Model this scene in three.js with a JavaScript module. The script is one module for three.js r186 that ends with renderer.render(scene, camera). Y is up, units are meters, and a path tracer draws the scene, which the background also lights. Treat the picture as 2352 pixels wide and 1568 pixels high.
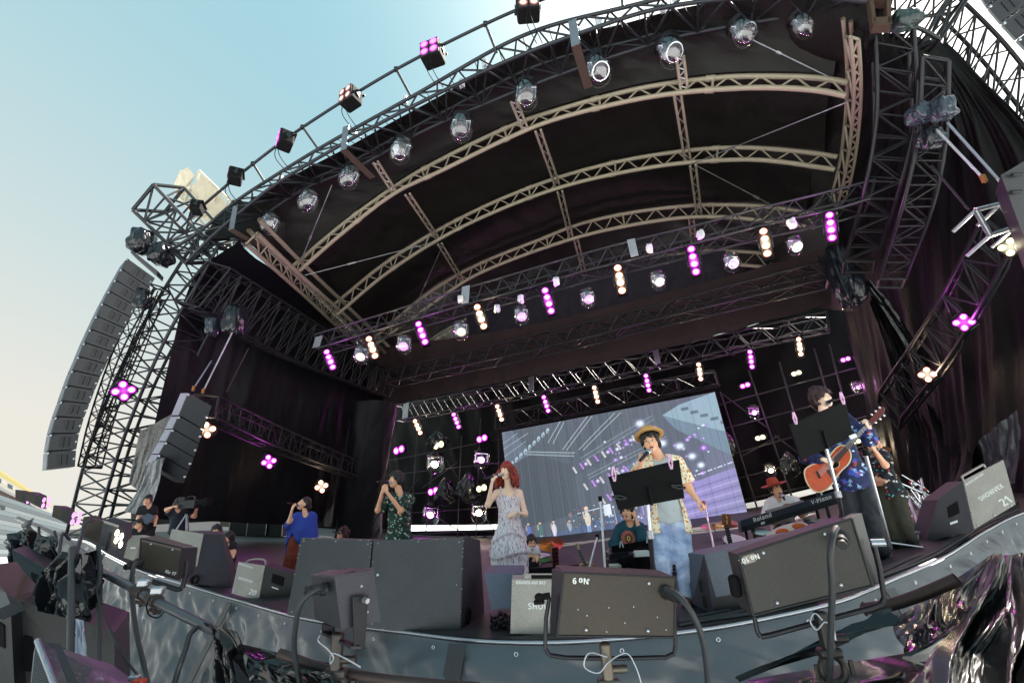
import * as THREE from 'three';
import { mergeGeometries, mergeVertices, toCreasedNormals } from 'three/addons/utils/BufferGeometryUtils.js';
import { RoundedBoxGeometry } from 'three/addons/geometries/RoundedBoxGeometry.js';
import { TextGeometry } from 'three/addons/geometries/TextGeometry.js';
import { FontLoader } from 'three/addons/loaders/FontLoader.js';
import { ImprovedNoise } from 'three/addons/math/ImprovedNoise.js';

// ---------- camera, sky, sun, exposure ----------
const scene = new THREE.Scene();
const FOV = 72, ROLL = 3 * Math.PI / 180, F = 784 / Math.tan(FOV * Math.PI / 360), PITCH = Math.atan((1180 - 784) / F);
const EYE = new THREE.Vector3(0, 0.9, 0);
const camera = new THREE.PerspectiveCamera(FOV, 1024 / 682, 0.05, 4000);
{
  const fw = new THREE.Vector3(0, Math.sin(PITCH), -Math.cos(PITCH)), u0 = new THREE.Vector3(0, Math.cos(PITCH), Math.sin(PITCH)), r0 = new THREE.Vector3(1, 0, 0);
  const rt = r0.clone().multiplyScalar(Math.cos(ROLL)).addScaledVector(u0, -Math.sin(ROLL));
  const up = u0.clone().multiplyScalar(Math.cos(ROLL)).addScaledVector(r0, Math.sin(ROLL));
  camera.position.copy(EYE);
  camera.quaternion.setFromRotationMatrix(new THREE.Matrix4().makeBasis(rt, up, fw.clone().negate()));
  camera.userData.axes = { fw, rt, up };
}
const renderer = new THREE.WebGLRenderer({ antialias: true });
renderer.toneMapping = THREE.LinearToneMapping;
renderer.toneMappingExposure = 4.0;
renderer.shadowMap.enabled = true;

const SUN_DIR = new THREE.Vector3(0.58, 0.74, -0.36).normalize();
{
  // a computed clear late-day sky: teal blue overhead, pale haze toward the horizon and round the sun
  const W = 512, H = 256, d = new Float32Array(W * H * 4), p = new THREE.Vector3();
  const teal = [0.071, 0.157, 0.188], pale = [0.212, 0.206, 0.188], warm = [0.8, 0.76, 0.7];
  const east = new THREE.Vector3(-0.86, 0.1, -0.5).normalize();
  for (let j = 0; j < H; j++) for (let i = 0; i < W; i++) {
    const th = ((j + 0.5) / H - 0.5) * Math.PI, ph = ((i + 0.5) / W - 0.5) * 2 * Math.PI;
    p.set(Math.cos(th) * Math.cos(ph), Math.sin(th), Math.cos(th) * Math.sin(ph));
    const el = Math.max(0, p.y), c = p.dot(SUN_DIR);
    const haze = Math.exp(-el * 2.7), side = Math.pow(Math.max(0, p.dot(east)), 5) * 0.45;
    let t = Math.min(1, haze * 0.98 + side);
    const glow = Math.pow(Math.max(0, c), 9) * 1.1;
    const o = (j * W + i) * 4;
    for (let k = 0; k < 3; k++) {
      let v = teal[k] + (pale[k] - teal[k]) * t;
      v += (warm[k] - v) * Math.min(1, glow);
      d[o + k] = v;
    }
    d[o + 3] = 1;
  }
  const sky = new THREE.DataTexture(d, W, H, THREE.RGBAFormat, THREE.FloatType);
  sky.mapping = THREE.EquirectangularReflectionMapping; sky.magFilter = THREE.LinearFilter; sky.minFilter = THREE.LinearFilter;
  sky.wrapS = THREE.RepeatWrapping; sky.needsUpdate = true;
  scene.background = sky; scene.environment = sky;
  const sun = new THREE.DirectionalLight(new THREE.Color(1, 0.93, 0.82), 5.0);
  sun.position.copy(SUN_DIR).multiplyScalar(80); sun.castShadow = true;
  Object.assign(sun.shadow.camera, { left: -40, right: 40, top: 40, bottom: -40, near: 1, far: 200 });
  sun.shadow.mapSize.set(2048, 2048);
  scene.add(sun, sun.target);
}

// ---------- helpers ----------
const v3 = (x, y, z) => new THREE.Vector3(x, y, z);
const AX = camera.userData.axes; camera.userData = {};
const ray = (u, v) => AX.fw.clone().addScaledVector(AX.rt, (u - 1176) / F).addScaledVector(AX.up, (784 - v) / F);
const at = (u, v, d) => EYE.clone().addScaledVector(ray(u, v), d);                       // a point at a depth along the view axis
const onY = (u, v, y) => { const r = ray(u, v); return EYE.clone().addScaledVector(r, (y - EYE.y) / r.y); };
const onPlane = (u, v, P, n) => { const r = ray(u, v); return EYE.clone().addScaledVector(r, P.clone().sub(EYE).dot(n) / r.dot(n)); };
const vplane = (A, B, shift = 0) => { const n = v3(B.z - A.z, 0, A.x - B.x).normalize(); if (n.z < 0) n.negate(); return { P: A.clone().addScaledVector(n, -shift), n }; };
const onV = (pl, u, v) => onPlane(u, v, pl.P, pl.n);
const sp = (s) => (s + Math.sqrt(s * s + 0.15)) / 2;
const deckY = (x) => 0.1 * sp(x - 1.2) + 0.1 * sp(-x - 3.5);
const onDeck = (u, v, far = 14) => {
  const r = ray(u, v), f = (s) => EYE.y + r.y * s - deckY(r.x * s);
  let a = 0.8, b = a;
  while (b < far && f(b) > 0) { a = b; b += 0.1; }
  for (let i = 0; i < 24; i++) { const m = (a + b) / 2; if (f(m) > 0) a = m; else b = m; }
  return EYE.clone().addScaledVector(r, b);
};
let seed = 7;
const rnd = () => { seed = (seed * 1664525 + 1013904223) % 4294967296; return seed / 4294967296; };
const noise = new ImprovedNoise();
const fbm = (x, y, z, o = 4) => { let s = 0, a = 1; for (let i = 0; i < o; i++) { s += noise.noise(x, y, z) * a; x *= 2.03; y *= 2.03; z *= 2.03; a *= 0.5; } return s; };
const lerp = (a, b, t) => a + (b - a) * t, clamp = (x, a = 0, b = 1) => Math.max(a, Math.min(b, x));
const sstep = (a, b, x) => { const t = clamp((x - a) / (b - a)); return t * t * (3 - 2 * t); };

const used = {};
function numbered(name) { const n = used[name] = (used[name] ?? -1) + 1; return n ? name + '_' + String(n).padStart(3, '0') : name; }
function thing(name, label, category, pos = v3(0, 0, 0), group, turn = 0) {
  const o = new THREE.Group(); o.name = numbered(name); o.position.copy(pos); o.rotation.y = turn;
  o.userData = { label, category }; if (group) o.userData.group = group;
  scene.add(o); o.updateMatrixWorld(true); return o;
}
// a part whose geometry is given in world coordinates (W) or in the thing's own (L)
function partL(parent, name, geo, mat, label) { const m = new THREE.Mesh(geo, mat); m.name = name; m.castShadow = m.receiveShadow = true; if (label) m.userData.label = label; parent.add(m); return m; }
function partW(parent, name, geo, mat, label) { parent.updateWorldMatrix(true, false); geo.applyMatrix4(parent.matrixWorld.clone().invert()); return partL(parent, name, geo, mat, label); }
function single(name, geo, mat, label, category, group, kind) {
  geo.computeBoundingBox(); const b = geo.boundingBox, c = v3((b.min.x + b.max.x) / 2, b.min.y, (b.min.z + b.max.z) / 2);
  geo.translate(-c.x, -c.y, -c.z);
  const m = new THREE.Mesh(geo, mat); m.name = numbered(name); m.position.copy(c); m.castShadow = m.receiveShadow = true;
  if (label) m.userData.label = label; if (category) m.userData.category = category; if (group) m.userData.group = group; if (kind) m.userData.kind = kind;
  scene.add(m); return m;
}
const merge = (list) => { const g = mergeGeometries(list.map((x) => { const y = x.index ? x.toNonIndexed() : x; for (const k of Object.keys(y.attributes)) if (!['position', 'normal', 'uv'].includes(k)) y.deleteAttribute(k); return y; })); return g; };
const lin = (hex) => new THREE.Color(hex);
const mat = (color, roughness = 0.6, metalness = 0, extra = {}) => new THREE.MeshStandardMaterial({ color: typeof color === 'number' ? lin(color) : color, roughness, metalness, ...extra });

// procedural textures: grain maps tiled at their real size
function tex(w, h, fn, srgb = true) {
  const d = new Uint8Array(w * h * 4);
  for (let j = 0; j < h; j++) for (let i = 0; i < w; i++) { const c = fn(i / w, j / h, i, j); const o = (j * w + i) * 4; d[o] = clamp(c[0], 0, 255); d[o + 1] = clamp(c[1], 0, 255); d[o + 2] = clamp(c[2], 0, 255); d[o + 3] = 255; }
  const t = new THREE.DataTexture(d, w, h); t.magFilter = THREE.LinearFilter; t.minFilter = THREE.LinearMipmapLinearFilter; t.generateMipmaps = true;
  t.wrapS = t.wrapT = THREE.RepeatWrapping; if (srgb) t.colorSpace = THREE.SRGBColorSpace; t.needsUpdate = true; return t;
}
function canvasTex(w, h, draw) {
  const c = document.createElement('canvas'); c.width = w; c.height = h; draw(c.getContext('2d'), w, h);
  const t = new THREE.CanvasTexture(c); t.colorSpace = THREE.SRGBColorSpace; t.wrapS = t.wrapT = THREE.RepeatWrapping; return t;
}
const per = (u, v, f, z) => { // seamless noise
  const a = u * 2 * Math.PI, b = v * 2 * Math.PI; return fbm(Math.cos(a) * f + 9 + z, Math.sin(a) * f + Math.cos(b) * f * 1.3, Math.sin(b) * f + z, 4);
};
const scuff = tex(256, 256, (u, v) => { const n = per(u, v, 0.7, 3) * 12 + per(u, v, 14, 8) * 14 + (rnd() - 0.5) * 30; const s = 226 + n; return [s, s, s]; });
const grainBump = tex(128, 128, () => { const s = 128 + (rnd() - 0.5) * 200; return [s, s, s]; }, false);
const clothBump = tex(256, 256, (u, v) => { const s = 128 + per(u, v, 1.6, 5) * 110 + per(u, v, 5, 2) * 40; return [s, s, s]; }, false);
const brush = tex(128, 512, (u, v, i, j) => { const s = 215 + per(u, v, 2, 1) * 30 + (rnd() - 0.5) * 30; return [s, s, s]; });
const M = {
  truss: mat(0x383b41, 0.38, 0.5, { map: brush }),
  trussMid: mat(0x35353b, 0.4, 0.4, { map: brush }),
  trussDark: mat(0x212126, 0.45, 0.4, { map: brush }),
  cream: mat(0xa09581, 0.5, 0.15, { map: scuff }),
  silver: mat(0xb8bcc4, 0.28, 0.75, { map: brush }),
  chrome: mat(0xe4e4e8, 0.18, 0.9),
  black: mat(0x101013, 0.6, 0, { map: scuff }),
  matte: new THREE.MeshPhysicalMaterial({ color: lin(0x08080a), roughness: 0.8, specularIntensity: 0.4 }),
  rubber: mat(0x202328, 0.6, 0, { map: scuff }),
  paintBox: mat(0x6b6a70, 0.5, 0.1, { map: scuff, bumpMap: grainBump, bumpScale: 0.0006 }),
  greyPlate: mat(0xa8a39c, 0.55, 0.1, { map: scuff, bumpMap: grainBump, bumpScale: 0.0004 }),
  white: mat(0xd8d8d6, 0.5, 0),
  brass: mat(0x9a6a32, 0.3, 0.9),
  bolt: mat(0xb9bcc2, 0.3, 0.9),
};
const drapeMat = (c, r = 0.5, sp0 = 0.3) => new THREE.MeshPhysicalMaterial({ color: lin(c), roughness: r, metalness: 0, specularIntensity: sp0, side: THREE.DoubleSide, map: scuff, bumpMap: clothBump, bumpScale: 0.006 });

// geometry: bars, boxes, tubes
const UNIT = {}; for (const n of [5, 6, 8, 12, 16]) { UNIT[n] = new THREE.CylinderGeometry(1, 1, 1, n, 1); }
const YUP = v3(0, 1, 0);
function bar(parent, name, a, b, r, m, n = 6, label) { // a shared cylinder stretched from a to b (world points)
  const o = new THREE.Mesh(UNIT[n], m), d = b.clone().sub(a), L = d.length(); o.name = name; o.castShadow = o.receiveShadow = true;
  const A = parent.worldToLocal(a.clone()), B = parent.worldToLocal(b.clone());
  o.position.copy(A).add(B).multiplyScalar(0.5); o.quaternion.setFromUnitVectors(YUP, B.clone().sub(A).normalize()); o.scale.set(r, L, r);
  if (label) o.userData.label = label; parent.add(o); return o;
}
function cylG(a, b, r, r2 = r, n = 8) { const d = b.clone().sub(a), g = new THREE.CylinderGeometry(r2, r, d.length(), n, 1); g.applyQuaternion(new THREE.Quaternion().setFromUnitVectors(YUP, d.normalize())); const c = a.clone().add(b).multiplyScalar(0.5); return g.translate(c.x, c.y, c.z); }
function tubeG(pts, r, seg = 24, n = 8) { const g = new THREE.TubeGeometry(new THREE.CatmullRomCurve3(pts), seg, r, n, false); return g; }
const boxG = (w, h, d, x = 0, y = 0, z = 0, r = 0.006) => new RoundedBoxGeometry(w, h, d, 2, Math.min(r, w / 2.2, h / 2.2, d / 2.2)).translate(x, y, z);
// a solid whose front outline is a polygon of world points on one plane, going back along -n by depth
function slabG(pts, n, depth, bevel = 0.008) {
  const o = pts[0], N = n.clone().normalize(), X = pts[1].clone().sub(o).normalize(), Y = N.clone().cross(X).normalize();
  const s = new THREE.Shape(pts.map((p) => { const q = p.clone().sub(o); return new THREE.Vector2(q.dot(X), q.dot(Y)); }));
  const g = new THREE.ExtrudeGeometry(s, { depth: depth - 2 * bevel, bevelEnabled: true, bevelThickness: bevel, bevelSize: bevel, bevelOffset: -bevel, bevelSegments: 2, curveSegments: 6 });
  g.translate(0, 0, -depth + bevel);
  return g.applyMatrix4(new THREE.Matrix4().makeBasis(X, Y, N).setPosition(o));
}
function gridG(nu, nv, fn) { // a sheet through fn(s, t) with uv in metres
  const p = [], uv = [], ix = [], q = [];
  for (let j = 0; j <= nv; j++) for (let i = 0; i <= nu; i++) { const P = fn(i / nu, j / nv); q.push(P); p.push(P.x, P.y, P.z); }
  const at0 = (i, j) => q[j * (nu + 1) + i];
  for (let j = 0; j <= nv; j++) { let L = 0; for (let i = 0; i <= nu; i++) { if (i) L += at0(i, j).distanceTo(at0(i - 1, j)); let K = 0; for (let k = 1; k <= j; k++) K += at0(i, k).distanceTo(at0(i, k - 1)); uv.push(L, K); } }
  for (let j = 0; j < nv; j++) for (let i = 0; i < nu; i++) { const a = j * (nu + 1) + i; ix.push(a, a + 1, a + nu + 2, a, a + nu + 2, a + nu + 1); }
  const g = new THREE.BufferGeometry(); g.setAttribute('position', new THREE.Float32BufferAttribute(p, 3)); g.setAttribute('uv', new THREE.Float32BufferAttribute(uv, 2)); g.setIndex(ix); g.computeVertexNormals(); return g;
}
function poly(pts) { // even-speed curve through world points
  const acc = [0]; for (let i = 1; i < pts.length; i++) acc.push(acc[i - 1] + pts[i].distanceTo(pts[i - 1]));
  const L = acc[acc.length - 1];
  const cv = new THREE.CatmullRomCurve3(pts, false, 'centripetal');
  return { L, at: (t) => { const s = clamp(t) * L; let i = 0; while (i < pts.length - 2 && acc[i + 1] < s) i++; return cv.getPoint((i + (s - acc[i]) / (acc[i + 1] - acc[i])) / (pts.length - 1)); } };
}
const FONT = await new FontLoader().loadAsync('fonts/droid/droid_sans_bold.typeface.json');
const SERIF = await new FontLoader().loadAsync('fonts/droid/droid_serif_bold.typeface.json');
// raised print: text of height h centred on p, reading along X, standing up along Y
function textG(str, h, p, X, N, font = FONT, spin = 0) {
  const g = new TextGeometry(str, { font, size: h, depth: 0.002, curveSegments: 4 }); g.computeBoundingBox(); const b = g.boundingBox;
  g.translate(-(b.min.x + b.max.x) / 2, -(b.min.y + b.max.y) / 2, 0); if (spin) g.rotateZ(spin);
  const n = N.clone().normalize(), x = X.clone().addScaledVector(n, -X.dot(n)).normalize();
  return g.applyMatrix4(new THREE.Matrix4().makeBasis(x, n.clone().cross(x), n).setPosition(p.clone().addScaledVector(n, 0.001)));
}
const ORD = ['first', 'second', 'third', 'fourth', 'fifth', 'sixth', 'seventh', 'eighth', 'ninth', 'tenth', 'eleventh', 'twelfth'];
const px = (pl, list) => poly(list.map(([u, v]) => onV(pl, u, v)));

// ---------- ground, deck and stage apron ----------
{
  const pale = tex(256, 256, (u, v) => { const n = per(u, v, 2, 4) * 26 + (rnd() - 0.5) * 18; return [194 + n, 200 + n, 204 + n]; });
  const g = new THREE.PlaneGeometry(1600, 1600, 1, 1).rotateX(-Math.PI / 2); g.attributes.uv.array.forEach((x, i, a) => { a[i] = x * 400; });
  single('ground', g.translate(0, -1.5, 0), mat(0xffffff, 0.9, 0, { map: pale }), null, null, null, 'structure');
}
const EDGE_PX = [[190, 1240], [250, 1274], [327, 1309], [443, 1344], [549, 1375], [718, 1419], [932, 1446], [1100, 1465], [1293, 1468], [1553, 1447], [1686, 1427], [1916, 1377], [2036, 1329], [2156, 1278], [2261, 1215], [2352, 1173]];
const EDGE = EDGE_PX.map(([u, v]) => onDeck(u, v, 12.5));
EDGE.unshift(EDGE[0].clone().add(v3(-3, 0.2, -2))); EDGE.push(EDGE[EDGE.length - 1].clone().add(v3(4, 0.4, -1.5)));
const edge = poly(EDGE);
{
  const N = 90, back = [];
  const deck = gridG(N, 14, (s, t) => {
    const e = edge.at(s), bx = lerp(-17, 20, s), bz = lerp(-28, -19, s), x = lerp(e.x, bx, t), z = lerp(e.z, bz, t);
    return v3(x, t === 0 ? e.y : deckY(x), z);
  });
  const wood = tex(256, 256, (u, v) => { const n = per(u, v, 1.4, 2) * 14 + per(u, v, 7, 6) * 12 + (rnd() - 0.5) * 14; return [30 + n * 0.7, 29 + n * 0.7, 31 + n * 0.7]; });
  single('stage_floor', deck, mat(0xffffff, 0.6, 0, { map: wood, side: THREE.DoubleSide }), null, null, null, 'structure');
  // lip of the deck and the vinyl skirt hanging from it
  const lip = []; for (let i = 0; i <= 80; i++) lip.push(edge.at(i / 80).add(v3(0, -0.012, 0.02)));
  const skirt = thing('stage_skirt', 'black vinyl skirt hanging from the curved front lip of the stage deck', 'stage skirt', edge.at(0.5).setY(-1.5));
  const nrm = (s) => { const a = edge.at(s - 0.004), b = edge.at(s + 0.004), d = b.sub(a); return v3(-d.z, 0, d.x).normalize(); };
  const vin = mat(0x484d53, 0.36, 0, { side: THREE.DoubleSide });
  partW(skirt, 'vinyl_sheet', gridG(520, 44, (s, t0) => {
    const t = Math.pow(t0, 1.5), e = edge.at(s), n = nrm(s), h = t * (1.45 + e.y);
    const fold = fbm(s * 30, t * 1.6, 1) * 0.09 + (1 - 2 * Math.abs(noise.noise(s * 70 + t * 6 * Math.sin(s * 40), t * 1.3, 4))) * 0.022 + (1 - 2 * Math.abs(noise.noise(s * 110 - t * 9, t * 3, 7))) * 0.02;
    const sag = 0.03 * Math.abs(Math.sin(s * Math.PI * 34)) * sstep(0, 0.2, t) * (1 - t);
    return e.clone().add(v3(0, -0.03 - h, 0)).addScaledVector(n, 0.03 + 0.6 * t + sag + (fold + 0.03 * Math.abs(noise.noise(s * 52, t * 5 + s * 30, 11)) - 0.02 * Math.abs(noise.noise(s * 90 + t * 14, t * 7, 3))) * sstep(0.0, 0.09, t));
  }), vin);
  partW(skirt, 'edge_trim', tubeG(lip.map((p, i) => p.clone().addScaledVector(nrm(i / 80), 0.012)), 0.014, 200, 6), M.silver);
  const gr = new THREE.TorusGeometry(0.013, 0.004, 6, 14);
  for (let i = 0; i < 34; i++) { const s = 0.12 + i * 0.024, n = nrm(s), p = edge.at(s).add(v3(0, -0.075, 0)).addScaledVector(n, 0.085); const g = gr.clone().applyQuaternion(new THREE.Quaternion().setFromUnitVectors(v3(0, 0, 1), n)).translate(p.x, p.y, p.z); partW(skirt, 'grommet', g, M.bolt); }
  for (const [u, v] of [[1062, 1466], [2010, 1340], [548, 1376], [1520, 1450]].slice(0, 3)) { // flat straps over the joints of the sheet
    const e = onDeck(u, v, 12); const tt = edge; let best = 0, bd = 9; for (let i = 0; i <= 400; i++) { const d = tt.at(i / 400).distanceTo(e); if (d < bd) { bd = d; best = i / 400; } }
    const n = nrm(best), c = edge.at(best); const X = v3(n.z, 0, -n.x);
    const a = c.clone().addScaledVector(X, -0.08), b = c.clone().addScaledVector(X, 0.08);
    const q = [a.clone().add(v3(0, -0.9, 0)).addScaledVector(n, 0.37), b.clone().add(v3(0, -0.9, 0)).addScaledVector(n, 0.37), b.clone().add(v3(0, -0.02, 0)), a.clone().add(v3(0, -0.02, 0))].map((p) => p.addScaledVector(n, 0.12)), sn = q[1].clone().sub(q[0]).cross(q[3].clone().sub(q[0])).normalize();
    partW(skirt, 'joint_strap', slabG(q, sn, 0.012, 0.003), mat(0x303238, 0.5, 0, { map: scuff }));
  }
}

// ---------- trusses ----------
// four chords and the braces between them; U, Mf are the upper and lower front chord curves, off(t) leads to the back pair
function trussBody(o, U, L, off, bays, r, rb, m, opt = {}) {
  const N = bays, C = [U, L].map((c) => Array.from({ length: N + 1 }, (_, i) => c.at(i / N)));
  const B = C.map((row) => row.map((p, i) => p.clone().add(off(i / N))));
  const chord = (row) => partW(o, 'chord', new THREE.TubeGeometry(new THREE.CatmullRomCurve3(row, false, 'centripetal'), N * 2, r, 7, false), m);
  for (const row of [C[0], C[1], B[0], B[1]]) chord(row);
  for (let i = 0; i < N; i++) {
    const z = i % 2, k = opt.tri;
    if (!k) { bar(o, 'brace', C[z][i], C[1 - z][i + 1], rb, m); bar(o, 'brace', B[1 - z][i], B[z][i + 1], rb, m); }
    else { const mid = (i + 0.5) / N; const q = C[0][i].clone().add(C[0][i + 1]).multiplyScalar(0.5); bar(o, 'brace', C[1][i], q, rb, m); bar(o, 'brace', q, C[1][i + 1], rb, m); const q2 = B[0][i].clone().add(B[0][i + 1]).multiplyScalar(0.5); bar(o, 'brace', B[1][i], q2, rb, m); bar(o, 'brace', q2, B[1][i + 1], rb, m); }
    bar(o, 'brace', z ? C[1][i] : B[1][i], z ? B[1][i + 1] : C[1][i + 1], rb, m);
    bar(o, 'brace', z ? C[0][i] : B[0][i], z ? B[0][i + 1] : C[0][i + 1], rb, m);
    if (opt.posts && i % opt.posts === 0) { bar(o, 'post', C[0][i], C[1][i], rb, m); bar(o, 'post', B[0][i], B[1][i], rb, m); bar(o, 'post', C[1][i], B[1][i], rb, m); }
  }
  for (const i of [0, N]) { bar(o, 'end_bar', C[0][i], C[1][i], r, m); bar(o, 'end_bar', B[0][i], B[1][i], r, m); bar(o, 'end_bar', C[0][i], B[0][i], r, m); bar(o, 'end_bar', C[1][i], B[1][i], r, m); }
  return { C, B };
}
const EAVE = 8;
const PF = vplane(onY(450, 560, EAVE), onY(1960, 42, EAVE));
const fU = px(PF, [[392, 575], [470, 522], [536, 466], [608, 418], [731, 342], [944, 223], [1176, 93], [1278, 55], [1431, 18], [1520, -4], [1650, -25], [1800, -36], [2020, -30]]);
const fM = px(PF, [[425, 604], [500, 530], [560, 480], [620, 432], [782, 333], [962, 237], [1176, 135], [1344, 72], [1494, 24], [1626, 2], [1760, -8], [1880, -8], [2030, 8]]);
const PF2 = vplane(onY(450, 560, EAVE), onY(1960, 42, EAVE), 1.0);
const fL = px(PF2, [[500, 600], [570, 530], [620, 486], [692, 438], [830, 378], [974, 300], [1176, 213], [1326, 157], [1437, 120], [1566, 82], [1716, 54], [1812, 40], [1999, 36]]);
const frontTruss = thing('front_roof_truss', 'dark box truss bowed along the front edge of the stage roof', 'truss', fM.at(0.5));
trussBody(frontTruss, fU, fM, (t) => fL.at(t).sub(fM.at(t)), 34, 0.042, 0.022, M.truss, { posts: 2 });
{
  const plate = mat(0x8a8e96, 0.35, 0.6, { map: scuff }), rust = mat(0x4a3a30, 0.8, 0.2, { map: scuff });
  for (const [u, v, w] of [[1320, 78, 1], [795, 318, 1], [540, 500, 0]]) { // joint plates where truss lengths meet
    const c = onV(PF, u, v), n = PF.n, X = v3(n.z, 0, -n.x);
    const q = [[-0.09, -0.38], [0.09, -0.38], [0.09, 0.34], [-0.09, 0.34]].map(([a, b]) => c.clone().addScaledVector(X, a).add(v3(0, b, 0)).addScaledVector(n, 0.06));
    partW(frontTruss, 'joint_plate', slabG(q, n, 0.02, 0.004), plate);
    const q2 = q.map((p) => p.clone().addScaledVector(n, -1.1)); const d = q[1].clone().sub(q[0]);
    const bq = [q[0], q[1], q2[1], q2[0]].map((p) => p.clone().add(v3(0, -0.02, 0)));
    partW(frontTruss, 'joint_plate', slabG(bq, v3(0, -1, 0), 0.02, 0.004), rust);
  }
  // loops of black cable lying in the truss
  for (let i = 0; i < 26; i++) { const t = 0.05 + i * 0.036, a = fM.at(t), b = fL.at(t + 0.02), c = fU.at(t + 0.035); const m1 = a.clone().lerp(b, 0.5).add(v3((rnd() - 0.5) * 0.3, -0.12 * rnd(), 0)); partW(frontTruss, 'cable', tubeG([a, m1, b.clone().lerp(c, 0.4), c], 0.009, 16, 5), M.matte); }
}
// the lamp rail standing off the front truss
const PR = vplane(onY(450, 560, EAVE), onY(1960, 42, EAVE), -0.35);
const railC = px(PR, [[430, 506], [470, 468], [581, 376], [695, 292], [910, 159], [1115, 55], [1191, 21], [1300, -22], [1450, -70]]);
{
  const o = thing('lamp_rail', 'thin dark pipe rail arched above the front roof truss against the sky', 'pipe rail', railC.at(0.4));
  partW(o, 'pipe', new THREE.TubeGeometry(new THREE.CatmullRomCurve3(Array.from({ length: 50 }, (_, i) => railC.at(i / 49)), false, 'centripetal'), 100, 0.034, 8), M.truss);
  for (const [u, v, u2, v2] of [[581, 376, 608, 419], [695, 292, 731, 343], [910, 159, 945, 224], [1115, 55, 1141, 121], [1425, -60, 1431, 18]]) {
    const a = onV(PR, u, v), b = onV(PF, u2, v2); bar(o, 'post', a, b, 0.03, M.truss, 8); partW(o, 'coupler', boxG(0.1, 0.1, 0.1, a.x, a.y, a.z, 0.02), M.truss);
  }
}

// cream roof arches
const archDef = [
  { U: [[671, 612], [780, 520], [899, 433], [961, 394], [1176, 288], [1305, 245], [1464, 204], [1563, 188], [1668, 177], [1746, 175], [1882, 179], [1949, 190]], L: [[680, 628], [795, 528], [909, 442], [1011, 393], [1176, 313], [1266, 277], [1434, 234], [1560, 213], [1746, 201], [1882, 208], [1944, 220]], A: [671, 625], B: [1948, 205], lab: 'cream lattice roof arch closest to the front truss, under the black canopy' },
  { U: [[766, 700], [874, 612], [996, 534], [1137, 463], [1281, 408], [1425, 370], [1575, 346], [1668, 339], [1746, 340], [1882, 353], [1924, 360]], L: [[775, 722], [883, 631], [1009, 549], [1137, 486], [1281, 432], [1434, 395], [1581, 373], [1746, 367], [1882, 384], [1918, 389]], A: [770, 710], B: [1921, 385], lab: 'second cream lattice roof arch from the front, under the black canopy' },
  { U: [[860, 775], [982, 674], [1060, 626], [1127, 594], [1237, 551], [1333, 514], [1450, 488], [1585, 472], [1670, 470], [1758, 474], [1880, 492]], L: [[867, 788], [1037, 666], [1075, 641], [1150, 606], [1333, 543], [1483, 511], [1595, 498], [1703, 501], [1783, 512], [1873, 522]], A: [862, 782], B: [1888, 510], lab: 'third cream lattice roof arch, passing just above the middle lighting truss' },
  { U: [[915, 838], [1007, 771], [1047, 749], [1150, 697], [1300, 645], [1473, 605], [1608, 576], [1693, 577], [1738, 580], [1880, 607]], L: [[930, 852], [972, 825], [1047, 775], [1150, 725], [1300, 675], [1473, 634], [1620, 604], [1708, 608], [1808, 621], [1876, 634]], A: [920, 845], B: [1880, 620], lab: 'rearmost cream roof arch, partly hidden behind the middle lighting truss' },
];
const arches = archDef.map((d, k) => {
  const P = vplane(onY(...d.A, EAVE), onY(...d.B, EAVE)); const U = px(P, d.U), L = px(P, d.L), N = 24;
  const o = thing('roof_arch', d.lab, 'roof arch', L.at(0.5), 'cream lattice arches of the stage roof');
  const R = 0.055 + 0.004 * k, ch = (c) => partW(o, 'chord', new THREE.TubeGeometry(new THREE.CatmullRomCurve3(Array.from({ length: 40 }, (_, i) => c.at(i / 39)), false, 'centripetal'), 80, R, 8), M.cream);
  ch(U); ch(L);
  for (let i = 0; i < N; i++) { const a = L.at(i / N), b = U.at((i + 0.5) / N), c = L.at((i + 1) / N); bar(o, 'brace', a, b, 0.022, M.cream); bar(o, 'brace', b, c, 0.022, M.cream); if (i % 4 === 0) bar(o, 'post', a, U.at(i / N), 0.03, M.cream); }
  return { P, U, L, o };
});
// pairs of pipes tying the arches together
{
  const row = (list, lab) => {
    const pts = list.map(([k, u, v]) => k < 0 ? onV(PF2, u, v) : onV(arches[k].P, u, v));
    const o = thing('roof_tie', lab, 'roof tie', pts[0]);
    for (let i = 0; i + 1 < pts.length; i += 2) {
      const a = pts[i], b = pts[i + 1], s = v3(PF.n.z, 0, -PF.n.x).multiplyScalar(0.07), n = 7;
      for (const q of [-1, 1]) bar(o, 'pipe', a.clone().addScaledVector(s, q), b.clone().addScaledVector(s, q), 0.033, M.cream, 8);
      for (let j = 0; j < n; j++) bar(o, 'rung', a.clone().lerp(b, j / n).addScaledVector(s, j % 2 ? 1 : -1), a.clone().lerp(b, (j + 1) / n).addScaledVector(s, j % 2 ? -1 : 1), 0.015, M.bolt);
    }
  };
  row([[-1, 862, 372], [0, 905, 440], [0, 936, 446], [1, 1003, 545], [1, 1010, 560], [2, 1062, 645]], 'cream pipe tie crossing the roof arches at the left');
  row([[-1, 1180, 232], [0, 1207, 298], [0, 1236, 300], [1, 1280, 425], [1, 1286, 440], [2, 1312, 545], [2, 1322, 545], [3, 1345, 640]], 'cream pipe tie running down the middle of the roof arches');
  row([[-1, 1562, 130], [0, 1572, 205], [0, 1556, 215], [1, 1580, 368], [1, 1592, 380], [2, 1606, 492], [2, 1588, 500], [3, 1597, 590]], 'cream pipe tie crossing the roof arches at the right');
}
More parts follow.
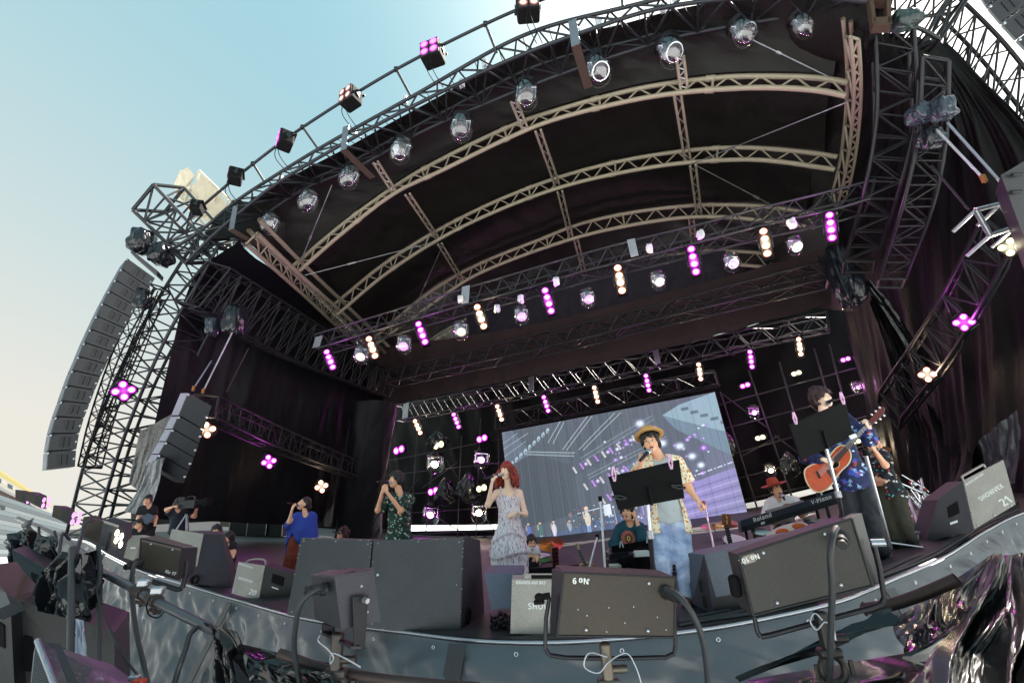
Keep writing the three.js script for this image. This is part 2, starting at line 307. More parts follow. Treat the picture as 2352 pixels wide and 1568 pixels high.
// eave beams at both ends of the arches
{
  const mk = (ol, il, lab, ys, cr = 0.06) => {
    const O = poly(ol.map(([u, v, y]) => onY(u, v, y ?? ys))), I = poly(il.map(([u, v, y]) => onY(u, v, y ?? ys)));
    const o = thing('eave_beam', lab, 'eave beam', O.at(0.5)); const N = 22;
    const up = v3(0, 0.42, 0); const ch = (c, q) => partW(o, 'chord', new THREE.TubeGeometry(new THREE.CatmullRomCurve3(Array.from({ length: 24 }, (_, i) => c.at(i / 23).add(q)), false, 'centripetal'), 48, cr, 8), M.cream);
    ch(O, v3(0, 0, 0)); ch(I, v3(0, 0, 0)); ch(O, up); ch(I, up);
    for (let i = 0; i < N; i++) { bar(o, 'brace', O.at(i / N).add(i % 2 ? up : v3(0, 0, 0)), O.at((i + 1) / N).add(i % 2 ? v3(0, 0, 0) : up), 0.024, M.cream); bar(o, 'brace', I.at(i / N), O.at((i + 1) / N), 0.024, M.cream); bar(o, 'brace', O.at(i / N), I.at(i / N), 0.024, M.cream); }
    return o;
  };
  mk([[565, 560], [680, 662], [764, 740], [880, 850], [902, 868]], [[590, 536], [690, 632], [790, 722], [905, 828], [925, 846]], 'cream lattice eave beam sloping down the left side of the roof', EAVE - 0.1);
  mk([[1954, 84], [1962, 180], [1960, 265], [1944, 390], [1908, 530], [1885, 610]], [[1972, 90], [1978, 190], [1975, 275], [1958, 400], [1918, 545], [1893, 622]], 'pale eave beam running down the right side of the roof arches', EAVE - 0.1, 0.032);
}
// black canopy over the arches
{
  const fB = { at: (t) => fU.at(t).add(fL.at(t).sub(fM.at(t)).multiplyScalar(0.55)) };
  const rows = [{ c: fB, up: 0.12 }, ...arches.map((a) => ({ c: a.U, up: 0.14 }))];
  const cur = rows.map((r) => (s) => r.c.at(lerp(0.02, 0.985, s)).add(v3(0, r.up, 0)));
  const last = cur[4]; cur.push((s) => last(s).add(v3(-1.2, -0.6, -3.4)));
  const cm = drapeMat(0x1b1817, 0.5, 0.4);
  const o = thing('roof_canopy', 'black fabric canopy stretched over the arched stage roof', 'canopy', cur[2](0.5));
  for (let k = 0; k + 1 < cur.length; k++) partW(o, 'fabric_panel', gridG(90, 22, (s, t) => {
    const p = cur[k](s).lerp(cur[k + 1](s), t); const wr = (fbm(s * 46 + k * 7, t * 1.2, k) * 0.10 + fbm(s * 18, t * 2, k + 3) * 0.12) * Math.sin(t * Math.PI) * (0.5 + 0.9 * sstep(0.35, 1, t));
    return p.add(v3(0, 0.22 * Math.sin(t * Math.PI) + wr, 0));
  }), cm);
  // side flaps closing the canopy down to the wing walls
  const flap = (s, edgePts) => { const a = poly(cur.map((c) => c(s ? 0.93 : 0.07).add(v3(0, 0.65, 0)))), b = poly(edgePts); partW(o, 'side_flap', gridG(60, 8, (u, t) => a.at(u).lerp(b.at(u), t).add(v3(0, fbm(u * 20, t * 2, s) * 0.06 * t, 0))), cm); };
  flap(0, [onY(470, 540, 8.3), onY(548, 548, 8.3), onY(700, 690, 8.3), onY(905, 858, 8.2), at(930, 930, 20)]);
  flap(1, [at(2060, 20, 7.4), at(2005, 66, 7.7), at(2000, 250, 9.6), at(1945, 520, 12.6), at(1985, 720, 14)]);
}
// guy wires with turnbuckles below the canopy
{
  const wire = (a, b, lab) => { const o = thing('guy_wire', lab, 'guy wire', a); bar(o, 'wire', a, b, 0.012, M.silver); const m = a.clone().lerp(b, 0.3); bar(o, 'turnbuckle', m, a.clone().lerp(b, 0.36), 0.03, M.silver); };
  const A = (k, u, v) => k < 0 ? onV(PF2, u, v) : onV(arches[k].P, u, v);
  wire(A(0, 690, 600), A(-1, 762, 425), 'thin guy wire from the left foot of the front arch to the front truss');
  wire(A(0, 700, 632), A(1, 1000, 555), 'thin guy wire between the first and second arches at the left');
  wire(A(2, 960, 690), A(1, 1018, 560), 'thin guy wire from the third arch up to the second arch at the left');
  wire(A(-1, 1730, 92), A(0, 1912, 180), 'thin guy wire from the front truss to the right end of the front arch');
  wire(A(1, 1585, 378), A(0, 1945, 235), 'thin guy wire between the first and second arches at the right');
  wire(A(2, 1800, 485), A(1, 1600, 380), 'thin guy wire from the third arch up to the second arch at the right');
}

// lighting trusses inside the stage
function stageTruss(name, lab, aPx, bPx, y, Upx, Lpx, bays, depth, r, rb, m) {
  const P = vplane(onY(...aPx, y), onY(...bPx, y)), U = px(P, Upx), L = px(P, Lpx), o = thing(name, lab, 'truss', L.at(0.5));
  trussBody(o, U, L, () => P.n.clone().multiplyScalar(-depth), bays, r, rb, m, { tri: true });
  return { P, U, L, o, depth };
}
const midT = stageTruss('lighting_truss', 'long box truss across the middle of the stage carrying lamps and clear domes', [735, 780], [2000, 470], 6, [[722, 768], [862, 726], [1022, 676], [1157, 636], [1342, 582], [1458, 551], [1608, 515], [1725, 483], [1890, 443], [2010, 412]], [[728, 800], [862, 759], [1062, 701], [1212, 661], [1342, 622], [1468, 592], [1658, 542], [1778, 511], [1921, 479], [2000, 455]], 26, 0.55, 0.028, 0.015, M.trussMid);
const darkT = stageTruss('lighting_truss', 'unlit dark box truss between the two lamp trusses, below the grey valance', [890, 860], [1900, 640], 6, [[880, 848], [1000, 822], [1220, 770], [1400, 727], [1560, 686], [1708, 647], [1900, 597]], [[885, 878], [1000, 852], [1177, 814], [1360, 771], [1508, 732], [1745, 675], [1905, 637]], 20, 0.7, 0.04, 0.024, mat(0x0c0c0f, 0.5, 0.2));
const backT = stageTruss('lighting_truss', 'rear box truss above the video screen with a row of lamp strips', [900, 950], [1900, 745], 6, [[905, 932], [1050, 904], [1218, 868], [1333, 843], [1538, 796], [1758, 746], [1900, 716]], [[908, 966], [1050, 937], [1223, 903], [1333, 880], [1515, 841], [1743, 786], [1905, 752]], 24, 0.6, 0.03, 0.017, M.trussMid);
{
  const tape = mat(0xa0a4ac, 0.4, 0.5, { map: scuff });
  for (const [T, u0, v0, u1, v1, w] of [[midT, 1072, 660, 1069, 700, 9], [midT, 1450, 553, 1459, 592, 9], [midT, 735, 775, 728, 800, 8], [backT, 1221, 867, 1221, 900, 6], [backT, 1506, 803, 1512, 838, 6], [backT, 934, 928, 931, 962, 6]]) {
    const q = [[u0 - w, v0], [u1 - w, v1], [u1 + w, v1 - 4], [u0 + w, v0 - 4]].map(([u, v]) => onV(T.P, u, v).addScaledVector(T.P.n, 0.05)).reverse().reverse();
    partW(T.o, 'joint_plate', slabG(q, T.P.n, 0.02, 0.004), tape);
  }
}
// cable runs tied along the two lamp trusses
for (const T of [midT, backT]) {
  const runs = []; for (let k = 0; k < 2; k++) { const pts = []; for (let i = 0; i <= 60; i++) { const t = i / 60; pts.push(T.L.at(t).lerp(T.U.at(t), 0.1 + 0.12 * k + 0.06 * Math.sin(i * 1.9 + k)).addScaledVector(T.P.n, -0.1 - 0.18 * k + 0.05 * Math.sin(i * 0.8))); } runs.push(pts); }
  for (const r of runs) partW(T.o, 'cable_run', new THREE.TubeGeometry(new THREE.CatmullRomCurve3(r), 160, 0.018, 6), M.matte);
  for (let i = 0; i < 12; i++) { const t = 0.06 + i * 0.077, a = T.L.at(t), b = T.L.at(t + 0.03), m = a.clone().lerp(b, 0.5).add(v3(0, -0.16 - 0.12 * rnd(), 0.05)); partW(T.o, 'cable_loop', tubeG([a, m, b], 0.011, 14, 5), M.matte); }
}
// clamped sleeves where the lengths of each roof arch are joined
for (const a of arches) for (const c of [a.U, a.L]) for (const t of [0.17, 0.34, 0.5, 0.66, 0.83]) partW(a.o, 'sleeve', cylG(c.at(t - 0.006), c.at(t + 0.006), 0.066 + 0.004, 0.07, 10), M.cream);

// ---------- drapes ----------
function drapeG(left, right, nu, nv, amp, f, seedZ) { // left and right edges as world points, folds running down the cloth
  const a = poly(left), b = poly(right);
  return gridG(nu, nv, (s, t) => {
    const A = a.at(t), B = b.at(t), p = A.clone().lerp(B, s), n = B.clone().sub(A); const w = v3(-n.z, 0, n.x).normalize();
    const k = fbm(s * f + t * 0.6, t * 1.6, seedZ) * amp + fbm(s * f * 3 + t * 2, t * 3 + s * 4, seedZ + 5) * amp * 0.35;
    return p.addScaledVector(w, k);
  });
}
const blackCloth = drapeMat(0x0e0e10, 0.62), blackCloth2 = drapeMat(0x0a0a0c, 0.7), greyCloth = drapeMat(0x34313a, 0.65), brownCloth = drapeMat(0x3e3032, 0.8);
const dAt = (l) => l.map(([u, v, d]) => at(u, v, d));
{
  const lt = onY(548, 552, 8.1), rt = onY(905, 862, 8.1);
  single('wing_drape', drapeG([lt, at(440, 640, 13.4), at(370, 900, 13), at(318, 1190, 12.6)], [rt, at(900, 960, 20), at(895, 1100, 20), at(890, 1215, 20)], 120, 60, 0.16, 7, 2), drapeMat(0x141519, 0.5), 'black cloth wall along the left wing between the lattice tower and the back column', 'drape');
  single('wing_drape', drapeG(dAt([[1962, 66, 7.7], [1975, 250, 9.6], [1918, 520, 12.6], [1960, 720, 14], [2010, 950, 14], [2070, 1270, 13.5]]), dAt([[2172, 100, 8.6], [2440, 390, 7.4], [2520, 700, 7.2], [2520, 1000, 7.2], [2480, 1330, 7.2]]), 120, 90, 0.13, 14, 9), blackCloth, 'black cloth wall of the right wing, falling in folds behind the guitarist', 'drape');
  // swags of cloth gathered low at the right
  single('swag_drape', drapeG(dAt([[2000, 690, 12.6], [2050, 850, 12.4], [2090, 1010, 12], [2130, 1190, 11.4]]), dAt([[2030, 655, 12.2], [2150, 850, 11.5], [2230, 1000, 10], [2215, 1080, 9.6]]), 60, 60, 0.2, 5, 4), blackCloth, 'crumpled black sheet hanging in diagonal folds at the right back of the stage', 'drape');
  single('swag_drape', drapeG(dAt([[2250, 1010, 8.8], [2262, 1060, 8.8], [2272, 1110, 8.8]]), dAt([[2338, 940, 8.2], [2345, 1010, 8.2], [2335, 1110, 8.2]]), 50, 16, 0.06, 6, 7), drapeMat(0x3c3e44, 0.35, 0.8), 'grey tarpaulin sheet gathered above the speaker numbered 21', 'tarpaulin');
  single('plastic_strip', drapeG(dAt([[1985, 650, 11.9], [2060, 760, 11.6], [2130, 880, 11.2]]), dAt([[1998, 642, 11.9], [2078, 742, 11.6], [2142, 868, 11.2]]), 8, 40, 0.05, 4, 3), drapeMat(0x17191c, 0.12, 1), 'shiny black plastic strip running down the edge of the right wing drape', 'plastic strip');
  single('wing_sheet', drapeG(dAt([[322, 990, 11.9], [310, 1040, 11.9], [296, 1110, 11.9]]), dAt([[395, 950, 11.7], [365, 1040, 11.7], [330, 1140, 11.7]]), 30, 20, 0.03, 4, 8), drapeMat(0x16171b, 0.25, 1), 'dark shiny sheet hanging beside the small hung speaker array', 'sheet');
  single('wing_sheet', drapeG(dAt([[338, 1062, 11.2], [322, 1110, 11.2], [285, 1175, 11.2]]), dAt([[378, 1050, 11], [366, 1110, 11], [338, 1185, 11]]), 30, 24, 0.05, 5, 1), drapeMat(0x77787c, 0.25, 1), 'crumpled pale silver sheet at the foot of the left wing wall', 'sheet');
  // scalloped grey valance and the brown cloth behind it
  const PV = vplane(onY(...archDef[3].A, EAVE), onY(...archDef[3].B, EAVE), -0.35);
  const vTop = px(PV, [[1070, 722], [1230, 655], [1400, 612], [1560, 585], [1668, 575]]), vBot = px(PV, [[1080, 820], [1155, 792], [1230, 768], [1300, 752], [1383, 738], [1450, 728], [1508, 712], [1578, 672], [1625, 660], [1660, 655]]);
  single('valance', gridG(110, 20, (s, t) => vTop.at(s).lerp(vBot.at(s), t).addScaledVector(PV.n, fbm(s * 30, t * 2, 6) * 0.12 * t)), greyCloth, 'grey cloth valance with a scalloped lower edge hanging behind the middle lighting truss', 'valance');
  const PB = { P: darkT.P.P.clone().addScaledVector(darkT.P.n, -2.2), n: darkT.P.n };
  const bTop = px(PB, [[870, 800], [1200, 750], [1500, 680], [1910, 570]]), bBot = px(PB, [[870, 935], [1200, 868], [1500, 805], [1910, 700]]);
  single('back_valance', gridG(100, 16, (s, t) => bTop.at(s).lerp(bBot.at(s), t).addScaledVector(PB.n, (fbm(s * 26, t * 1.2, 3) * 0.14 + Math.abs(noise.noise(s * 60, t, 2)) * 0.12))), brownCloth, 'brownish cloth band stretched behind the unlit truss', 'valance');
  const PW = { P: backT.P.P.clone().addScaledVector(backT.P.n, -2.6), n: backT.P.n };
  const w0 = px(PW, [[850, 880], [1200, 850], [1600, 780], [2080, 640]]), w1 = px(PW, [[850, 1206], [1150, 1204], [1330, 1195], [1700, 1158], [2090, 1062]]), w2 = px(PW, [[850, 1221], [1150, 1215], [1330, 1206], [1700, 1171], [2090, 1076]]), w3 = px(PW, [[850, 1300], [1150, 1300], [1700, 1270], [2090, 1190]]);
  const back = thing('back_wall', 'black cloth back wall behind the scaffold and the screen, with a slit of daylight', 'back wall', w3.at(0.5));
  partW(back, 'upper_cloth', gridG(120, 24, (s, t) => w0.at(s).lerp(w1.at(s), t).addScaledVector(PW.n, fbm(s * 24, t * 3, 3) * 0.25)), blackCloth);
  partW(back, 'lower_cloth', gridG(80, 8, (s, t) => w2.at(s).lerp(w3.at(s), t).addScaledVector(PW.n, fbm(s * 24, t * 3, 8) * 0.15)), blackCloth2);
  // scaffold in front of it
  const PS = { P: backT.P.P.clone().addScaledVector(backT.P.n, -1.5), n: backT.P.n };
  const sc = (lab, vs, hs, ds) => {
    const o = thing('scaffold', lab, 'scaffold', onV(PS, vs[0][2], vs[0][3]));
    for (const [a, b, c, d] of vs) { bar(o, 'upright', onV(PS, a, b), onV(PS, c, d), 0.03, M.trussMid, 8); }
    for (const [a, b, c, d] of hs) bar(o, 'ledger', onV(PS, a, b), onV(PS, c, d), 0.028, M.trussMid, 8);
    for (const [a, b, c, d] of ds) bar(o, 'diagonal', onV(PS, a, b), onV(PS, c, d), 0.024, M.trussMid);
    return o;
  };
  sc('black scaffold grid at the left of the video screen', [[962, 950, 940, 1250], [1000, 990, 975, 1250], [1104, 960, 1092, 1250], [1060, 1000, 1050, 1250], [890, 930, 875, 1250], [1145, 1000, 1150, 1250]],
    [[880, 1060, 1150, 1008], [880, 1092, 1152, 1062], [880, 1140, 1152, 1115], [880, 1182, 1152, 1164], [960, 1226, 1152, 1218]],
    [[970, 1120, 1050, 1062], [1010, 1030, 1090, 1160], [1100, 1070, 1150, 1150], [990, 1180, 1090, 1240], [1110, 1180, 1150, 1240], [900, 1180, 960, 1100]]);
  sc('black scaffold grid at the right of the video screen', [[1655, 900, 1760, 1230], [1720, 850, 1850, 1230], [1870, 800, 1990, 1200], [1790, 830, 1900, 1210], [1950, 770, 2070, 1180], [1905, 790, 2010, 1190]],
    [[1650, 930, 2060, 820], [1660, 985, 1990, 900], [1675, 1045, 2010, 950], [1690, 1100, 2040, 1010], [1700, 1150, 2060, 1075]],
    [[1660, 905, 1760, 980], [1700, 1050, 1790, 1000], [1780, 1000, 1860, 1060], [1860, 930, 1950, 1000]]);
  // crumpled dark bags tied on the scaffold
  const bag = (u, v, w, h, lab) => { const P0 = onV(PS, u, v).addScaledVector(PS.n, 0.15), s = P0.distanceTo(onV(PS, u + w, v)); let g = new THREE.IcosahedronGeometry(1, 8); g.deleteAttribute('uv'); g.deleteAttribute('normal'); g = mergeVertices(g); const a = g.attributes.position; for (let i = 0; i < a.count; i++) { const q = v3(a.getX(i), a.getY(i), a.getZ(i)); const k = 1 + fbm(q.x * 3 + u, q.y * 1.2, q.z * 3) * 0.4; a.setXYZ(i, q.x * k * s * 0.5 * (1.1 - q.y * 0.5), q.y * s * h / w * 0.5, q.z * k * s * 0.3); } g.computeVertexNormals(); single('cloth_bag', g.translate(P0.x, P0.y, P0.z), mat(0x1e1f24, 0.25), lab, 'bag'); };
  bag(1672, 1020, 34, 62, 'crumpled dark plastic bag on the scaffold right beside the screen'); bag(1815, 1066, 38, 66, 'crumpled dark plastic bag on the scaffold below the music stand of the guitarist');
  bag(1010, 1010, 30, 30, 'small olive cloth bundle on the scaffold left of the screen'); bag(1082, 1118, 36, 56, 'crumpled black plastic bag on the scaffold behind the red-haired singer'); bag(1028, 1128, 30, 50, 'crumpled black plastic bag on the scaffold behind the man in the green shirt');
}
// black wrapped columns at the back corners
{
  const col = (lab, pts, w, sd) => {
    const c = poly(dAt(pts)), g = gridG(40, 40, (s, t) => { const p = c.at(t), a = s * Math.PI * 2, r = w * (1 + fbm(Math.cos(a) * 2 + sd, Math.sin(a) * 2, t * 3) * 0.14); return p.add(v3(Math.cos(a) * r, 0, Math.sin(a) * r)); });
    single('wrapped_column', g, drapeMat(0x18191d, 0.5), lab, 'column');
  };
  col('thick column wrapped in black sheeting behind the singer in blue', [[862, 930, 17.5], [842, 1060, 17.2], [815, 1260, 17]], 0.78, 1);
  col('column wrapped in black sheeting at the right back corner of the stage', [[1965, 650, 14.6], [2020, 830, 14.3], [2100, 1180, 13.6]], 0.55, 6);
}

// ---------- towers and side trusses ----------
function latticePx(name, lab, cat, A, B, back, bays, r, rb, m) { // A, B: the two front chords as [u,v,d] rows, back: offset in metres
  const a = poly(dAt(A)), b = poly(dAt(B)), o = thing(name, lab, cat, a.at(0));
  trussBody(o, a, b, () => back.clone(), bays, r, rb, m, { posts: 1 }); return o;
}
latticePx('lattice_tower', 'tall dark lattice tower leaning beside the hung speaker array against the sky', 'lattice tower', [[150, 1230, 13], [210, 1010, 13], [304, 790, 13], [425, 588, 13.2], [462, 536, 13.3]], [[215, 1230, 12.8], [286, 1000, 12.8], [384, 770, 12.9], [466, 630, 13.1], [500, 565, 13.2]], v3(0.3, 0, -1.0), 20, 0.045, 0.024, M.truss);
latticePx('truss_outrigger', 'open box truss end sticking up above the roof corner at the left', 'truss', [[352, 424, 12.6], [480, 560, 13.3]], [[304, 482, 12.4], [430, 605, 13.2]], v3(0.35, 0.35, -0.6), 5, 0.05, 0.028, M.truss);
{ // cream gantry lit by the sun
  const o = thing('roof_gantry', 'cream sunlit gantry beam rising behind the left roof corner', 'beam', at(470, 470, 16));
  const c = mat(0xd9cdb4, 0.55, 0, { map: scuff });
  const q = (l) => l.map(([u, v, d]) => at(u, v, d));
  const hx = (F4, D) => hexaG(F4, F4.map((p) => p.clone().add(D)));
  partW(o, 'beam', hx(q([[434, 434, 16], [466, 398, 16], [545, 500, 16.6], [520, 530, 16.6]]), v3(-0.1, -0.4, -0.4)), c);
  partW(o, 'end_box', hx(q([[412, 392, 15.9], [430, 384, 15.9], [447, 402, 15.9], [425, 428, 15.9]]), v3(-0.35, -0.35, -0.3)), c);
  for (const [a, b] of [[[402, 442, 15.8], [470, 520, 16.2]], [[456, 392, 16], [548, 480, 16.6]], [[420, 470, 15.9], [434, 434, 16]]]) bar(o, 'rail', at(...a), at(...b), 0.05, c, 8);
  for (let i = 0; i < 4; i++) { const t = i / 4; bar(o, 'brace', at(lerp(402, 470, t), lerp(442, 520, t), 15.9), at(lerp(434, 500, t), lerp(434, 510, t), 16.1), 0.03, c); bar(o, 'brace', at(lerp(456, 548, t), lerp(392, 480, t), 16.1), at(lerp(452, 530, t), lerp(420, 505, t), 16.2), 0.03, c); }
}
function hexaG(A, B) { // solid between two quads of world points
  const f = [[A[0], A[1], A[2], A[3]], [B[3], B[2], B[1], B[0]], [A[1], A[0], B[0], B[1]], [A[2], A[1], B[1], B[2]], [A[3], A[2], B[2], B[3]], [A[0], A[3], B[3], B[0]]];
  const p = [], uv = []; const c = [...A, ...B].reduce((s, q) => s.add(q), v3(0, 0, 0)).multiplyScalar(1 / 8);
  for (const q of f) {
    const n = q[1].clone().sub(q[0]).cross(q[2].clone().sub(q[0])), out = q[0].clone().add(q[2]).multiplyScalar(0.5).sub(c);
    const w = n.dot(out) < 0 ? [q[0], q[3], q[2], q[1]] : q, W = w[0].distanceTo(w[1]), H = w[1].distanceTo(w[2]);
    for (const [i, U, V] of [[0, 0, 0], [1, W, 0], [2, W, H], [0, 0, 0], [2, W, H], [3, 0, H]]) { p.push(w[i].x, w[i].y, w[i].z); uv.push(U, V); }
  }
  const g = new THREE.BufferGeometry(); g.setAttribute('position', new THREE.Float32BufferAttribute(p, 3)); g.setAttribute('uv', new THREE.Float32BufferAttribute(uv, 2)); g.computeVertexNormals(); return g;
}
const sideT = (lab, A, B, bays, w) => latticePx('side_truss', lab, 'truss', A, B, w, bays, 0.034, 0.018, M.trussDark);
sideT('dark box truss running back along the top of the left wing', [[475, 600, 12.6], [660, 715, 15], [880, 858, 18.5]], [[400, 690, 12.2], [600, 800, 14.6], [860, 905, 18.2]], 20, v3(0.5, -0.1, -0.25));
sideT('lower dark box truss on the left wing carrying four-lens lamps', [[448, 905, 11.6], [620, 985, 14], [842, 1080, 17]], [[440, 955, 11.5], [610, 1030, 13.9], [838, 1110, 16.8]], 16, v3(0.4, 0, -0.3));
sideT('dark lattice tower standing at the right front corner of the roof', [[2010, 40, 7.9], [2015, 260, 8.3], [1990, 420, 8.7], [1940, 600, 10]], [[2100, 60, 7.8], [2105, 260, 8.2], [2070, 420, 8.6], [2010, 600, 9.8]], 12, v3(0.3, 0, -0.5));
sideT('second dark lattice tower beside the right roof corner', [[2120, 130, 7.6], [2110, 300, 7.9], [2080, 450, 8.2], [2020, 640, 9.4]], [[2180, 140, 7.5], [2175, 300, 7.8], [2150, 450, 8.1], [2080, 640, 9.2]], 10, v3(0.25, 0, -0.4));
latticePx('rigging_frame', 'thin dark rigging frame hanging along the back of the left speaker array', 'rigging frame', [[340, 650, 12.7], [262, 800, 12.7], [205, 960, 12.7], [178, 1070, 12.7]], [[356, 662, 12.7], [278, 808, 12.7], [222, 966, 12.7], [194, 1074, 12.7]], v3(0.2, 0, -0.3), 18, 0.022, 0.014, M.trussDark);
sideT('lower dark box truss on the right wing carrying four-lens lamps', [[2260, 500, 7.6], [2140, 720, 9.2], [2020, 900, 11.5]], [[2330, 560, 7.4], [2200, 790, 9], [2070, 960, 11.2]], 12, v3(0.2, -0.2, -0.4));
sideT('box truss crossing the bright sky at the top right corner', [[2190, -20, 8.6], [2300, 90, 8.3], [2420, 240, 8]], [[2140, 80, 8.7], [2260, 210, 8.4], [2390, 370, 8]], 9, v3(0.3, 0.25, -0.6));
sideT('box truss above the right roof corner, end on against the sky', [[2010, -30, 7.6], [2110, -20, 7.8], [2240, -30, 8]], [[2000, 50, 7.6], [2100, 60, 7.8], [2160, 90, 8]], 5, v3(0.2, 0.2, -0.6));
{
  const o = thing('end_bracket', 'rust stained steel end bracket at the right end of the front truss', 'bracket', onV(PF, 2025, 40));
  const P = (u, v, d = 0) => onV(PF, u, v).addScaledVector(PF.n, 0.1 + d), m = mat(0x4d3a2c, 0.8, 0.3, { map: scuff });
  for (const q of [[[1992, 0], [2044, 0], [2044, 12], [1992, 12]], [[1994, 12], [2004, 12], [2010, 66], [2000, 66]], [[2032, 12], [2044, 12], [2044, 66], [2034, 66]], [[2000, 52], [2044, 50], [2044, 68], [2002, 70]]]) partW(o, 'plate', slabG(q.map(([u, v]) => P(u, v)).reverse(), PF.n, 0.16, 0.01), m);
}

// ---------- hoists, chains and covered motors ----------
function crumple(name, lab, cat, c, rx, ry, rz, m, k = 0.35, f = 1.5) {
  let g = new THREE.IcosahedronGeometry(1, 12); g.deleteAttribute('uv'); g.deleteAttribute('normal'); g = mergeVertices(g); const a = g.attributes.position;
  for (let i = 0; i < a.count; i++) { const q = v3(a.getX(i), a.getY(i), a.getZ(i)).normalize(); const th = Math.atan2(q.z, q.x), s = 1 + fbm(q.x * 1.1 + c.x * 3, q.y * 1.1 + c.y, q.z * 1.1 + c.z, 2) * k * 0.6 + (Math.abs(noise.noise(Math.cos(th) * f * 2 + c.x, q.y * 0.9 + c.y, Math.sin(th) * f * 2)) - 0.25) * k * 0.55 - 0.12 * sstep(0.2, 0.9, -q.y); const b = Math.pow(Math.max(Math.abs(q.x), Math.abs(q.y), Math.abs(q.z)), -0.55); a.setXYZ(i, q.x * rx * s * b, q.y * ry * s * b, q.z * rz * s * b); }
  g.computeVertexNormals(); return single(name, g.translate(c.x, c.y, c.z), m, lab, cat);
}
const bagMat = mat(0x1c1e24, 0.2, 0, { side: THREE.DoubleSide }), bagMat2 = mat(0x343943, 0.16, 0.1);
crumple('covered_hoist', 'dark plastic covered hoist above the top of the left speaker array', 'covered hoist', at(325, 556, 12.6), 0.26, 0.36, 0.3, bagMat, 0.3);
crumple('covered_hoist', 'dark plastic covered hoist just right of the left speaker array top', 'covered hoist', at(369, 586, 12.7), 0.24, 0.3, 0.28, bagMat, 0.4);
crumple('covered_hoist', 'small covered hoist hanging beside the upper part of the left speaker array', 'covered hoist', at(330, 690, 12.5), 0.16, 0.28, 0.2, bagMat, 0.4);
crumple('covered_hoist', 'silver covered hoist above the small hung array on the left wing', 'covered hoist', at(488, 752, 12.4), 0.14, 0.26, 0.2, bagMat2, 0.4);
crumple('covered_hoist', 'dark covered hoist hanging from the left wing truss beside a silver one', 'covered hoist', at(538, 735, 12.6), 0.24, 0.42, 0.24, bagMat, 0.4);
crumple('covered_hoist', 'larger silver covered hoist on the right wing truss', 'covered hoist', at(2115, 262, 7.7), 0.19, 0.17, 0.15, bagMat2, 0.4);
crumple('covered_hoist', 'silver covered hoist further right on the right wing, above a chain', 'covered hoist', at(2168, 252, 7.5), 0.16, 0.2, 0.15, bagMat2, 0.45);
crumple('covered_hoist', 'dark bundle hanging below the two silver hoists on the right wing', 'covered hoist', at(2140, 318, 7.7), 0.18, 0.2, 0.15, bagMat, 0.5);
crumple('plastic_wrap', 'crumpled plastic wrap round the foot of the right roof tower', 'plastic wrap', at(1945, 640, 11), 0.3, 0.75, 0.3, bagMat, 0.6);
crumple('covered_hoist', 'dark green covered hoist at the right end of the front truss', 'covered hoist', at(2080, 48, 7.2), 0.2, 0.13, 0.14, mat(0x1d2a2a, 0.4), 0.3);
{
  const chain = (a, b, lab) => { const o = thing('hoist_chain', lab, 'chain', a); const n = 40; const link = new THREE.TorusGeometry(0.02, 0.007, 5, 8); const list = []; for (let i = 0; i < n * 2; i++) { const p = a.clone().lerp(b, i / (n * 2)); const g = link.clone().scale(0.8, 1.7, 1); if (i % 2) g.rotateY(Math.PI / 2); const q = new THREE.Quaternion().setFromUnitVectors(YUP, b.clone().sub(a).normalize()); list.push(g.applyQuaternion(q).translate(p.x, p.y, p.z)); } partW(o, 'links', merge(list), M.silver).userData.kind = 'stuff'; partW(o, 'core', cylG(a, b, 0.012), M.bolt); partW(o, 'hook', boxG(0.07, 0.14, 0.06, b.x, b.y, b.z, 0.02), mat(0x8a5a2a, 0.5, 0.4)); };
  chain(at(532, 765, 12.4), at(466, 898, 11.8), 'bright hoist chain from the covered hoist to the small left array');
  chain(at(484, 830, 12.4), at(444, 892, 11.8), 'shorter hoist chain left of the bright one, above the small left array');
  chain(at(2180, 285, 7.4), at(2310, 430, 6.8), 'hoist chain slanting down to the side speaker at the right edge');
  chain(at(2155, 300, 7.4), at(2260, 410, 7.0), 'hoist chain left of the one reaching the side speaker');
  const sl = (a, b, lab) => { const o = thing('sling', lab, 'sling', a); bar(o, 'strap', a, b, 0.02, M.trussDark); };
  sl(at(570, 800, 12.4), at(520, 900, 11.9), 'thin dark sling hanging on the left wing above the lower truss');
  sl(at(2140, 380, 7.8), at(2225, 480, 7.4), 'thin dark sling above the empty frame on the right wing');
}
{ // empty clear frame on the right truss
  const o = thing('square_frame', 'pale open truss end frame on the right wing', 'frame', at(2270, 500, 7.2)); const q = [[2242, 482], [2300, 468], [2335, 520], [2275, 540]].map(([u, v]) => at(u, v, 7.2));
  for (let i = 0; i < 4; i++) bar(o, 'edge_bar', q[i], q[(i + 1) % 4], 0.04, M.silver, 8);
  for (let i = 0; i < 4; i++) bar(o, 'edge_bar', q[i], q[i].clone().add(v3(-0.1, -0.15, -0.35)), 0.03, M.silver, 8);
}

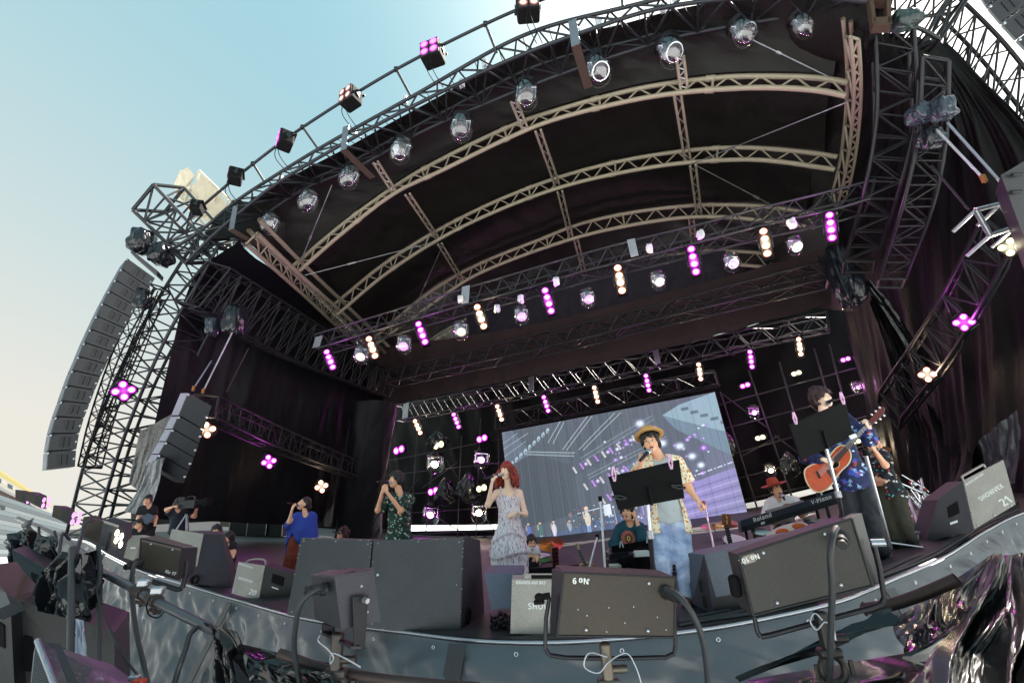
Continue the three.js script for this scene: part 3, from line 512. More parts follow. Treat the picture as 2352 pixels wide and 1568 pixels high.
// ---------- hung speaker arrays ----------
const cabBlack = mat(0x202129, 0.55, 0.05, { map: scuff, bumpMap: grainBump, bumpScale: 0.001 }), slotMat = mat(0x0c0c10, 0.6);
function hungArray(lab, corners, offs, D, depth, slots, side) {
  const o = thing('speaker_array', lab, 'hung speakers', at(corners[corners.length - 1][0], corners[corners.length - 1][1], depth));
  const n = corners.length - 1;
  for (let i = 0; i < n; i++) {
    const off = (t) => [lerp(offs[0][0], offs[1][0], t), lerp(offs[0][1], offs[1][1], t)];
    const o0 = off(i / n), o1 = off((i + 1) / n), [a, b] = [corners[i], corners[i + 1]], gp = 0.04;
    const A = at(a[0], a[1], depth), Bq = at(b[0], b[1], depth), C = at(b[0] + o1[0], b[1] + o1[1], depth + 0.12), Dq = at(a[0] + o0[0], a[1] + o0[1], depth + 0.12);
    const q = [A.clone().lerp(Bq, gp), Bq.clone().lerp(A, gp), C.clone().lerp(Dq, gp), Dq.clone().lerp(C, gp)];
    const cab = partW(o, 'cabinet', hexaG(q, q.map((p) => p.clone().add(D))), cabBlack);
    const inn = (s, t, e) => q[0].clone().lerp(q[3], s).lerp(q[1].clone().lerp(q[2], s), t).addScaledVector(AX.fw, -e);
    if (slots) for (const [s0, s1] of [[0.34, 0.5], [0.55, 0.7]]) { const w = [inn(s0, 0.2, 0.012), inn(s0, 0.82, 0.012), inn(s1, 0.82, 0.012), inn(s1, 0.2, 0.012)]; partW(cab, 'grille_slot', hexaG(w, w.map((p) => p.clone().addScaledVector(AX.fw, 0.01))), slotMat); }
    for (const [s, t] of [[0.03, 0.06], [0.97, 0.5]]) { const p = inn(s, t, 0.015); partW(cab, 'rigging_pin', boxG(0.05, 0.05, 0.04, p.x, p.y, p.z, 0.012), M.bolt); }
    if (side) { const s2 = [q[0], q[1], q[1].clone().add(D), q[0].clone().add(D)].map((p) => p.clone().add(v3(-0.006, 0, 0.004))); const w = [s2[0].clone().lerp(s2[3], 0.1), s2[1].clone().lerp(s2[2], 0.1), s2[1].clone().lerp(s2[2], 0.92), s2[0].clone().lerp(s2[3], 0.92)]; partW(cab, 'side_plate', hexaG(w, w.map((p) => p.clone().add(v3(0.004, 0, -0.003)))), side); }
  }
  return o;
}
const LA = [[292, 592], [278, 617], [264, 642], [250, 668], [235, 696], [221, 725], [207, 755], [193, 786], [180, 818], [166, 850], [153, 885], [141, 920], [128, 956], [117, 995], [110, 1036], [107, 1080]];
const arrL = hungArray('tall curved line of black speaker cabinets hung at the left beside the lattice tower', LA, [[64, 46], [64, -7]], v3(-0.62, 0.04, -0.5), 12.4, true, mat(0x47525f, 0.5));
{ const b = [[299, 580], [302, 574], [362, 622], [359, 632]].map(([u, v]) => at(u, v, 12.3)); partW(arrL, 'fly_bar', hexaG(b, b.map((p) => p.clone().add(v3(-0.1, 0, -0.35)))), M.truss); }
{
  const sideM = mat(0x8e90a0, 0.4, 0.1, { map: scuff });
  const o = hungArray('small curved line of speaker cabinets hung on the left wing with pale sides', [[434, 900], [411, 955], [397, 985], [382, 1014], [366, 1043], [351, 1070]], [[52, 30], [70, 40]], v3(-0.28, 0.03, -0.1), 11.2, false, sideM);
  const o2 = hungArray('dark speaker array hung above the top right corner against the sky', [[2240, -30], [2268, 14], [2300, 52], [2335, 90], [2372, 128]], [[70, -50], [70, -50]], v3(0.4, 0.3, -0.3), 8.4, true, null);
  const o3 = thing('side_speaker', 'grey speaker panel with handles at the right edge, hung on chains', 'hung speaker', at(2340, 500, 6.4));
  const q = [[2300, 402], [2360, 366], [2440, 520], [2370, 590]].map(([u, v]) => at(u, v, 6.6)); partW(o3, 'cabinet', hexaG(q, q.map((p) => p.clone().add(v3(0.3, 0, -0.4)))), mat(0x26282d, 0.5, 0.1, { map: scuff }));
  for (const [u, v] of [[2338, 400], [2336, 440]]) { const p = at(u, v, 6.55); partW(o3, 'handle', boxG(0.16, 0.05, 0.05, p.x, p.y, p.z, 0.02), slotMat); }
  // the dark hung cluster behind it
}

// behind the left wing: a pale tent edge and dark cases
{
  single('backstage_cloth', gridG(40, 6, (s, t) => at(lerp(300, 930, s), lerp(1150, 1320, t), 27 + fbm(s * 9, t, 2) * 0.4)), blackCloth2, 'black cloth closing the view behind the tent edge at the left', 'drape');
  const o = thing('side_tent', 'beige tent roof edge with a scalloped rim behind the left wing', 'tent', at(580, 1270, 22)), q = [[505, 1188, 22], [660, 1232, 21], [660, 1252, 21], [505, 1214, 22]].map((a) => at(...a));
  partW(o, 'roof_cloth', hexaG(q, q.map((p) => p.clone().add(v3(-0.3, 0.2, -2)))), mat(0x8f8674, 0.8, 0, { map: scuff })); partW(o, 'pole', cylG(at(652, 1230, 20.8), at(636, 1310, 20.5), 0.06, 0.06, 8), M.silver);
  for (let i = 0; i < 11; i++) { const a = q[3].clone().lerp(q[2], (i + 0.5) / 11); partW(o, 'scallop', new THREE.SphereGeometry(0.16, 10, 8).scale(0.8, 0.7, 0.3).translate(a.x, a.y, a.z), mat(0xb0a48c, 0.8)); }
  [['lower', 548, 1276, 0.7], ['taller', 590, 1270, 0.95], ['rightmost', 626, 1282, 0.6]].forEach(([w, u, v, h]) => { const p = at(u, v, 17), k = thing('flight_case', `${w} black road case with metal edges behind the left wing`, 'road case', v3(p.x, deckY(p.x), p.z)); partW(k, 'case', boxG(0.7, h, 0.5, p.x, deckY(p.x) + h / 2, p.z, 0.02), M.black); for (const x of [-0.35, 0.35]) partW(k, 'metal_edge', boxG(0.03, h, 0.03, p.x + x, deckY(p.x) + h / 2, p.z + 0.25, 0.005), M.silver); });
}
// cables between the speaker array and the tower
[[352, 660, 200, 1040], [362, 668, 214, 1046], [346, 700, 190, 1060], [372, 690, 236, 1010]].forEach(([a, b, c, d], i) => { const t = thing('tower_cable', `thin dark cable hanging between the left speaker array and the tower, ${ORD[i]} of four`, 'cable', at(c, d, 12.6), 'cables beside the left speaker array'); partW(t, 'line', tubeG([at(a, b, 12.7), at(lerp(a, c, 0.4) - 4 + i * 3, lerp(b, d, 0.42), 12.6), at(c, d, 12.5)], 0.016, 30, 6), M.matte); });

// ---------- lamps ----------
const MAG = { core: new THREE.Color(2.2, 0.5, 2.2), rim: new THREE.Color(1.0, 0.004, 1.1), light: new THREE.Color(1, 0.12, 1) };
const WRM = { core: new THREE.Color(3.6, 2.6, 1.8), rim: new THREE.Color(0.9, 0.26, 0.13), light: new THREE.Color(1, 0.75, 0.5) };
const YEL = { core: new THREE.Color(3, 2.8, 1.7), rim: new THREE.Color(0.5, 0.44, 0.18), light: new THREE.Color(1, 0.92, 0.6) };
const PIN = { core: new THREE.Color(0.36, 0.15, 0.35), rim: new THREE.Color(0.3, 0.012, 0.28), light: new THREE.Color(1, 0.3, 0.9) };
const DIM = { core: new THREE.Color(0.29, 0.26, 0.23), rim: new THREE.Color(0.12, 0.03, 0.025), light: new THREE.Color(1, 0.8, 0.7) };
const glow = (c) => new THREE.MeshStandardMaterial({ color: 0x000000, emissive: c, emissiveIntensity: 1, roughness: 0.4 });
for (const k of [MAG, WRM, YEL, PIN, DIM]) { k.coreM = glow(k.core); k.rimM = glow(k.rim); }
const LENS = new THREE.SphereGeometry(1, 16, 8, 0, Math.PI * 2, 0, Math.PI / 2).rotateX(Math.PI / 2).scale(1, 1, 0.3), RIM = new THREE.TorusGeometry(1.08, 0.2, 8, 20);
const RIB = new THREE.TorusGeometry(1, 0.12, 6, 16);
// a housing with round lenses on its +z face; size in metres
function lampBox(name, label, cat, group, C, X, N, w, h, d, lenses, r, col, power) {
  const o = thing(name, label, cat, C, group); const n = N.clone().normalize(), x = X.clone().addScaledVector(n, -X.dot(n)).normalize();
  o.quaternion.setFromRotationMatrix(new THREE.Matrix4().makeBasis(x, n.clone().cross(x), n)); o.updateMatrixWorld(true);
  partL(o, 'housing', boxG(w, h, d, 0, 0, -d / 2 - 0.004, Math.min(w, h) * 0.12), M.matte);
  for (const [a, b] of lenses) {
    const l = partL(o, 'lens', LENS, col.coreM); l.position.set(a, b, 0); l.scale.setScalar(r);
    const q = partL(l, 'lens_rim', RIM, col.rimM);
  }
  partL(o, 'yoke', merge([boxG(0.02, h * 0.5, 0.05, -w / 2 - 0.015, h * 0.1, -d * 0.6), boxG(0.02, h * 0.5, 0.05, w / 2 + 0.015, h * 0.1, -d * 0.6), boxG(w + 0.06, 0.03, 0.05, 0, h * 0.34, -d - 0.02)]), M.truss);
  if (power) { const L = new THREE.PointLight(col.light, power); L.position.set(0, 0, 0.06); L.castShadow = true; L.shadow.radius = 4; o.add(L); }
  return o;
}
function strip(label, group, T, u0, v0, u1, v1, col, power) {
  const P = { P: T.P.P.clone().addScaledVector(T.P.n, 0.12), n: T.P.n };
  const a = onV(P, u0, v0), b = onV(P, u1, v1), L = a.distanceTo(b), up = a.clone().sub(b).normalize(), c = a.clone().add(b).multiplyScalar(0.5);
  const N = EYE.clone().sub(c).add(v3(0, -1.2, 0)).normalize(), X = up.clone().cross(N).normalize(), n = X.clone().cross(up);
  lampBox('lamp_strip', label, 'stage lamp', group, c, X, n, L * 0.42, L * 1.36, 0.12, [-0.5, -0.167, 0.167, 0.5].map((k) => [0, k * L]), L * 0.11, col, power);
}
const midS = [[750, 808, 764, 843, 'MAG'], [847, 778, 861, 817, 'WRM'], [961, 744, 976, 785, 'MAG'], [1096, 705, 1111, 749, 'WRM'], [1252, 667, 1266, 714, 'MAG'], [1419, 615, 1429, 667, 'WRM'], [1588, 572, 1599, 624, 'MAG'], [1754, 531, 1763, 582, 'WRM'], [1906, 494, 1912, 546, 'MAG']];
const backS = [[953, 967, 965, 994, 'WRM'], [1042, 952, 1053, 980, 'MAG'], [1142, 933, 1152, 963, 'WRM'], [1249, 912, 1259, 943, 'MAG'], [1365, 890, 1373, 922, 'WRM'], [1484, 863, 1491, 896, 'MAG'], [1605, 837, 1610, 870, 'WRM'], [1723, 808, 1728, 842, 'MAG'], [1835, 779, 1840, 813, 'WRM']];
const COL = { MAG, WRM, YEL, PIN, DIM }, cn = { MAG: 'magenta', WRM: 'warm white', YEL: 'yellowish', PIN: 'pink', DIM: 'pale' };
midS.forEach(([a, b, c, d, k], i) => strip(`strip of four ${cn[k]} lamps, ${ORD[i]} from the left on the middle truss`, 'four-lamp strips on the middle truss', midT, a, b, c, d, COL[k], 1.0));
backS.forEach(([a, b, c, d, k], i) => strip(`strip of four ${cn[k]} lamps, ${ORD[i]} from left on the truss above the screen`, 'four-lamp strips on the rear truss', backT, a, b, c, d, COL[k], 1.0));

// clear rain domes with a moving head inside
const domeMat = new THREE.MeshPhysicalMaterial({ color: 0xffffff, transmission: 1, thickness: 0, roughness: 0.02, ior: 2.1 });
const DOME = new THREE.LatheGeometry([[0, -1], [0.25, -0.97], [0.5, -0.87], [0.72, -0.69], [0.88, -0.45], [0.97, -0.18], [1, 0.1], [0.98, 0.45], [0.92, 0.8], [0.86, 1]].map(([x, y]) => new THREE.Vector2(x, y)), 28);
const headMat = mat(0xd4d8e0, 0.16, 0.8), headDark = mat(0x17181c, 0.3, 0.3);
const HEADG = merge([new THREE.CylinderGeometry(0.6, 0.66, 1.05, 18, 1, false)]), YOKEG = merge([boxG(0.1, 0.9, 0.3, -0.72, 0.35, 0, 0.04), boxG(0.1, 0.9, 0.3, 0.72, 0.35, 0, 0.04), boxG(1.54, 0.14, 0.4, 0, 0.82, 0, 0.04)]);
const BASEG = merge([new THREE.CylinderGeometry(0.95, 0.9, 0.25, 20), new THREE.CylinderGeometry(0.5, 0.6, 0.3, 8).translate(0, 0.25, 0)]), LEDDOT = new THREE.SphereGeometry(0.07, 6, 5);
function dome(label, group, base, tip, R, col, aim, hs = 1) {
  const dir = tip.clone().sub(base), L = dir.length(); dir.normalize();
  const c = tip.clone().addScaledVector(dir, -R);
  const o = thing('dome_lamp', label, 'stage lamp', c, group);
  o.quaternion.setFromUnitVectors(v3(0, -1, 0), dir); o.scale.setScalar(R); o.updateMatrixWorld(true);
  partL(o, 'clear_dome', DOME, domeMat); partL(o, 'base', BASEG.clone().translate(0, 1.1, 0), headDark); partL(o, 'yoke', YOKEG.clone().translate(0, 0.1, 0), headMat);
  const h = partL(o, 'lamp_head', HEADG, headMat); h.position.set(0, 0.3, 0); h.rotation.set(aim[0], 0, aim[1]); h.scale.setScalar(hs);
  const face = partL(h, 'lens', LENS.clone().scale(0.58, 0.58, 0.58).rotateX(Math.PI / 2).translate(0, -0.52, 0), col ? col.coreM : mat(0x3a2f3a, 0.1, 0.3));
  return o;
}
const frontD = [[560, 540, 538, 581], [630, 492, 606, 538], [718, 440, 694, 487], [812, 388, 788, 434], [930, 322, 908, 374], [1064, 262, 1054, 323], [1210, 182, 1208, 248], [1366, 120, 1382, 190], [1522, 84, 1556, 146], [1686, 42, 1728, 98], [1826, 30, 1872, 80]];
frontD.forEach(([a, b, c, d], i) => {
  const P = PF2; const A = onV(P, a, b), B = onV(P, c, d), dp = B.clone().sub(EYE).dot(AX.fw), r = [20, 22, 23, 24, 26, 28, 30, 32, 33, 32, 31][i] * dp / F;
  dome(`large clear dome lamp, ${ORD[i]} from the left under the front roof truss`, 'clear domes under the front truss', A, B, r, null, [-0.5, 0.1]);
});
const midD = [[832, 800, 826, 838, 'WRM'], [930, 768, 925, 814, 'MAG'], [1059, 738, 1059, 781, 'DIM'], [1196, 702, 1199, 746, 'MAG'], [1346, 658, 1354, 706, 'MAG'], [1506, 614, 1516, 666, 'YEL'], [1672, 570, 1686, 624, 'MAG'], [1820, 536, 1831, 586, 'DIM']];
midD.forEach(([a, b, c, d, k], i) => { const P = { P: midT.P.P.clone().addScaledVector(midT.P.n, -0.25), n: midT.P.n }; dome(`small clear dome lamp, ${ORD[i]} from the left under the middle truss`, 'clear domes under the middle truss', onV(P, a, b), onV(P, c, d), 19 * onV(P, c, d).sub(EYE).dot(AX.fw) / F, k === 'DIM' ? DIM : k === 'MAG' ? PIN : DIM, [-0.75, 0.1]); });
{
  const PS = { P: backT.P.P.clone().addScaledVector(backT.P.n, -1.2), n: backT.P.n }, S = (u, v) => onV(PS, u, v);
  const bd = [[1000, 1058, 1000, 1092, 'WRM', 'behind the man in the green shirt, upper'], [1107, 1045, 1104, 1080, 'MAG', 'on the scaffold above the red-haired singer'], [991, 1172, 986, 1208, 'MAG', 'low on the scaffold right of the green shirt'], [1101, 1163, 1100, 1202, 'WRM', 'low on the scaffold by the red-haired singer'], [1728, 925, 1734, 965, 'MAG', 'at the right of the screen'], [1767, 1055, 1771, 1098, 'WRM', 'just above the orange hat'], [1876, 890, 1884, 925, 'WRM', 'behind the guitarist'], [1960, 868, 1976, 905, 'PIN', 'right of the guitarist, above the guitar head'], [1995, 1000, 2005, 1040, 'WRM', 'beside the fretting hand of the guitarist']];
  bd.forEach(([a, b, c, d, k, s]) => { const B = S(c, d); const o = dome(`dome lamp glowing ${cn[k]} ${s}`, null, S(a, b), B, B.distanceTo(S(c + 16, d)), COL[k], [-1.2, 0], 0.66); const L = new THREE.PointLight(COL[k].light, 0.5); L.position.copy(o.position).addScaledVector(PS.n, 0.4); L.castShadow = true; L.shadow.radius = 4; scene.add(L); });
  const tw = [[916, 1033, 'MAG', 'above the head of the man in the green shirt'], [1007, 1022, 'YEL', 'between two magenta ones left of the screen'], [1107, 1007, 'MAG', 'just left of the screen top'], [995, 1128, 'MAG', 'level with the green shoulder'], [1106, 1121, 'YEL', 'behind the raised elbow of the red-haired singer'], [1101, 1244, 'MAG', 'low behind the black plywood box'], [1712, 885, 'MAG', 'right of the screen top corner'], [1830, 857, 'YEL', 'high right on the scaffold'], [1943, 825, 'MAG', 'top right on the scaffold'], [1747, 1005, 'YEL', 'left of the black music stand of the guitarist'], [1967, 1014, 'YEL', 'by the neck of the acoustic guitar']];
  tw.forEach(([u, v, k, s]) => { const c = S(u, v), w = c.distanceTo(S(u + 14, v)); lampBox('twin_lamp', `pair of small ${cn[k]} lamps ${s}`, 'stage lamp', null, c, v3(PS.n.z, 0, -PS.n.x).add(v3(0, 0.15, 0)), PS.n.clone().add(v3(0, -0.1, 0)), w * 2, w * 1.1, 0.14, [[-w * 0.45, 0], [w * 0.45, 0]], w * 0.32, COL[k], 0.5); });
  const quads = [[283, 897, 11.9, 'MAG', 'on the lattice tower at the left', 17], [474, 987, 11.6, 'WRM', 'beside the small hung array on the left wing', 14], [617, 1060, 13.6, 'MAG', 'in the middle of the left wing truss', 12], [738, 1117, 15.3, 'WRM', 'at the column end of the left wing truss', 11], [2322, 567, 7.3, 'YEL', 'near the right edge on the right wing', 16], [2215, 740, 8.6, 'MAG', 'on the lower right wing truss', 15], [2131, 860, 9.8, 'WRM', 'at the inner end of the right wing truss', 13]];
  quads.forEach(([u, v, d, k, s, w]) => { const c = at(u, v, d), W = w * d / F; lampBox('quad_lamp', `four-lens square lamp glowing ${cn[k]} ${s}`, 'stage lamp', null, c, at(u + 20, v + 12, d).sub(c), EYE.clone().sub(c), W * 2.5, W * 2.5, 0.2, [[-W * 0.6, 0.6 * W], [W * 0.6, 0.6 * W], [-W * 0.6, -0.6 * W], [W * 0.6, -0.6 * W]], W * 0.36, COL[k], 0.8); });
}
// four-lens boxes on the lamp rail against the sky, each turned its own way
const railL = [[1222, 22, 'DIM', 62, 0.0], [998, 128, 'PIN', 58, -0.28], [808, 232, 'DIM', 50, -0.5], [657, 332, 'PIN', 44, -0.9], [545, 415, 'DIM', 38, -1.1], [460, 487, 'DIM', 33, -1.25]];
railL.forEach(([u, v, k, w, yaw], i) => {
  const c = onV(PR, u, v).addScaledVector(PF.n, 0.25), W = w * c.clone().sub(EYE).dot(AX.fw) / F, N = v3(Math.sin(yaw), 0.02, Math.cos(yaw)).normalize();
  const X = v3(Math.cos(yaw), 0.05, -Math.sin(yaw));
  const o = lampBox('rail_lamp', `square lamp with four ${i % 2 ? 'pink' : 'pale'} lenses, ${ORD[5 - i]} from the left on the pipe rail`, 'stage lamp', 'square lamps on the pipe rail', c, X, N, W * 0.86, W * 0.86, W * 0.7, [[-0.2, 0.2], [0.2, 0.2], [-0.2, -0.2], [0.2, -0.2]].map(([a, b]) => [a * W, b * W]), W * 0.14, COL[k], 0);
  for (const [a, b] of [[-0.2, 0.2], [0.2, 0.2], [-0.2, -0.2], [0.2, -0.2]]) partL(o, 'lens_collar', boxG(W * 0.4, W * 0.4, 0.05, a * W, b * W, -0.02, 0.04), M.black);
  const p = onV(PR, u, v); bar(o, 'bracket', p, c.clone().addScaledVector(N, -W * 0.3), 0.03, M.truss, 8); partL(o, 'knob', new THREE.CylinderGeometry(W * 0.09, W * 0.09, W * 0.98, 10).rotateZ(Math.PI / 2).translate(0, 0, -W * 0.35), M.truss);
  const w2 = c.clone().add(v3(0, -W * 0.4, 0)); for (const s of [-0.06, 0.06]) partW(o, 'cable', tubeG([w2, w2.clone().add(v3(s, -0.3, -0.1)), w2.clone().add(v3(0.2 + s, -0.55, -0.4))], 0.01, 12, 5), M.matte);
});
// small reflective bags tied in the trusses
{
  const bm = mat(0xc4c6cc, 0.35, 0.2); let n = 0;
  const wrapLab = ['left end of the front truss', 'between the third and fourth dome', 'above the fifth dome', 'right of the fifth dome', 'left of the sixth dome', 'right of the sixth dome', 'above the eighth dome', 'left of the ninth dome', 'right of the ninth dome', 'left of the tenth dome', 'near the right end of the front truss'];
  [[672, 432], [838, 330], [952, 258], [935, 372], [1080, 225], [1132, 180], [1385, 95], [1530, 62], [1556, 44], [1672, 36], [1800, 8]].forEach(([u, v], i) => crumple('plug_bag', `pale plastic bag in the front truss, ${wrapLab[i]}`, 'bag', onV(PF2, u, v).addScaledVector(PF.n, 0.45), 0.07, 0.13, 0.07, bm, 0.5));
  [[1146, 712, 'beside the fourth lamp strip'], [1282, 650, 'left of the fifth lamp strip'], [1200, 690, 'above the fourth dome'], [1494, 575, 'right of the middle joint plate'], [1610, 545, 'right of the seventh lamp strip'], [1818, 520, 'near the ninth lamp strip'], [1062, 690, 'left of the fourth lamp strip']].forEach(([u, v, s]) => crumple('plug_bag', `small pale plastic bag tied on the middle truss, ${s}`, 'bag', onV(midT.P, u, v).addScaledVector(midT.P.n, 0.1), 0.07, 0.11, 0.07, bm, 0.5));
}

// ---------- video screen ----------
{
  const PSc = { P: backT.P.P.clone().addScaledVector(backT.P.n, -0.5), n: backT.P.n };
  const c = [[1153, 993], [1642, 900], [1722, 1196], [1185, 1292]].map(([u, v]) => onV(PSc, u, v));
  const o = thing('video_screen', 'large video screen showing the band on stage, with dark rigging and lamps in the picture', 'screen', c[3]);
  partW(o, 'cabinet', slabG([c[3], c[2], c[1], c[0]], PSc.n, 0.15, 0.01), M.matte);
  const t = canvasTex(1024, 640, (g, w, h) => {
    const gr = g.createLinearGradient(0, 0, w, h); gr.addColorStop(0, '#4a5160'); gr.addColorStop(0.35, '#33363f'); gr.addColorStop(0.7, '#3a3a48'); gr.addColorStop(1, '#6a6488'); g.fillStyle = gr; g.fillRect(0, 0, w, h);
    const glowDot = (x, y, r, c) => { const q = g.createRadialGradient(x, y, 0, x, y, r * 2.6); q.addColorStop(0, '#ffffff'); q.addColorStop(0.3, c); q.addColorStop(1, 'rgba(60,50,90,0)'); g.fillStyle = q; g.beginPath(); g.arc(x, y, r * 2.6, 0, 7); g.fill(); };
    g.fillStyle = '#2e323b'; g.beginPath(); g.moveTo(60, 0); g.lineTo(640, 0); g.lineTo(540, 240); g.lineTo(330, 300); g.lineTo(150, 130); g.fill();
    g.fillStyle = '#27292f'; g.beginPath(); g.moveTo(0, 190); g.lineTo(160, 140); g.lineTo(350, 230); g.lineTo(345, 470); g.lineTo(0, 500); g.fill();
    g.fillStyle = '#7f98a8'; g.beginPath(); g.moveTo(800, 70); g.lineTo(880, 30); g.lineTo(1024, 0); g.lineTo(1024, 210); g.fill(); g.fillStyle = '#566a7a'; g.beginPath(); g.moveTo(800, 70); g.lineTo(1024, 210); g.lineTo(1024, 330); g.lineTo(840, 150); g.fill();
    for (let i = 0; i < 5; i++) { g.fillStyle = '#3d4c58'; g.fillRect(880 + i * 34, 50 + i * 26, 30, 16); }
    g.fillStyle = '#3f5868'; g.beginPath(); g.moveTo(540, 330); g.lineTo(680, 250); g.lineTo(720, 300); g.lineTo(700, 400); g.lineTo(560, 410); g.fill();
    const seg = (c, lw, l) => { g.strokeStyle = c; g.lineWidth = lw; for (const [a, b, x, y] of l) { g.beginPath(); g.moveTo(a, b); g.lineTo(x, y); g.stroke(); } };
    seg('#9aa2a4', 4, [[250, 100, 330, 0], [275, 110, 350, 6], [320, 150, 470, 0], [340, 156, 492, 4], [400, 166, 600, 10], [420, 172, 628, 14], [110, 120, 380, 176], [116, 136, 372, 192]]);
    seg('#6f7a82', 2, Array.from({ length: 26 }, (_, i) => [116 + i * 10, 122 + i * 2.2, 122 + i * 10, 138 + i * 2.3]));
    seg('#77808a', 3, [[400, 210, 760, 60], [404, 230, 764, 82], [420, 300, 800, 180], [424, 316, 804, 196]]); seg('#5d646c', 1.6, Array.from({ length: 40 }, (_, i) => [402 + i * 9, 210 - i * 3.8, 408 + i * 9, 226 - i * 3.8]));
    seg('#9aa6ac', 3, [[0, 60, 90, 20], [0, 90, 150, 30], [0, 130, 130, 70]]);
    for (let i = 0; i < 10; i++) { g.fillStyle = '#9fb4c2'; g.beginPath(); g.ellipse(14 + i * 27, 190 - i * 17, 9, 15, 0.3, 0, 7); g.fill(); g.fillStyle = '#5a6c78'; g.beginPath(); g.ellipse(15 + i * 27, 196 - i * 17, 6, 8, 0.3, 0, 7); g.fill(); }
    for (const [n, x0, y0, x1, y1] of [[11, 360, 250, 770, 110], [10, 400, 340, 800, 250], [8, 470, 420, 700, 340]]) for (let i = 0; i < n; i++) { const x = lerp(x0, x1, i / n), y = lerp(y0, y1, i / n), c = i % 2 ? '#c65cf0' : '#f0dcd0'; for (let j = 0; j < 4; j++) glowDot(x + j * 3.4, y + j * 8, 3.6, c); if (i % 3 === 1) glowDot(x + 26, y + 4, 6, '#d8b8f0'); }
    for (let i = 0; i < 46; i++) glowDot(480 + rnd() * 480, 130 + rnd() * 320, 2 + rnd() * 4.5, rnd() < 0.5 ? '#c07af0' : '#e4ecff');
    for (const [x, y, r] of [[700, 90, 13], [842, 240, 12], [880, 300, 11], [775, 210, 12], [905, 350, 10], [840, 380, 9]]) glowDot(x, y, r, '#e4ecff');
    for (const [x, y] of [[860, 420], [900, 455], [820, 330], [930, 270]]) glowDot(x, y, 9, '#b45af0');
    g.fillStyle = '#2f3a5c'; g.beginPath(); g.moveTo(40, 560); g.lineTo(600, 500); g.lineTo(640, 640); g.lineTo(40, 640); g.fill();
    const g2 = g.createLinearGradient(620, 420, 1000, 640); g2.addColorStop(0, '#4a4270'); g2.addColorStop(0.55, '#8a74bc'); g2.addColorStop(1, '#746a98'); g.fillStyle = g2; g.beginPath(); g.moveTo(640, 470); g.lineTo(1024, 390); g.lineTo(1024, 640); g.lineTo(560, 640); g.fill();
    for (let i = 0; i < 9; i++) { g.fillStyle = i % 2 ? 'rgba(210,180,250,0.35)' : 'rgba(60,50,100,0.35)'; g.beginPath(); g.moveTo(700, 480 + i * 18); g.lineTo(1024, 420 + i * 24); g.lineTo(1024, 430 + i * 24); g.lineTo(690, 488 + i * 18); g.fill(); }
    g.strokeStyle = '#dfe6ff'; g.lineWidth = 5; g.setLineDash([20, 7, 6, 7]); g.beginPath(); g.moveTo(610, 450); g.lineTo(1024, 362); g.stroke(); g.setLineDash([]); seg('#cdd6ea', 4, [[345, 470, 470, 462]]);
    const man = (x, y, s, top, bot, hat) => { g.fillStyle = bot; g.fillRect(x - 7 * s, y - 46 * s, 6 * s, 46 * s); g.fillRect(x + 1 * s, y - 46 * s, 6 * s, 46 * s); g.fillStyle = top; g.beginPath(); g.ellipse(x, y - 64 * s, 11 * s, 26 * s, 0, 0, 7); g.fill(); g.fillStyle = '#d8a888'; g.fillRect(x - 15 * s, y - 92 * s, 5 * s, 26 * s); g.beginPath(); g.arc(x, y - 98 * s, 7 * s, 0, 7); g.fill(); g.fillStyle = hat || '#2a1e1a'; g.beginPath(); g.arc(x, y - 101 * s, 8 * s, Math.PI, 0); g.fill(); };
    man(90, 570, 0.95, '#3a4ca8', '#6a3428'); man(152, 580, 1.0, '#2a5a48', '#a8bcd0'); man(222, 590, 1.05, '#ddd0da', '#e4dce2'); man(390, 586, 1.3, '#e0c8a8', '#7896c4', '#e6cc9c'); man(604, 520, 0.9, '#4a68b0', '#383848'); man(300, 575, 0.8, '#8a90a0', '#404458');
    for (let i = 0; i < 150; i++) { g.fillStyle = ['#cdd8f0', '#7080a0', '#98342a', '#141a28', '#b0844a', '#e6ecff'][i % 6]; g.fillRect(300 + rnd() * 380, 440 + rnd() * 110, 1.5 + rnd() * 7, 1.5 + rnd() * 9); }
    g.fillStyle = '#e2e8f4'; g.fillRect(470, 452, 34, 52); seg('#d0d8e8', 2, [[450, 560, 462, 470], [520, 560, 516, 480], [560, 540, 556, 460], [640, 530, 640, 470]]);
    for (const [x, y, ww, hh] of [[110, 596, 80, 34], [320, 606, 70, 30], [460, 592, 84, 40], [560, 580, 70, 34]]) { g.fillStyle = '#465a78'; g.beginPath(); g.moveTo(x + 10, y); g.lineTo(x + ww, y); g.lineTo(x + ww - 6, y + hh); g.lineTo(x - 6, y + hh); g.fill(); }
    g.globalAlpha = 0.3; g.fillStyle = '#a4bccb'; g.fillRect(0, 0, w, h); g.globalAlpha = 1;
    for (let x = 0; x < w; x += 9) { g.globalAlpha = 0.03 + rnd() * 0.12; g.fillStyle = rnd() < 0.6 ? '#dfe8f4' : '#000000'; g.fillRect(x + rnd() * 5, 0, 1 + rnd() * 3, h); } g.globalAlpha = 1;
    for (let i = 0; i < 5000; i++) { g.globalAlpha = 0.10; g.fillStyle = rnd() < 0.5 ? '#ffffff' : '#000000'; g.fillRect(rnd() * w, rnd() * h, 2, 2); } g.globalAlpha = 1;
  });
  const pic = new THREE.BufferGeometry(), q = [c[3], c[2], c[0], c[1]].map((p) => p.clone().addScaledVector(PSc.n, 0.012));
  const pp = [], uu = [], ix = [], NN = 10; for (let j = 0; j <= NN; j++) for (let i = 0; i <= NN; i++) { const s = i / NN, tt = j / NN; const p = q[0].clone().lerp(q[1], s).lerp(q[2].clone().lerp(q[3], s), tt); pp.push(p.x, p.y, p.z); uu.push(s, tt); }
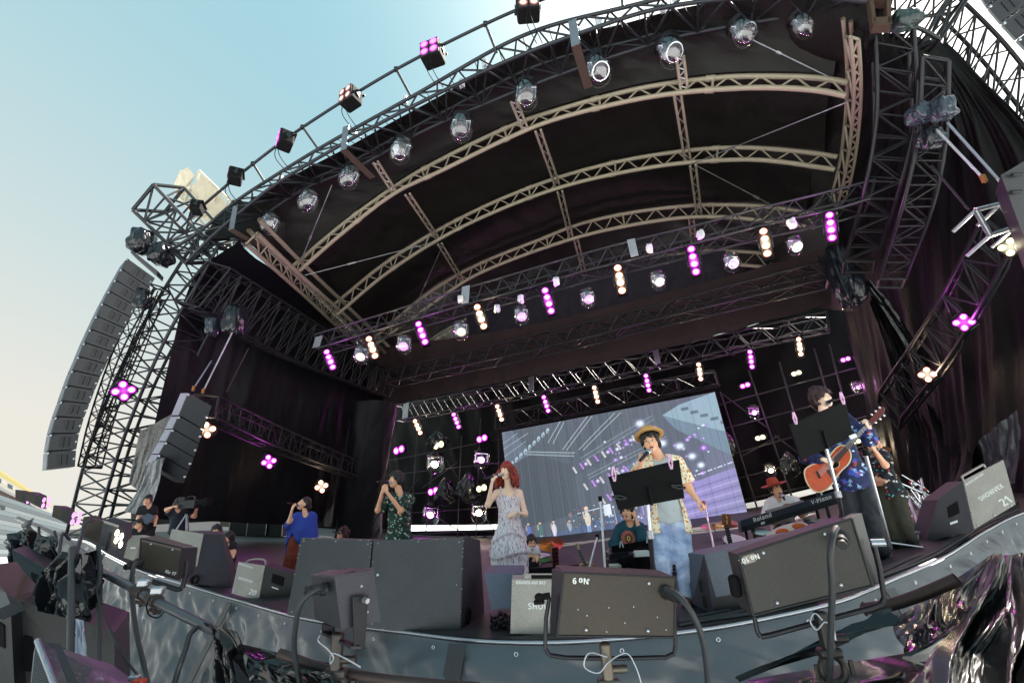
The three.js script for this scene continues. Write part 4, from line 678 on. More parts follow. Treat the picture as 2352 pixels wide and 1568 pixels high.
  for (let j = 0; j < NN; j++) for (let i = 0; i < NN; i++) { const a = j * (NN + 1) + i; ix.push(a, a + 1, a + NN + 2, a, a + NN + 2, a + NN + 1); }
  pic.setAttribute('position', new THREE.Float32BufferAttribute(pp, 3)); pic.setAttribute('uv', new THREE.Float32BufferAttribute(uu, 2)); pic.setIndex(ix); pic.computeVertexNormals();
  partW(o, 'picture', pic, new THREE.MeshStandardMaterial({ color: 0x000000, roughness: 0.6, emissive: 0xffffff, emissiveMap: t, emissiveIntensity: 0.32 }));
  // the truss it hangs from
  const tU = px(PSc, [[1138, 952], [1350, 907], [1638, 850]]), tL = px(PSc, [[1138, 985], [1350, 944], [1648, 882]]), o2 = thing('screen_truss', 'short dark truss from which the video screen hangs', 'truss', tL.at(0.5));
  trussBody(o2, tU, tL, () => PSc.n.clone().multiplyScalar(-0.4), 14, 0.025, 0.014, M.trussDark, { posts: 3 });
}

// ---------- cabinets along the lip of the stage ----------
const Q = (list, P, n) => list.map(([u, v]) => onPlane(u, v, P, n));
const yawN = (deg) => v3(Math.sin(deg * Math.PI / 180), 0, Math.cos(deg * Math.PI / 180));
// a cabinet whose front outline stands on base; D leads to its back face
function cabinet(name, lab, cat, base, n, front, D, m, grp) {
  const P = base.isVector3 ? base : onDeck(base[0], base[1], 13), o = thing(name, lab, cat, P, grp), q = Q(front, P, n);
  const back = Array.isArray(D) ? q.map((p, i) => p.clone().add(D[i])) : q.map((p) => p.clone().add(D));
  partW(o, 'shell', hexaG(q, back), m);
  const inn = (s, t, e = 0) => q[0].clone().lerp(q[1], s).lerp(q[3].clone().lerp(q[2], s), t).addScaledVector(n, e);
  const X = q[2].clone().sub(q[3]).normalize();
  return { o, q, back, inn, X, n };
}
const screws = (c, list, r = 0.012) => { for (const [s, t] of list) { const p = c.inn(s, t, 0.003); partW(c.o, 'screw', new THREE.SphereGeometry(r, 8, 6).translate(p.x, p.y, p.z), M.bolt); } };
const ply = mat(0x43454a, 0.62, 0, { map: scuff, bumpMap: grainBump, bumpScale: 0.0012 }), carpet = mat(0x2c2834, 0.8, 0, { map: scuff, bumpMap: grainBump, bumpScale: 0.002 });
const shellBlack = mat(0x121216, 0.55, 0, { map: scuff, bumpMap: grainBump, bumpScale: 0.0012 }), wedgeTop = mat(0x545c6a, 0.55, 0, { map: scuff, bumpMap: grainBump, bumpScale: 0.001 });
const chip = mat(0x9a8f86, 0.8);
{
  const n = yawN(-4), P = onDeck(940, 1447);
  const a = cabinet('plywood_monitor', 'charcoal plywood backed floor monitor, left of the pair at the stage lip', 'floor monitor', P, n, [[691, 1235], [854, 1240], [838, 1442], [658, 1412]], v3(-0.02, -0.02, -0.55), ply, 'pair of plywood floor monitors');
  const b = cabinet('plywood_monitor', 'charcoal plywood backed floor monitor, right of the pair, with a dark side panel', 'floor monitor', P, n, [[858, 1241], [1066, 1234], [1057, 1460], [841, 1442]], [v3(0.05, -0.05, -0.5), v3(0.10, -0.05, -0.5), v3(0.16, 0.0, -0.65), v3(0, 0, -0.65)], ply, 'pair of plywood floor monitors');
  const sd = [b.q[1], b.q[2], b.back[2], b.back[1]].map((p) => p.clone().add(v3(0.003, 0, 0.002))); partW(b.o, 'side_panel', hexaG(sd, sd.map((p) => p.clone().add(v3(-0.02, 0, -0.005)))), carpet);
  { const p = sd[1].clone().lerp(sd[2], 0.28).lerp(sd[0], 0.16), sn = sd[1].clone().sub(sd[0]).cross(sd[3].clone().sub(sd[0])).normalize(); if (sn.x < 0) sn.negate(); const g = new THREE.TorusGeometry(0.055, 0.014, 8, 20); g.scale(0.8, 1, 1).applyQuaternion(new THREE.Quaternion().setFromUnitVectors(v3(0, 0, 1), sn)).translate(p.x + 0.01, p.y, p.z); partW(b.o, 'port_ring', g, M.matte); }
  for (const c of [a, b]) { for (let i = 0; i < 26; i++) { const e = i % 4, s = rnd(); const [x, y] = e === 0 ? [s, 0.006] : e === 1 ? [0.994, s] : e === 2 ? [s, 0.994] : [0.006, s]; const p = c.inn(x, y, 0.002); partW(c.o, 'chip', boxG(0.006 + rnd() * 0.014, 0.005, 0.003, p.x, p.y, p.z, 0.001), chip); } screws(c, [[0.05, 0.04], [0.95, 0.05], [0.06, 0.95], [0.94, 0.5], [0.5, 0.03]], 0.006); }
}
function twoTone(lab, num, base, yaw, front, sideTo, m1, name2, numAt) {
  const n = yawN(yaw), P = onDeck(base[0], base[1]);
  const depthD = sideTo.map(([u, v, dd]) => { const q = onPlane(u, v, P, n); return q.addScaledVector(ray(u, v), dd / 1); });
  const c = cabinet('speaker_cabinet', lab, 'speaker', P, n, front, v3(0, 0, -0.4), shellBlack);
  return { ...c, P, n };
}
{ // cabinet 20 and its black back half
  const n = yawN(10), P = onDeck(565, 1374), c = cabinet('speaker_cabinet', 'grey fronted speaker cabinet numbered 20 beside the plywood monitors', 'speaker', P, n, [[547, 1290], [608, 1299], [593, 1381], [531, 1362]], v3(0, 0, -0.02), M.greyPlate);
  const s = [[608, 1299], [674, 1318], [661, 1401], [593, 1381]].map(([u, v]) => onPlane(u, v, P.clone().addScaledVector(n, -0.01), n)); partW(c.o, 'black_half', hexaG(s, s.map((p) => p.clone().add(v3(-0.1, 0, -0.4)))), shellBlack);
  const R = (a, b, e) => s[0].clone().lerp(s[1], a).lerp(s[3].clone().lerp(s[2], a), b).addScaledVector(n, e);
  const hq = [R(0.3, 0.14, 0.004), R(0.72, 0.16, 0.004), R(0.72, 0.42, 0.004), R(0.3, 0.4, 0.004)]; partW(c.o, 'handle_pocket', hexaG(hq, hq.map((p) => p.clone().addScaledVector(n, -0.02))), M.matte);
  const lq = [R(0.35, 0.5, 0.005), R(0.58, 0.51, 0.005), R(0.58, 0.54, 0.005), R(0.35, 0.53, 0.005)]; partW(c.o, 'label_strip', hexaG(lq, lq.map((p) => p.clone().addScaledVector(n, -0.003))), M.white);
  screws(c, [[0.08, 0.94], [0.5, 0.95], [0.92, 0.96], [0.96, 0.2], [0.96, 0.5]], 0.01);
  partW(c.o, 'number', textG('20', 0.065, c.inn(0.74, 0.8), c.X, n), M.white); partW(c.o, 'lettering', textG('SHOWVEX', 0.03, c.inn(0.4, 0.5), c.X, n), M.white); partW(c.o, 'lettering', textG('GRANSLAM 803', 0.02, c.inn(0.3, 0.08), c.X, n), M.white);
  const hp = c.inn(0.55, -0.06, -0.1); partW(c.o, 'top_handle', tubeG([hp.clone().add(v3(-0.14, -0.05, 0)), hp.clone().add(v3(-0.12, 0.01, 0)), hp.clone().add(v3(0.12, 0.01, 0)), hp.clone().add(v3(0.14, -0.05, 0))], 0.012, 16, 6), M.greyPlate);
}
{ // cabinet with SHOWVEX lettering behind the large lamp
  const n = yawN(0), P = onDeck(1235, 1456), c = cabinet('speaker_cabinet', 'pale grey speaker cabinet partly hidden by the large brown lamp housing', 'speaker', P, n, [[1176, 1330], [1330, 1330], [1330, 1457], [1172, 1455]], v3(0, 0, -0.4), M.greyPlate);
  partW(c.o, 'lettering', textG('SHOWVEX', 0.045, c.inn(0.52, 0.5), c.X, n), M.white); partW(c.o, 'lettering', textG('GRANSLAM 803', 0.024, c.inn(0.28, 0.06), c.X, n), M.white); screws(c, [[0.15, 0.96], [0.5, 0.96], [0.85, 0.96]], 0.01);
  const h = [[1205, 1318], [1300, 1318], [1300, 1331], [1205, 1331]].map(([u, v]) => onPlane(u, v, P, n)); partW(c.o, 'top_handle', hexaG(h, h.map((p) => p.clone().add(v3(0, 0, -0.05)))), M.greyPlate); const k = h.map((p, i) => p.clone().lerp(h[(i + 2) % 4], 0.16).addScaledVector(n, 0.003)); partW(c.o, 'handle_gap', hexaG(k, k.map((p) => p.clone().add(v3(0, 0, -0.01)))), M.matte);
}
{ // cabinet 21
  const n = yawN(-38), P = onDeck(2190, 1238), c = cabinet('speaker_cabinet', 'grey fronted speaker cabinet numbered 21 at the right end of the stage lip', 'speaker', P, n, [[2214, 1104], [2306, 1056], [2334, 1158], [2239, 1215]], v3(0, 0, -0.02), M.greyPlate);
  const s = [[2154, 1148], [2214, 1104], [2239, 1215], [2128, 1246]].map(([u, v]) => onPlane(u, v, P.clone().addScaledVector(n, -0.01), n)); partW(c.o, 'black_half', hexaG(s, s.map((p) => p.clone().add(v3(0.1, 0, -0.35)))), mat(0x2b2932, 0.6, 0, { map: scuff, bumpMap: grainBump, bumpScale: 0.0012 }));
  partW(c.o, 'number', textG('21', 0.075, c.inn(0.8, 0.82), c.X, n), M.white); partW(c.o, 'lettering', textG('SHOWVEX', 0.042, c.inn(0.55, 0.5), c.X, n), M.white); partW(c.o, 'lettering', textG('GRANSLAM 803', 0.022, c.inn(0.25, 0.08), c.X, n), M.white);
  screws(c, [[0.02, 0.3], [0.02, 0.7], [0.1, 0.97], [0.5, 0.96], [0.9, 0.97]], 0.01);
  const h = [[2210, 1094], [2260, 1066], [2264, 1074], [2214, 1104]].map(([u, v]) => onPlane(u, v, P, n)); for (const [i, j] of [[0, 1], [1, 2], [3, 0]]) bar(c.o, 'top_handle', h[i], h[j], 0.012, M.greyPlate);
  const hq = [[2176, 1165], [2200, 1150], [2206, 1178], [2180, 1190]].map(([u, v]) => onPlane(u, v, P, n).addScaledVector(n, -0.006)); partW(c.o, 'handle_pocket', hexaG(hq, hq.map((p) => p.clone().addScaledVector(n, -0.01))), M.matte);
  const lq = [[2183, 1200], [2200, 1194], [2201, 1199], [2184, 1205]].map(([u, v]) => onPlane(u, v, P, n)); partW(c.o, 'label_strip', hexaG(lq, lq.map((p) => p.clone().addScaledVector(n, -0.006))), M.white);
}
// wedge monitors
cabinet('wedge_monitor', 'small blue-grey wedge monitor between the plywood monitors and the pale cabinet', 'wedge monitor', onDeck(1160, 1440), yawN(0), [[1112, 1317], [1200, 1317], [1200, 1395], [1128, 1400]], v3(0.02, 0.02, -0.5), mat(0x4c5a70, 0.6, 0, { map: scuff }));
{ const P = onDeck(490, 1348), n = yawN(20), c = cabinet('wedge_monitor', 'tall wedge monitor with a pale slope and dark side, left of cabinet 20', 'wedge monitor', P, n, [[467, 1226], [511, 1228], [533, 1355], [430, 1336]], [v3(-0.36, 0.05, -0.14), v3(-0.3, 0.05, -0.5), v3(-0.2, 0, -0.6), v3(-0.1, 0, -0.4)], mat(0x2a2433, 0.7, 0, { map: scuff, bumpMap: grainBump, bumpScale: 0.001 }));
  const s = [[394, 1215], [467, 1226], [452, 1300], [372, 1296]].map(([u, v]) => onPlane(u, v, P.clone().addScaledVector(n, 0.01), n)); partW(c.o, 'front_slope', hexaG(s, s.map((p) => p.clone().addScaledVector(n, -0.05))), M.greyPlate);
  const p = onPlane(444, 1352, P, n).addScaledVector(n, 0.03); partW(c.o, 'port_ring', new THREE.TorusGeometry(0.05, 0.016, 8, 18).translate(p.x, p.y + 0.12, p.z), M.matte); }
{ const P = onDeck(1690, 1405), n = yawN(-12), c = cabinet('wedge_monitor', 'wide grey wedge monitor with a dark slotted side, right of the jeans', 'wedge monitor', P, n, [[1618, 1273], [1862, 1221], [1880, 1330], [1645, 1371]], [v3(-0.05, -0.02, -0.45), v3(0, -0.02, -0.45), v3(0, -0.3, -0.6), v3(-0.1, -0.3, -0.6)], wedgeTop);
  const s = [[1617, 1273], [1645, 1371], [1640, 1412], [1590, 1384]].map(([u, v], i) => onPlane(u, v, P.clone().addScaledVector(n, [0.0, 0.0, 0.02, -0.12][i]), n)); partW(c.o, 'side_panel', hexaG(s, s.map((p) => p.clone().add(v3(0.05, 0, -0.05)))), carpet);
  const b = [[1645, 1371], [1880, 1330], [1884, 1372], [1640, 1412]].map(([u, v]) => onPlane(u, v, P, n)); partW(c.o, 'base_panel', hexaG(b, b.map((p) => p.clone().add(v3(0, 0, -0.3)))), M.black);
  for (const [u, v] of [[1610, 1345], [1618, 1380]]) { const p = onPlane(u, v, P, n).addScaledVector(n, 0.03); partW(c.o, 'port', boxG(0.03, 0.09, 0.03, p.x, p.y, p.z, 0.012), M.matte); } }

// ---------- strobe lamp housings seen from behind, on clamps ----------
const backPlate = mat(0x3a3128, 0.55, 0.15, { map: scuff, bumpMap: grainBump, bumpScale: 0.0005 }), bodyDark = mat(0x211f26, 0.5, 0.1, { map: scuff, bumpMap: grainBump, bumpScale: 0.0005 }), yokeM = mat(0x25242a, 0.4, 0.4, { map: scuff });
const cableM = mat(0x22252a, 0.55, 0, { map: scuff });
function cableFrom(o, pts, r) { partW(o, 'cable', tubeG(pts.map(([u, v, d]) => at(u, v, d)), r, 48, 10), cableM); }
function gland(o, p, n, r) { const q = new THREE.Quaternion().setFromUnitVectors(YUP, n); for (const [k, l, e, s] of [[1, 0.03, 0.015, 6], [0.8, 0.05, 0.05, 12], [0.62, 0.04, 0.085, 6]]) partW(o, 'cable_gland', new THREE.CylinderGeometry(r * k, r * k, l, s).translate(0, e, 0).applyQuaternion(q).translate(p.x, p.y, p.z), M.black); }
function clampG(o, p, s, m2) { // half coupler with wing bolts
  partW(o, 'clamp', merge([boxG(0.05 * s, 0.16 * s, 0.05 * s, p.x, p.y - 0.02 * s, p.z, 0.015), boxG(0.1 * s, 0.04 * s, 0.06 * s, p.x, p.y - 0.1 * s, p.z, 0.015), new THREE.TorusGeometry(0.05 * s, 0.016 * s, 8, 16).translate(p.x, p.y - 0.16 * s, p.z), cylG(p.clone().add(v3(0.02 * s, -0.05 * s, 0)), p.clone().add(v3(0.09 * s, -0.05 * s, 0)), 0.018 * s, 0.018 * s, 6), boxG(0.02 * s, 0.06 * s, 0.012, p.x + 0.08 * s, p.y - 0.16 * s, p.z, 0.004), boxG(0.02 * s, 0.06 * s, 0.012, p.x - 0.07 * s, p.y - 0.17 * s, p.z, 0.004)]), m2 || M.silver);
}
{ // large one in the middle
  const n = yawN(2), P = at(1420, 1390, 2.05), c = cabinet('strobe_lamp', 'large brown backed lamp housing in a U bracket at the centre front, marked No 9', 'stage lamp', P, n, [[1295, 1314], [1553, 1326], [1549, 1463], [1280, 1460]], v3(-0.02, 0.01, -0.22), backPlate);
  const rim = [0, 1, 2, 3].map((i) => c.q[i].clone()); for (let i = 0; i < 4; i++) bar(c.o, 'edge_rim', rim[i], rim[(i + 1) % 4], 0.005, M.black);
  const s = [[1268, 1306], [1295, 1314], [1280, 1460], [1263, 1453]].map(([u, v], i) => onPlane(u, v, P.clone().addScaledVector(n, [-0.14, -0.002, -0.002, -0.14][i]), n)); partW(c.o, 'side_panel', hexaG(s, s.map((p) => p.clone().add(v3(0.04, 0, -0.02)))), bodyDark);
  screws(c, [[0.22, 0.1], [0.76, 0.12], [0.24, 0.9], [0.77, 0.9]], 0.008); for (let i = 0; i < 9; i++) { const p = c.inn(0.08 + rnd() * 0.85, 0.35 + rnd() * 0.6, 0.001); partW(c.o, 'chip', boxG(0.003, 0.004, 0.002, p.x, p.y, p.z, 0.0005), M.white); }
  partW(c.o, 'number', textG('No 9', 0.024, c.inn(0.155, 0.13), c.X, n, FONT, Math.PI), M.white);
  gland(c.o, c.inn(0.9, 0.24), n.clone().add(v3(0.5, -0.3, 0)).normalize(), 0.03);
  cableFrom(c.o, [[1530, 1352, 1.92], [1556, 1366, 1.86], [1585, 1400, 1.82], [1610, 1455, 1.82], [1622, 1520, 1.85], [1628, 1600, 1.9]], 0.0118);
  // bracket
  const y = [[1262, 1372], [1254, 1420], [1252, 1488], [1262, 1504], [1300, 1510], [1420, 1512], [1530, 1509], [1549, 1500], [1552, 1480], [1550, 1440]].map(([u, v]) => onPlane(u, v, P.clone().addScaledVector(n, -0.06), n)); for (let i = 0; i + 1 < y.length; i++) { const g = cylG(y[i], y[i + 1], 0.009, 0.009, 8); partW(c.o, 'bracket', g, yokeM); }
  const kp = onPlane(1246, 1376, P, n).addScaledVector(n, -0.06); partW(c.o, 'knob', merge([new THREE.SphereGeometry(0.022, 12, 8).scale(1, 0.8, 1).translate(kp.x - 0.01, kp.y, kp.z), boxG(0.05, 0.018, 0.03, kp.x - 0.012, kp.y - 0.02, kp.z, 0.008), cylG(kp, kp.clone().add(v3(0.04, 0.004, 0)), 0.014)]), M.matte);
  const cp = onPlane(1400, 1530, P, n).addScaledVector(n, -0.06); clampG(c.o, cp.clone().add(v3(0, 0.02, 0)), 0.95, mat(0x6a6258, 0.4, 0.7, { map: scuff }));
  const sw = [[1395, 1508], [1352, 1500], [1342, 1530], [1375, 1545], [1398, 1520], [1440, 1500], [1460, 1530], [1482, 1600]].map(([u, v]) => onPlane(u, v, P.clone().addScaledVector(n, -0.02), n)); partW(c.o, 'safety_wire', tubeG(sw, 0.0035, 60, 6), M.silver);
}
{ // number 101 at the right
  const n = yawN(-14), P = at(1850, 1300, 2.15), c = cabinet('strobe_lamp', 'large grey brown lamp housing tilted at the right front, marked No 101', 'stage lamp', P, n, [[1697, 1274], [1957, 1190], [2005, 1345], [1730, 1413]], v3(0.03, 0, -0.2), mat(0x36332f, 0.55, 0.15, { map: scuff, bumpMap: grainBump, bumpScale: 0.0005 }));
  for (let i = 0; i < 4; i++) bar(c.o, 'edge_rim', c.q[i], c.q[(i + 1) % 4], 0.006, M.black);
  const s = [[1957, 1190], [1980, 1178], [2022, 1336], [2005, 1345]].map(([u, v], i) => onPlane(u, v, P.clone().addScaledVector(n, [0, -0.1, -0.1, 0][i]), n)); partW(c.o, 'side_panel', hexaG(s, s.map((p) => p.clone().add(v3(-0.03, 0, -0.03)))), bodyDark);
  screws(c, [[0.21, 0.09], [0.75, 0.1], [0.22, 0.9], [0.76, 0.88]], 0.009);
  { const q = [[0.03, 0.05], [0.13, 0.05], [0.13, 0.19], [0.03, 0.19]].map(([a, b]) => c.inn(a, b, 0.001)); partW(c.o, 'number_plate', hexaG(q, q.map((p) => p.clone().addScaledVector(n, -0.002))), mat(0x8a7f74, 0.7)); }
  partW(c.o, 'number', textG('No 101', 0.022, c.inn(0.08, 0.12, 0.001), c.q[1].clone().sub(c.q[0]), n, FONT, Math.PI), M.white);
  const gp = c.inn(0.87, 0.22); gland(c.o, gp, n.clone().add(v3(-0.4, -0.3, 0)).normalize(), 0.034);
  cableFrom(c.o, [[1922, 1212, 2.0], [1914, 1228, 1.93], [1908, 1270, 1.9], [1912, 1350, 1.9], [1910, 1430, 1.92], [1908, 1510, 1.95], [1905, 1600, 2.0]], 0.0125);
  const y = [[2008, 1252], [2020, 1300], [2032, 1372], [2026, 1386], [2000, 1396], [1880, 1428], [1770, 1458], [1748, 1462], [1740, 1450], [1733, 1416]].map(([u, v]) => onPlane(u, v, P.clone().addScaledVector(n, -0.05), n)); for (let i = 0; i + 1 < y.length; i++) partW(c.o, 'bracket', cylG(y[i], y[i + 1], 0.011, 0.011, 8), yokeM);
  const kp = onPlane(2010, 1248, P, n).addScaledVector(n, -0.04); partW(c.o, 'knob', cylG(kp, kp.clone().add(v3(0.05, 0, 0.02)), 0.018, 0.018, 8), M.silver);
  const k2 = onPlane(1694, 1350, P, n).addScaledVector(n, -0.06); partW(c.o, 'knob', boxG(0.05, 0.1, 0.05, k2.x, k2.y, k2.z, 0.02), M.matte);
  const cp = onPlane(1895, 1440, P, n).addScaledVector(n, -0.02); clampG(c.o, cp, 1.0, mat(0x3a3836, 0.4, 0.6, { map: scuff }));
  const sw = [[1890, 1424], [1872, 1408], [1862, 1428], [1876, 1446], [1896, 1428], [1914, 1444], [1920, 1470]].map(([u, v]) => onPlane(u, v, P.clone().addScaledVector(n, 0.01), n)); partW(c.o, 'safety_wire', tubeG(sw, 0.004, 50, 6), M.silver);
}
{ // angled one in front of the plywood monitors
  const P = at(770, 1390, 2.3), n1 = v3(-0.35, 0.05, 0.93).normalize();
  const o = thing('strobe_lamp', 'dark lamp housing turned aside on a bracket in front of the plywood monitors', 'stage lamp', P);
  const A = [[714, 1320], [769, 1323], [785, 1445], [723, 1422]].map(([u, v], i) => at(u, v, [2.42, 2.25, 2.25, 2.42][i])), B = [[769, 1323], [857, 1308], [874, 1426], [785, 1445]].map(([u, v], i) => at(u, v, [2.25, 2.42, 2.42, 2.25][i]));
  const back = v3(-0.02, 0, -0.16);
  partW(o, 'rear_plate', hexaG(A, A.map((p) => p.clone().add(v3(0.06, 0.012, -0.1)))), mat(0x302f34, 0.5, 0.1, { map: scuff, bumpMap: grainBump, bumpScale: 0.0005 }));
  const body = mat(0x413e49, 0.5, 0.15, { map: scuff, bumpMap: grainBump, bumpScale: 0.0005 });
  partW(o, 'side_panel', hexaG(B.map((p) => p.clone().add(v3(0.002, 0, 0.002))), B.map((p) => p.clone().add(v3(-0.05, 0.0, -0.14)))), body);
  const top = [A[0], A[1], B[1], B[1].clone().add(v3(-0.16, 0.0, -0.12))].map((p) => p.clone().add(v3(0, 0.003, 0))); partW(o, 'top_panel', hexaG(top, top.map((p) => p.clone().add(v3(0, -0.012, 0)))), bodyDark);
  bar(o, 'edge_rim', A[1], A[2], 0.004, body); bar(o, 'edge_rim', A[0], A[1], 0.004, body); bar(o, 'edge_rim', B[0], B[1], 0.004, body);
  const nB = B[1].clone().sub(B[0]).cross(B[2].clone().sub(B[0])).normalize(); if (nB.z < 0) nB.negate();
  for (const [u, v] of [[829, 1346], [843, 1405], [866, 1320]]) { const p = onPlane(u, v, B[0], nB).addScaledVector(nB, 0.003); partW(o, 'screw', new THREE.SphereGeometry(0.007, 8, 6).translate(p.x, p.y, p.z), M.bolt); }
  const arm = [[802, 1368], [838, 1364], [830, 1486], [806, 1492]].map(([u, v]) => onPlane(u, v, B[0], nB).addScaledVector(nB, 0.03)); partW(o, 'bracket', slabG([arm[3], arm[2], arm[1], arm[0]], nB, 0.012, 0.004), yokeM);
  const pv = onPlane(826, 1374, B[0], nB).addScaledVector(nB, 0.034); partW(o, 'knob', cylG(pv, pv.clone().addScaledVector(nB, 0.03), 0.016, 0.013, 6), M.silver);
  const arm2 = [[738, 1432], [764, 1438], [764, 1462], [738, 1452]].map(([u, v]) => at(u, v, 2.4)); partW(o, 'bracket', hexaG(arm2, arm2.map((p) => p.clone().add(v3(0, 0, -0.03)))), yokeM);
  const br = [[738, 1450], [806, 1484], [830, 1484], [766, 1454]].map(([u, v], i) => at(u, v, [2.4, 2.26, 2.26, 2.4][i])); partW(o, 'bracket', hexaG(br, br.map((p) => p.clone().add(v3(0, -0.012, 0)))), yokeM);
  const gp = at(750, 1352, 2.29); gland(o, gp, v3(-0.75, 0.05, 0.5).normalize(), 0.03);
  cableFrom(o, [[742, 1352, 2.25], [722, 1356, 2.2], [692, 1384, 2.18], [678, 1440, 2.2], [676, 1500, 2.25], [690, 1580, 2.3]], 0.0125);
  clampG(o, at(774, 1486, 2.33), 1.1, mat(0x4a4642, 0.45, 0.6, { map: scuff }));
  partW(o, 'safety_wire', tubeG([[735, 1458], [730, 1470], [752, 1490], [766, 1512], [758, 1524], [762, 1500], [790, 1510], [828, 1532]].map(([u, v]) => at(u, v, 2.24)), 0.004, 50, 6), M.silver);
}
{ // number 17 left
  const n = yawN(14), P = at(380, 1310, 3.4), c = cabinet('strobe_lamp', 'brown lamp housing marked No 17 above the left front pipe', 'stage lamp', P, n, [[323, 1236], [417, 1258], [411, 1329], [319, 1303]], v3(-0.06, 0.01, -0.2), backPlate);
  for (let i = 0; i < 4; i++) bar(c.o, 'edge_rim', c.q[i], c.q[(i + 1) % 4], 0.006, M.black);
  const s = [[417, 1258], [452, 1257], [445, 1318], [411, 1329]].map(([u, v], i) => onPlane(u, v, P.clone().addScaledVector(n, [0.001, -0.12, -0.12, 0.001][i]), n)); partW(c.o, 'side_panel', hexaG(s, s.map((p) => p.clone().add(v3(-0.02, 0, -0.04)))), bodyDark);
  const t = [[323, 1236], [417, 1258], [452, 1257], [362, 1229]].map(([u, v], i) => onPlane(u, v, P.clone().addScaledVector(n, [0.001, 0.001, -0.14, -0.14][i]), n)); partW(c.o, 'top_panel', hexaG(t, t.map((p) => p.clone().add(v3(0, -0.02, 0)))), mat(0x6b5c58, 0.5, 0.1, { map: scuff }));
  screws(c, [[0.25, 0.12], [0.78, 0.13], [0.7, 0.9]], 0.008); partW(c.o, 'number', textG('No 17', 0.02, c.inn(0.78, 0.88), c.X, n), M.white);
  gland(c.o, c.inn(0.02, 0.82), n.clone().add(v3(-0.5, -0.2, 0)).normalize(), 0.034);
  cableFrom(c.o, [[322, 1292, 3.3], [312, 1294, 3.2], [304, 1312, 3.1], [303, 1370, 3.0], [312, 1450, 2.9], [330, 1530, 2.8], [345, 1600, 2.7]], 0.014);
  const y = [[430, 1288], [426, 1320], [418, 1350], [408, 1354], [340, 1332]].map(([u, v]) => onPlane(u, v, P.clone().addScaledVector(n, 0.05), n)); for (let i = 0; i + 1 < y.length; i++) partW(c.o, 'bracket', cylG(y[i], y[i + 1], 0.017, 0.017, 8), yokeM);
}
{ // far left ones
  const n = yawN(26), P = at(210, 1220, 4.6), c = cabinet('strobe_lamp', 'brown backed lamp housing, left of the double lamp that faces the stage', 'stage lamp', P, n, [[191, 1187], [233, 1202], [229, 1251], [183, 1225]], v3(-0.1, 0.02, -0.25), backPlate);
  const P2 = at(255, 1230, 4.3), c2 = cabinet('strobe_lamp', 'dark double lamp housing with lit lenses turned toward the stage, at the left', 'stage lamp', P2, n, [[236, 1194], [272, 1206], [262, 1261], [226, 1250]], v3(0.0, 0.02, -0.12), mat(0x3c3d46, 0.5, 0.1, { map: scuff }));
  const t = [[236, 1194], [272, 1206], [304, 1197], [262, 1187]].map(([u, v], i) => onPlane(u, v, P2.clone().addScaledVector(n, [0.001, 0.001, -0.3, -0.3][i]), n)); partW(c2.o, 'top_panel', hexaG(t, t.map((p) => p.clone().add(v3(0, -0.02, 0)))), M.greyPlate);
  const s = [[280, 1206], [304, 1197], [302, 1234], [274, 1256]].map(([u, v], i) => onPlane(u, v, P2.clone().addScaledVector(n, [-0.06, -0.3, -0.3, -0.06][i]), n)); partW(c2.o, 'side_panel', hexaG(s, s.map((p) => p.clone().add(v3(-0.05, 0, -0.04)))), mat(0x2f2838, 0.6, 0, { map: scuff }));
  for (const [u, v] of [[268, 1224], [266, 1240], [278, 1232], [276, 1250]]) { const p = onPlane(u, v, P2.clone().addScaledVector(n, 0.03), n); partW(c2.o, 'lens', LENS.clone().scale(0.016, 0.03, 0.03).rotateY(1.2).translate(p.x, p.y, p.z), YEL.coreM); }
  const ar = [[250, 1222], [257, 1224], [246, 1266], [239, 1262]].map(([u, v]) => onPlane(u, v, P2.clone().addScaledVector(n, 0.03), n)); partW(c2.o, 'bracket', hexaG(ar, ar.map((p) => p.clone().addScaledVector(n, -0.015))), yokeM);
  cableFrom(c2.o, [[232, 1198, 4.2], [212, 1196, 4.0], [196, 1204, 3.9], [188, 1226, 3.8], [180, 1250, 3.6], [170, 1290, 3.4], [166, 1330, 3.3]], 0.015);
  const sm = cabinet('speaker_cabinet', 'small pale grey speaker front standing between the double lamp and the lamp marked No 17', 'speaker', at(296, 1280, 4.6), yawN(20), [[296, 1230], [323, 1236], [308, 1288], [283, 1280]], v3(0, 0, -0.2), M.greyPlate); { const p = sm.inn(0.5, 0.5, 0.003); partW(sm.o, 'label_strip', boxG(0.07, 0.016, 0.004, p.x, p.y, p.z, 0.001), M.white); }
  const mk = (q, d, lab, w) => { const cc = cabinet('strobe_lamp', lab, 'stage lamp', at(q[0][0], q[2][1], d), yawN(24), q, v3(-0.1, 0, -0.3), backPlate); const s2 = [[q[1][0], q[1][1]], [q[1][0] + w, q[1][1] + w * 0.3], [q[2][0] + w * 0.8, q[2][1] + w * 0.4], [q[2][0], q[2][1]]].map(([u, v]) => onPlane(u, v, cc.q[1].clone().addScaledVector(cc.n, 0.02), cc.n)); partW(cc.o, 'side_panel', hexaG(s2, s2.map((p) => p.clone().addScaledVector(cc.n, -0.1))), bodyDark); for (let i = 0; i < 2; i++) for (let j = 0; j < 2; j++) { const p = s2[1].clone().lerp(s2[2], 0.25 + 0.5 * j).add(v3(0.06 + i * 0.08, 0, 0.05)); partW(cc.o, 'lens', LENS.clone().scale(0.028, 0.04, 0.03).translate(p.x, p.y, p.z), PIN.coreM); } };
  mk([[122, 1160], [142, 1168], [140, 1196], [118, 1186]], 6.2, 'lamp housing with pink lit lenses on the far left rail, beside the lattice tower foot', 26);
  mk([[62, 1128], [80, 1136], [79, 1160], [60, 1150]], 7.5, 'farthest lamp housing with lit lenses on the left rail before the stadium stand', 20);
  mk([[34, 1124], [50, 1130], [50, 1152], [34, 1146]], 8.2, 'dark lamp housing at the far left edge in front of the stadium stand', 14);
}

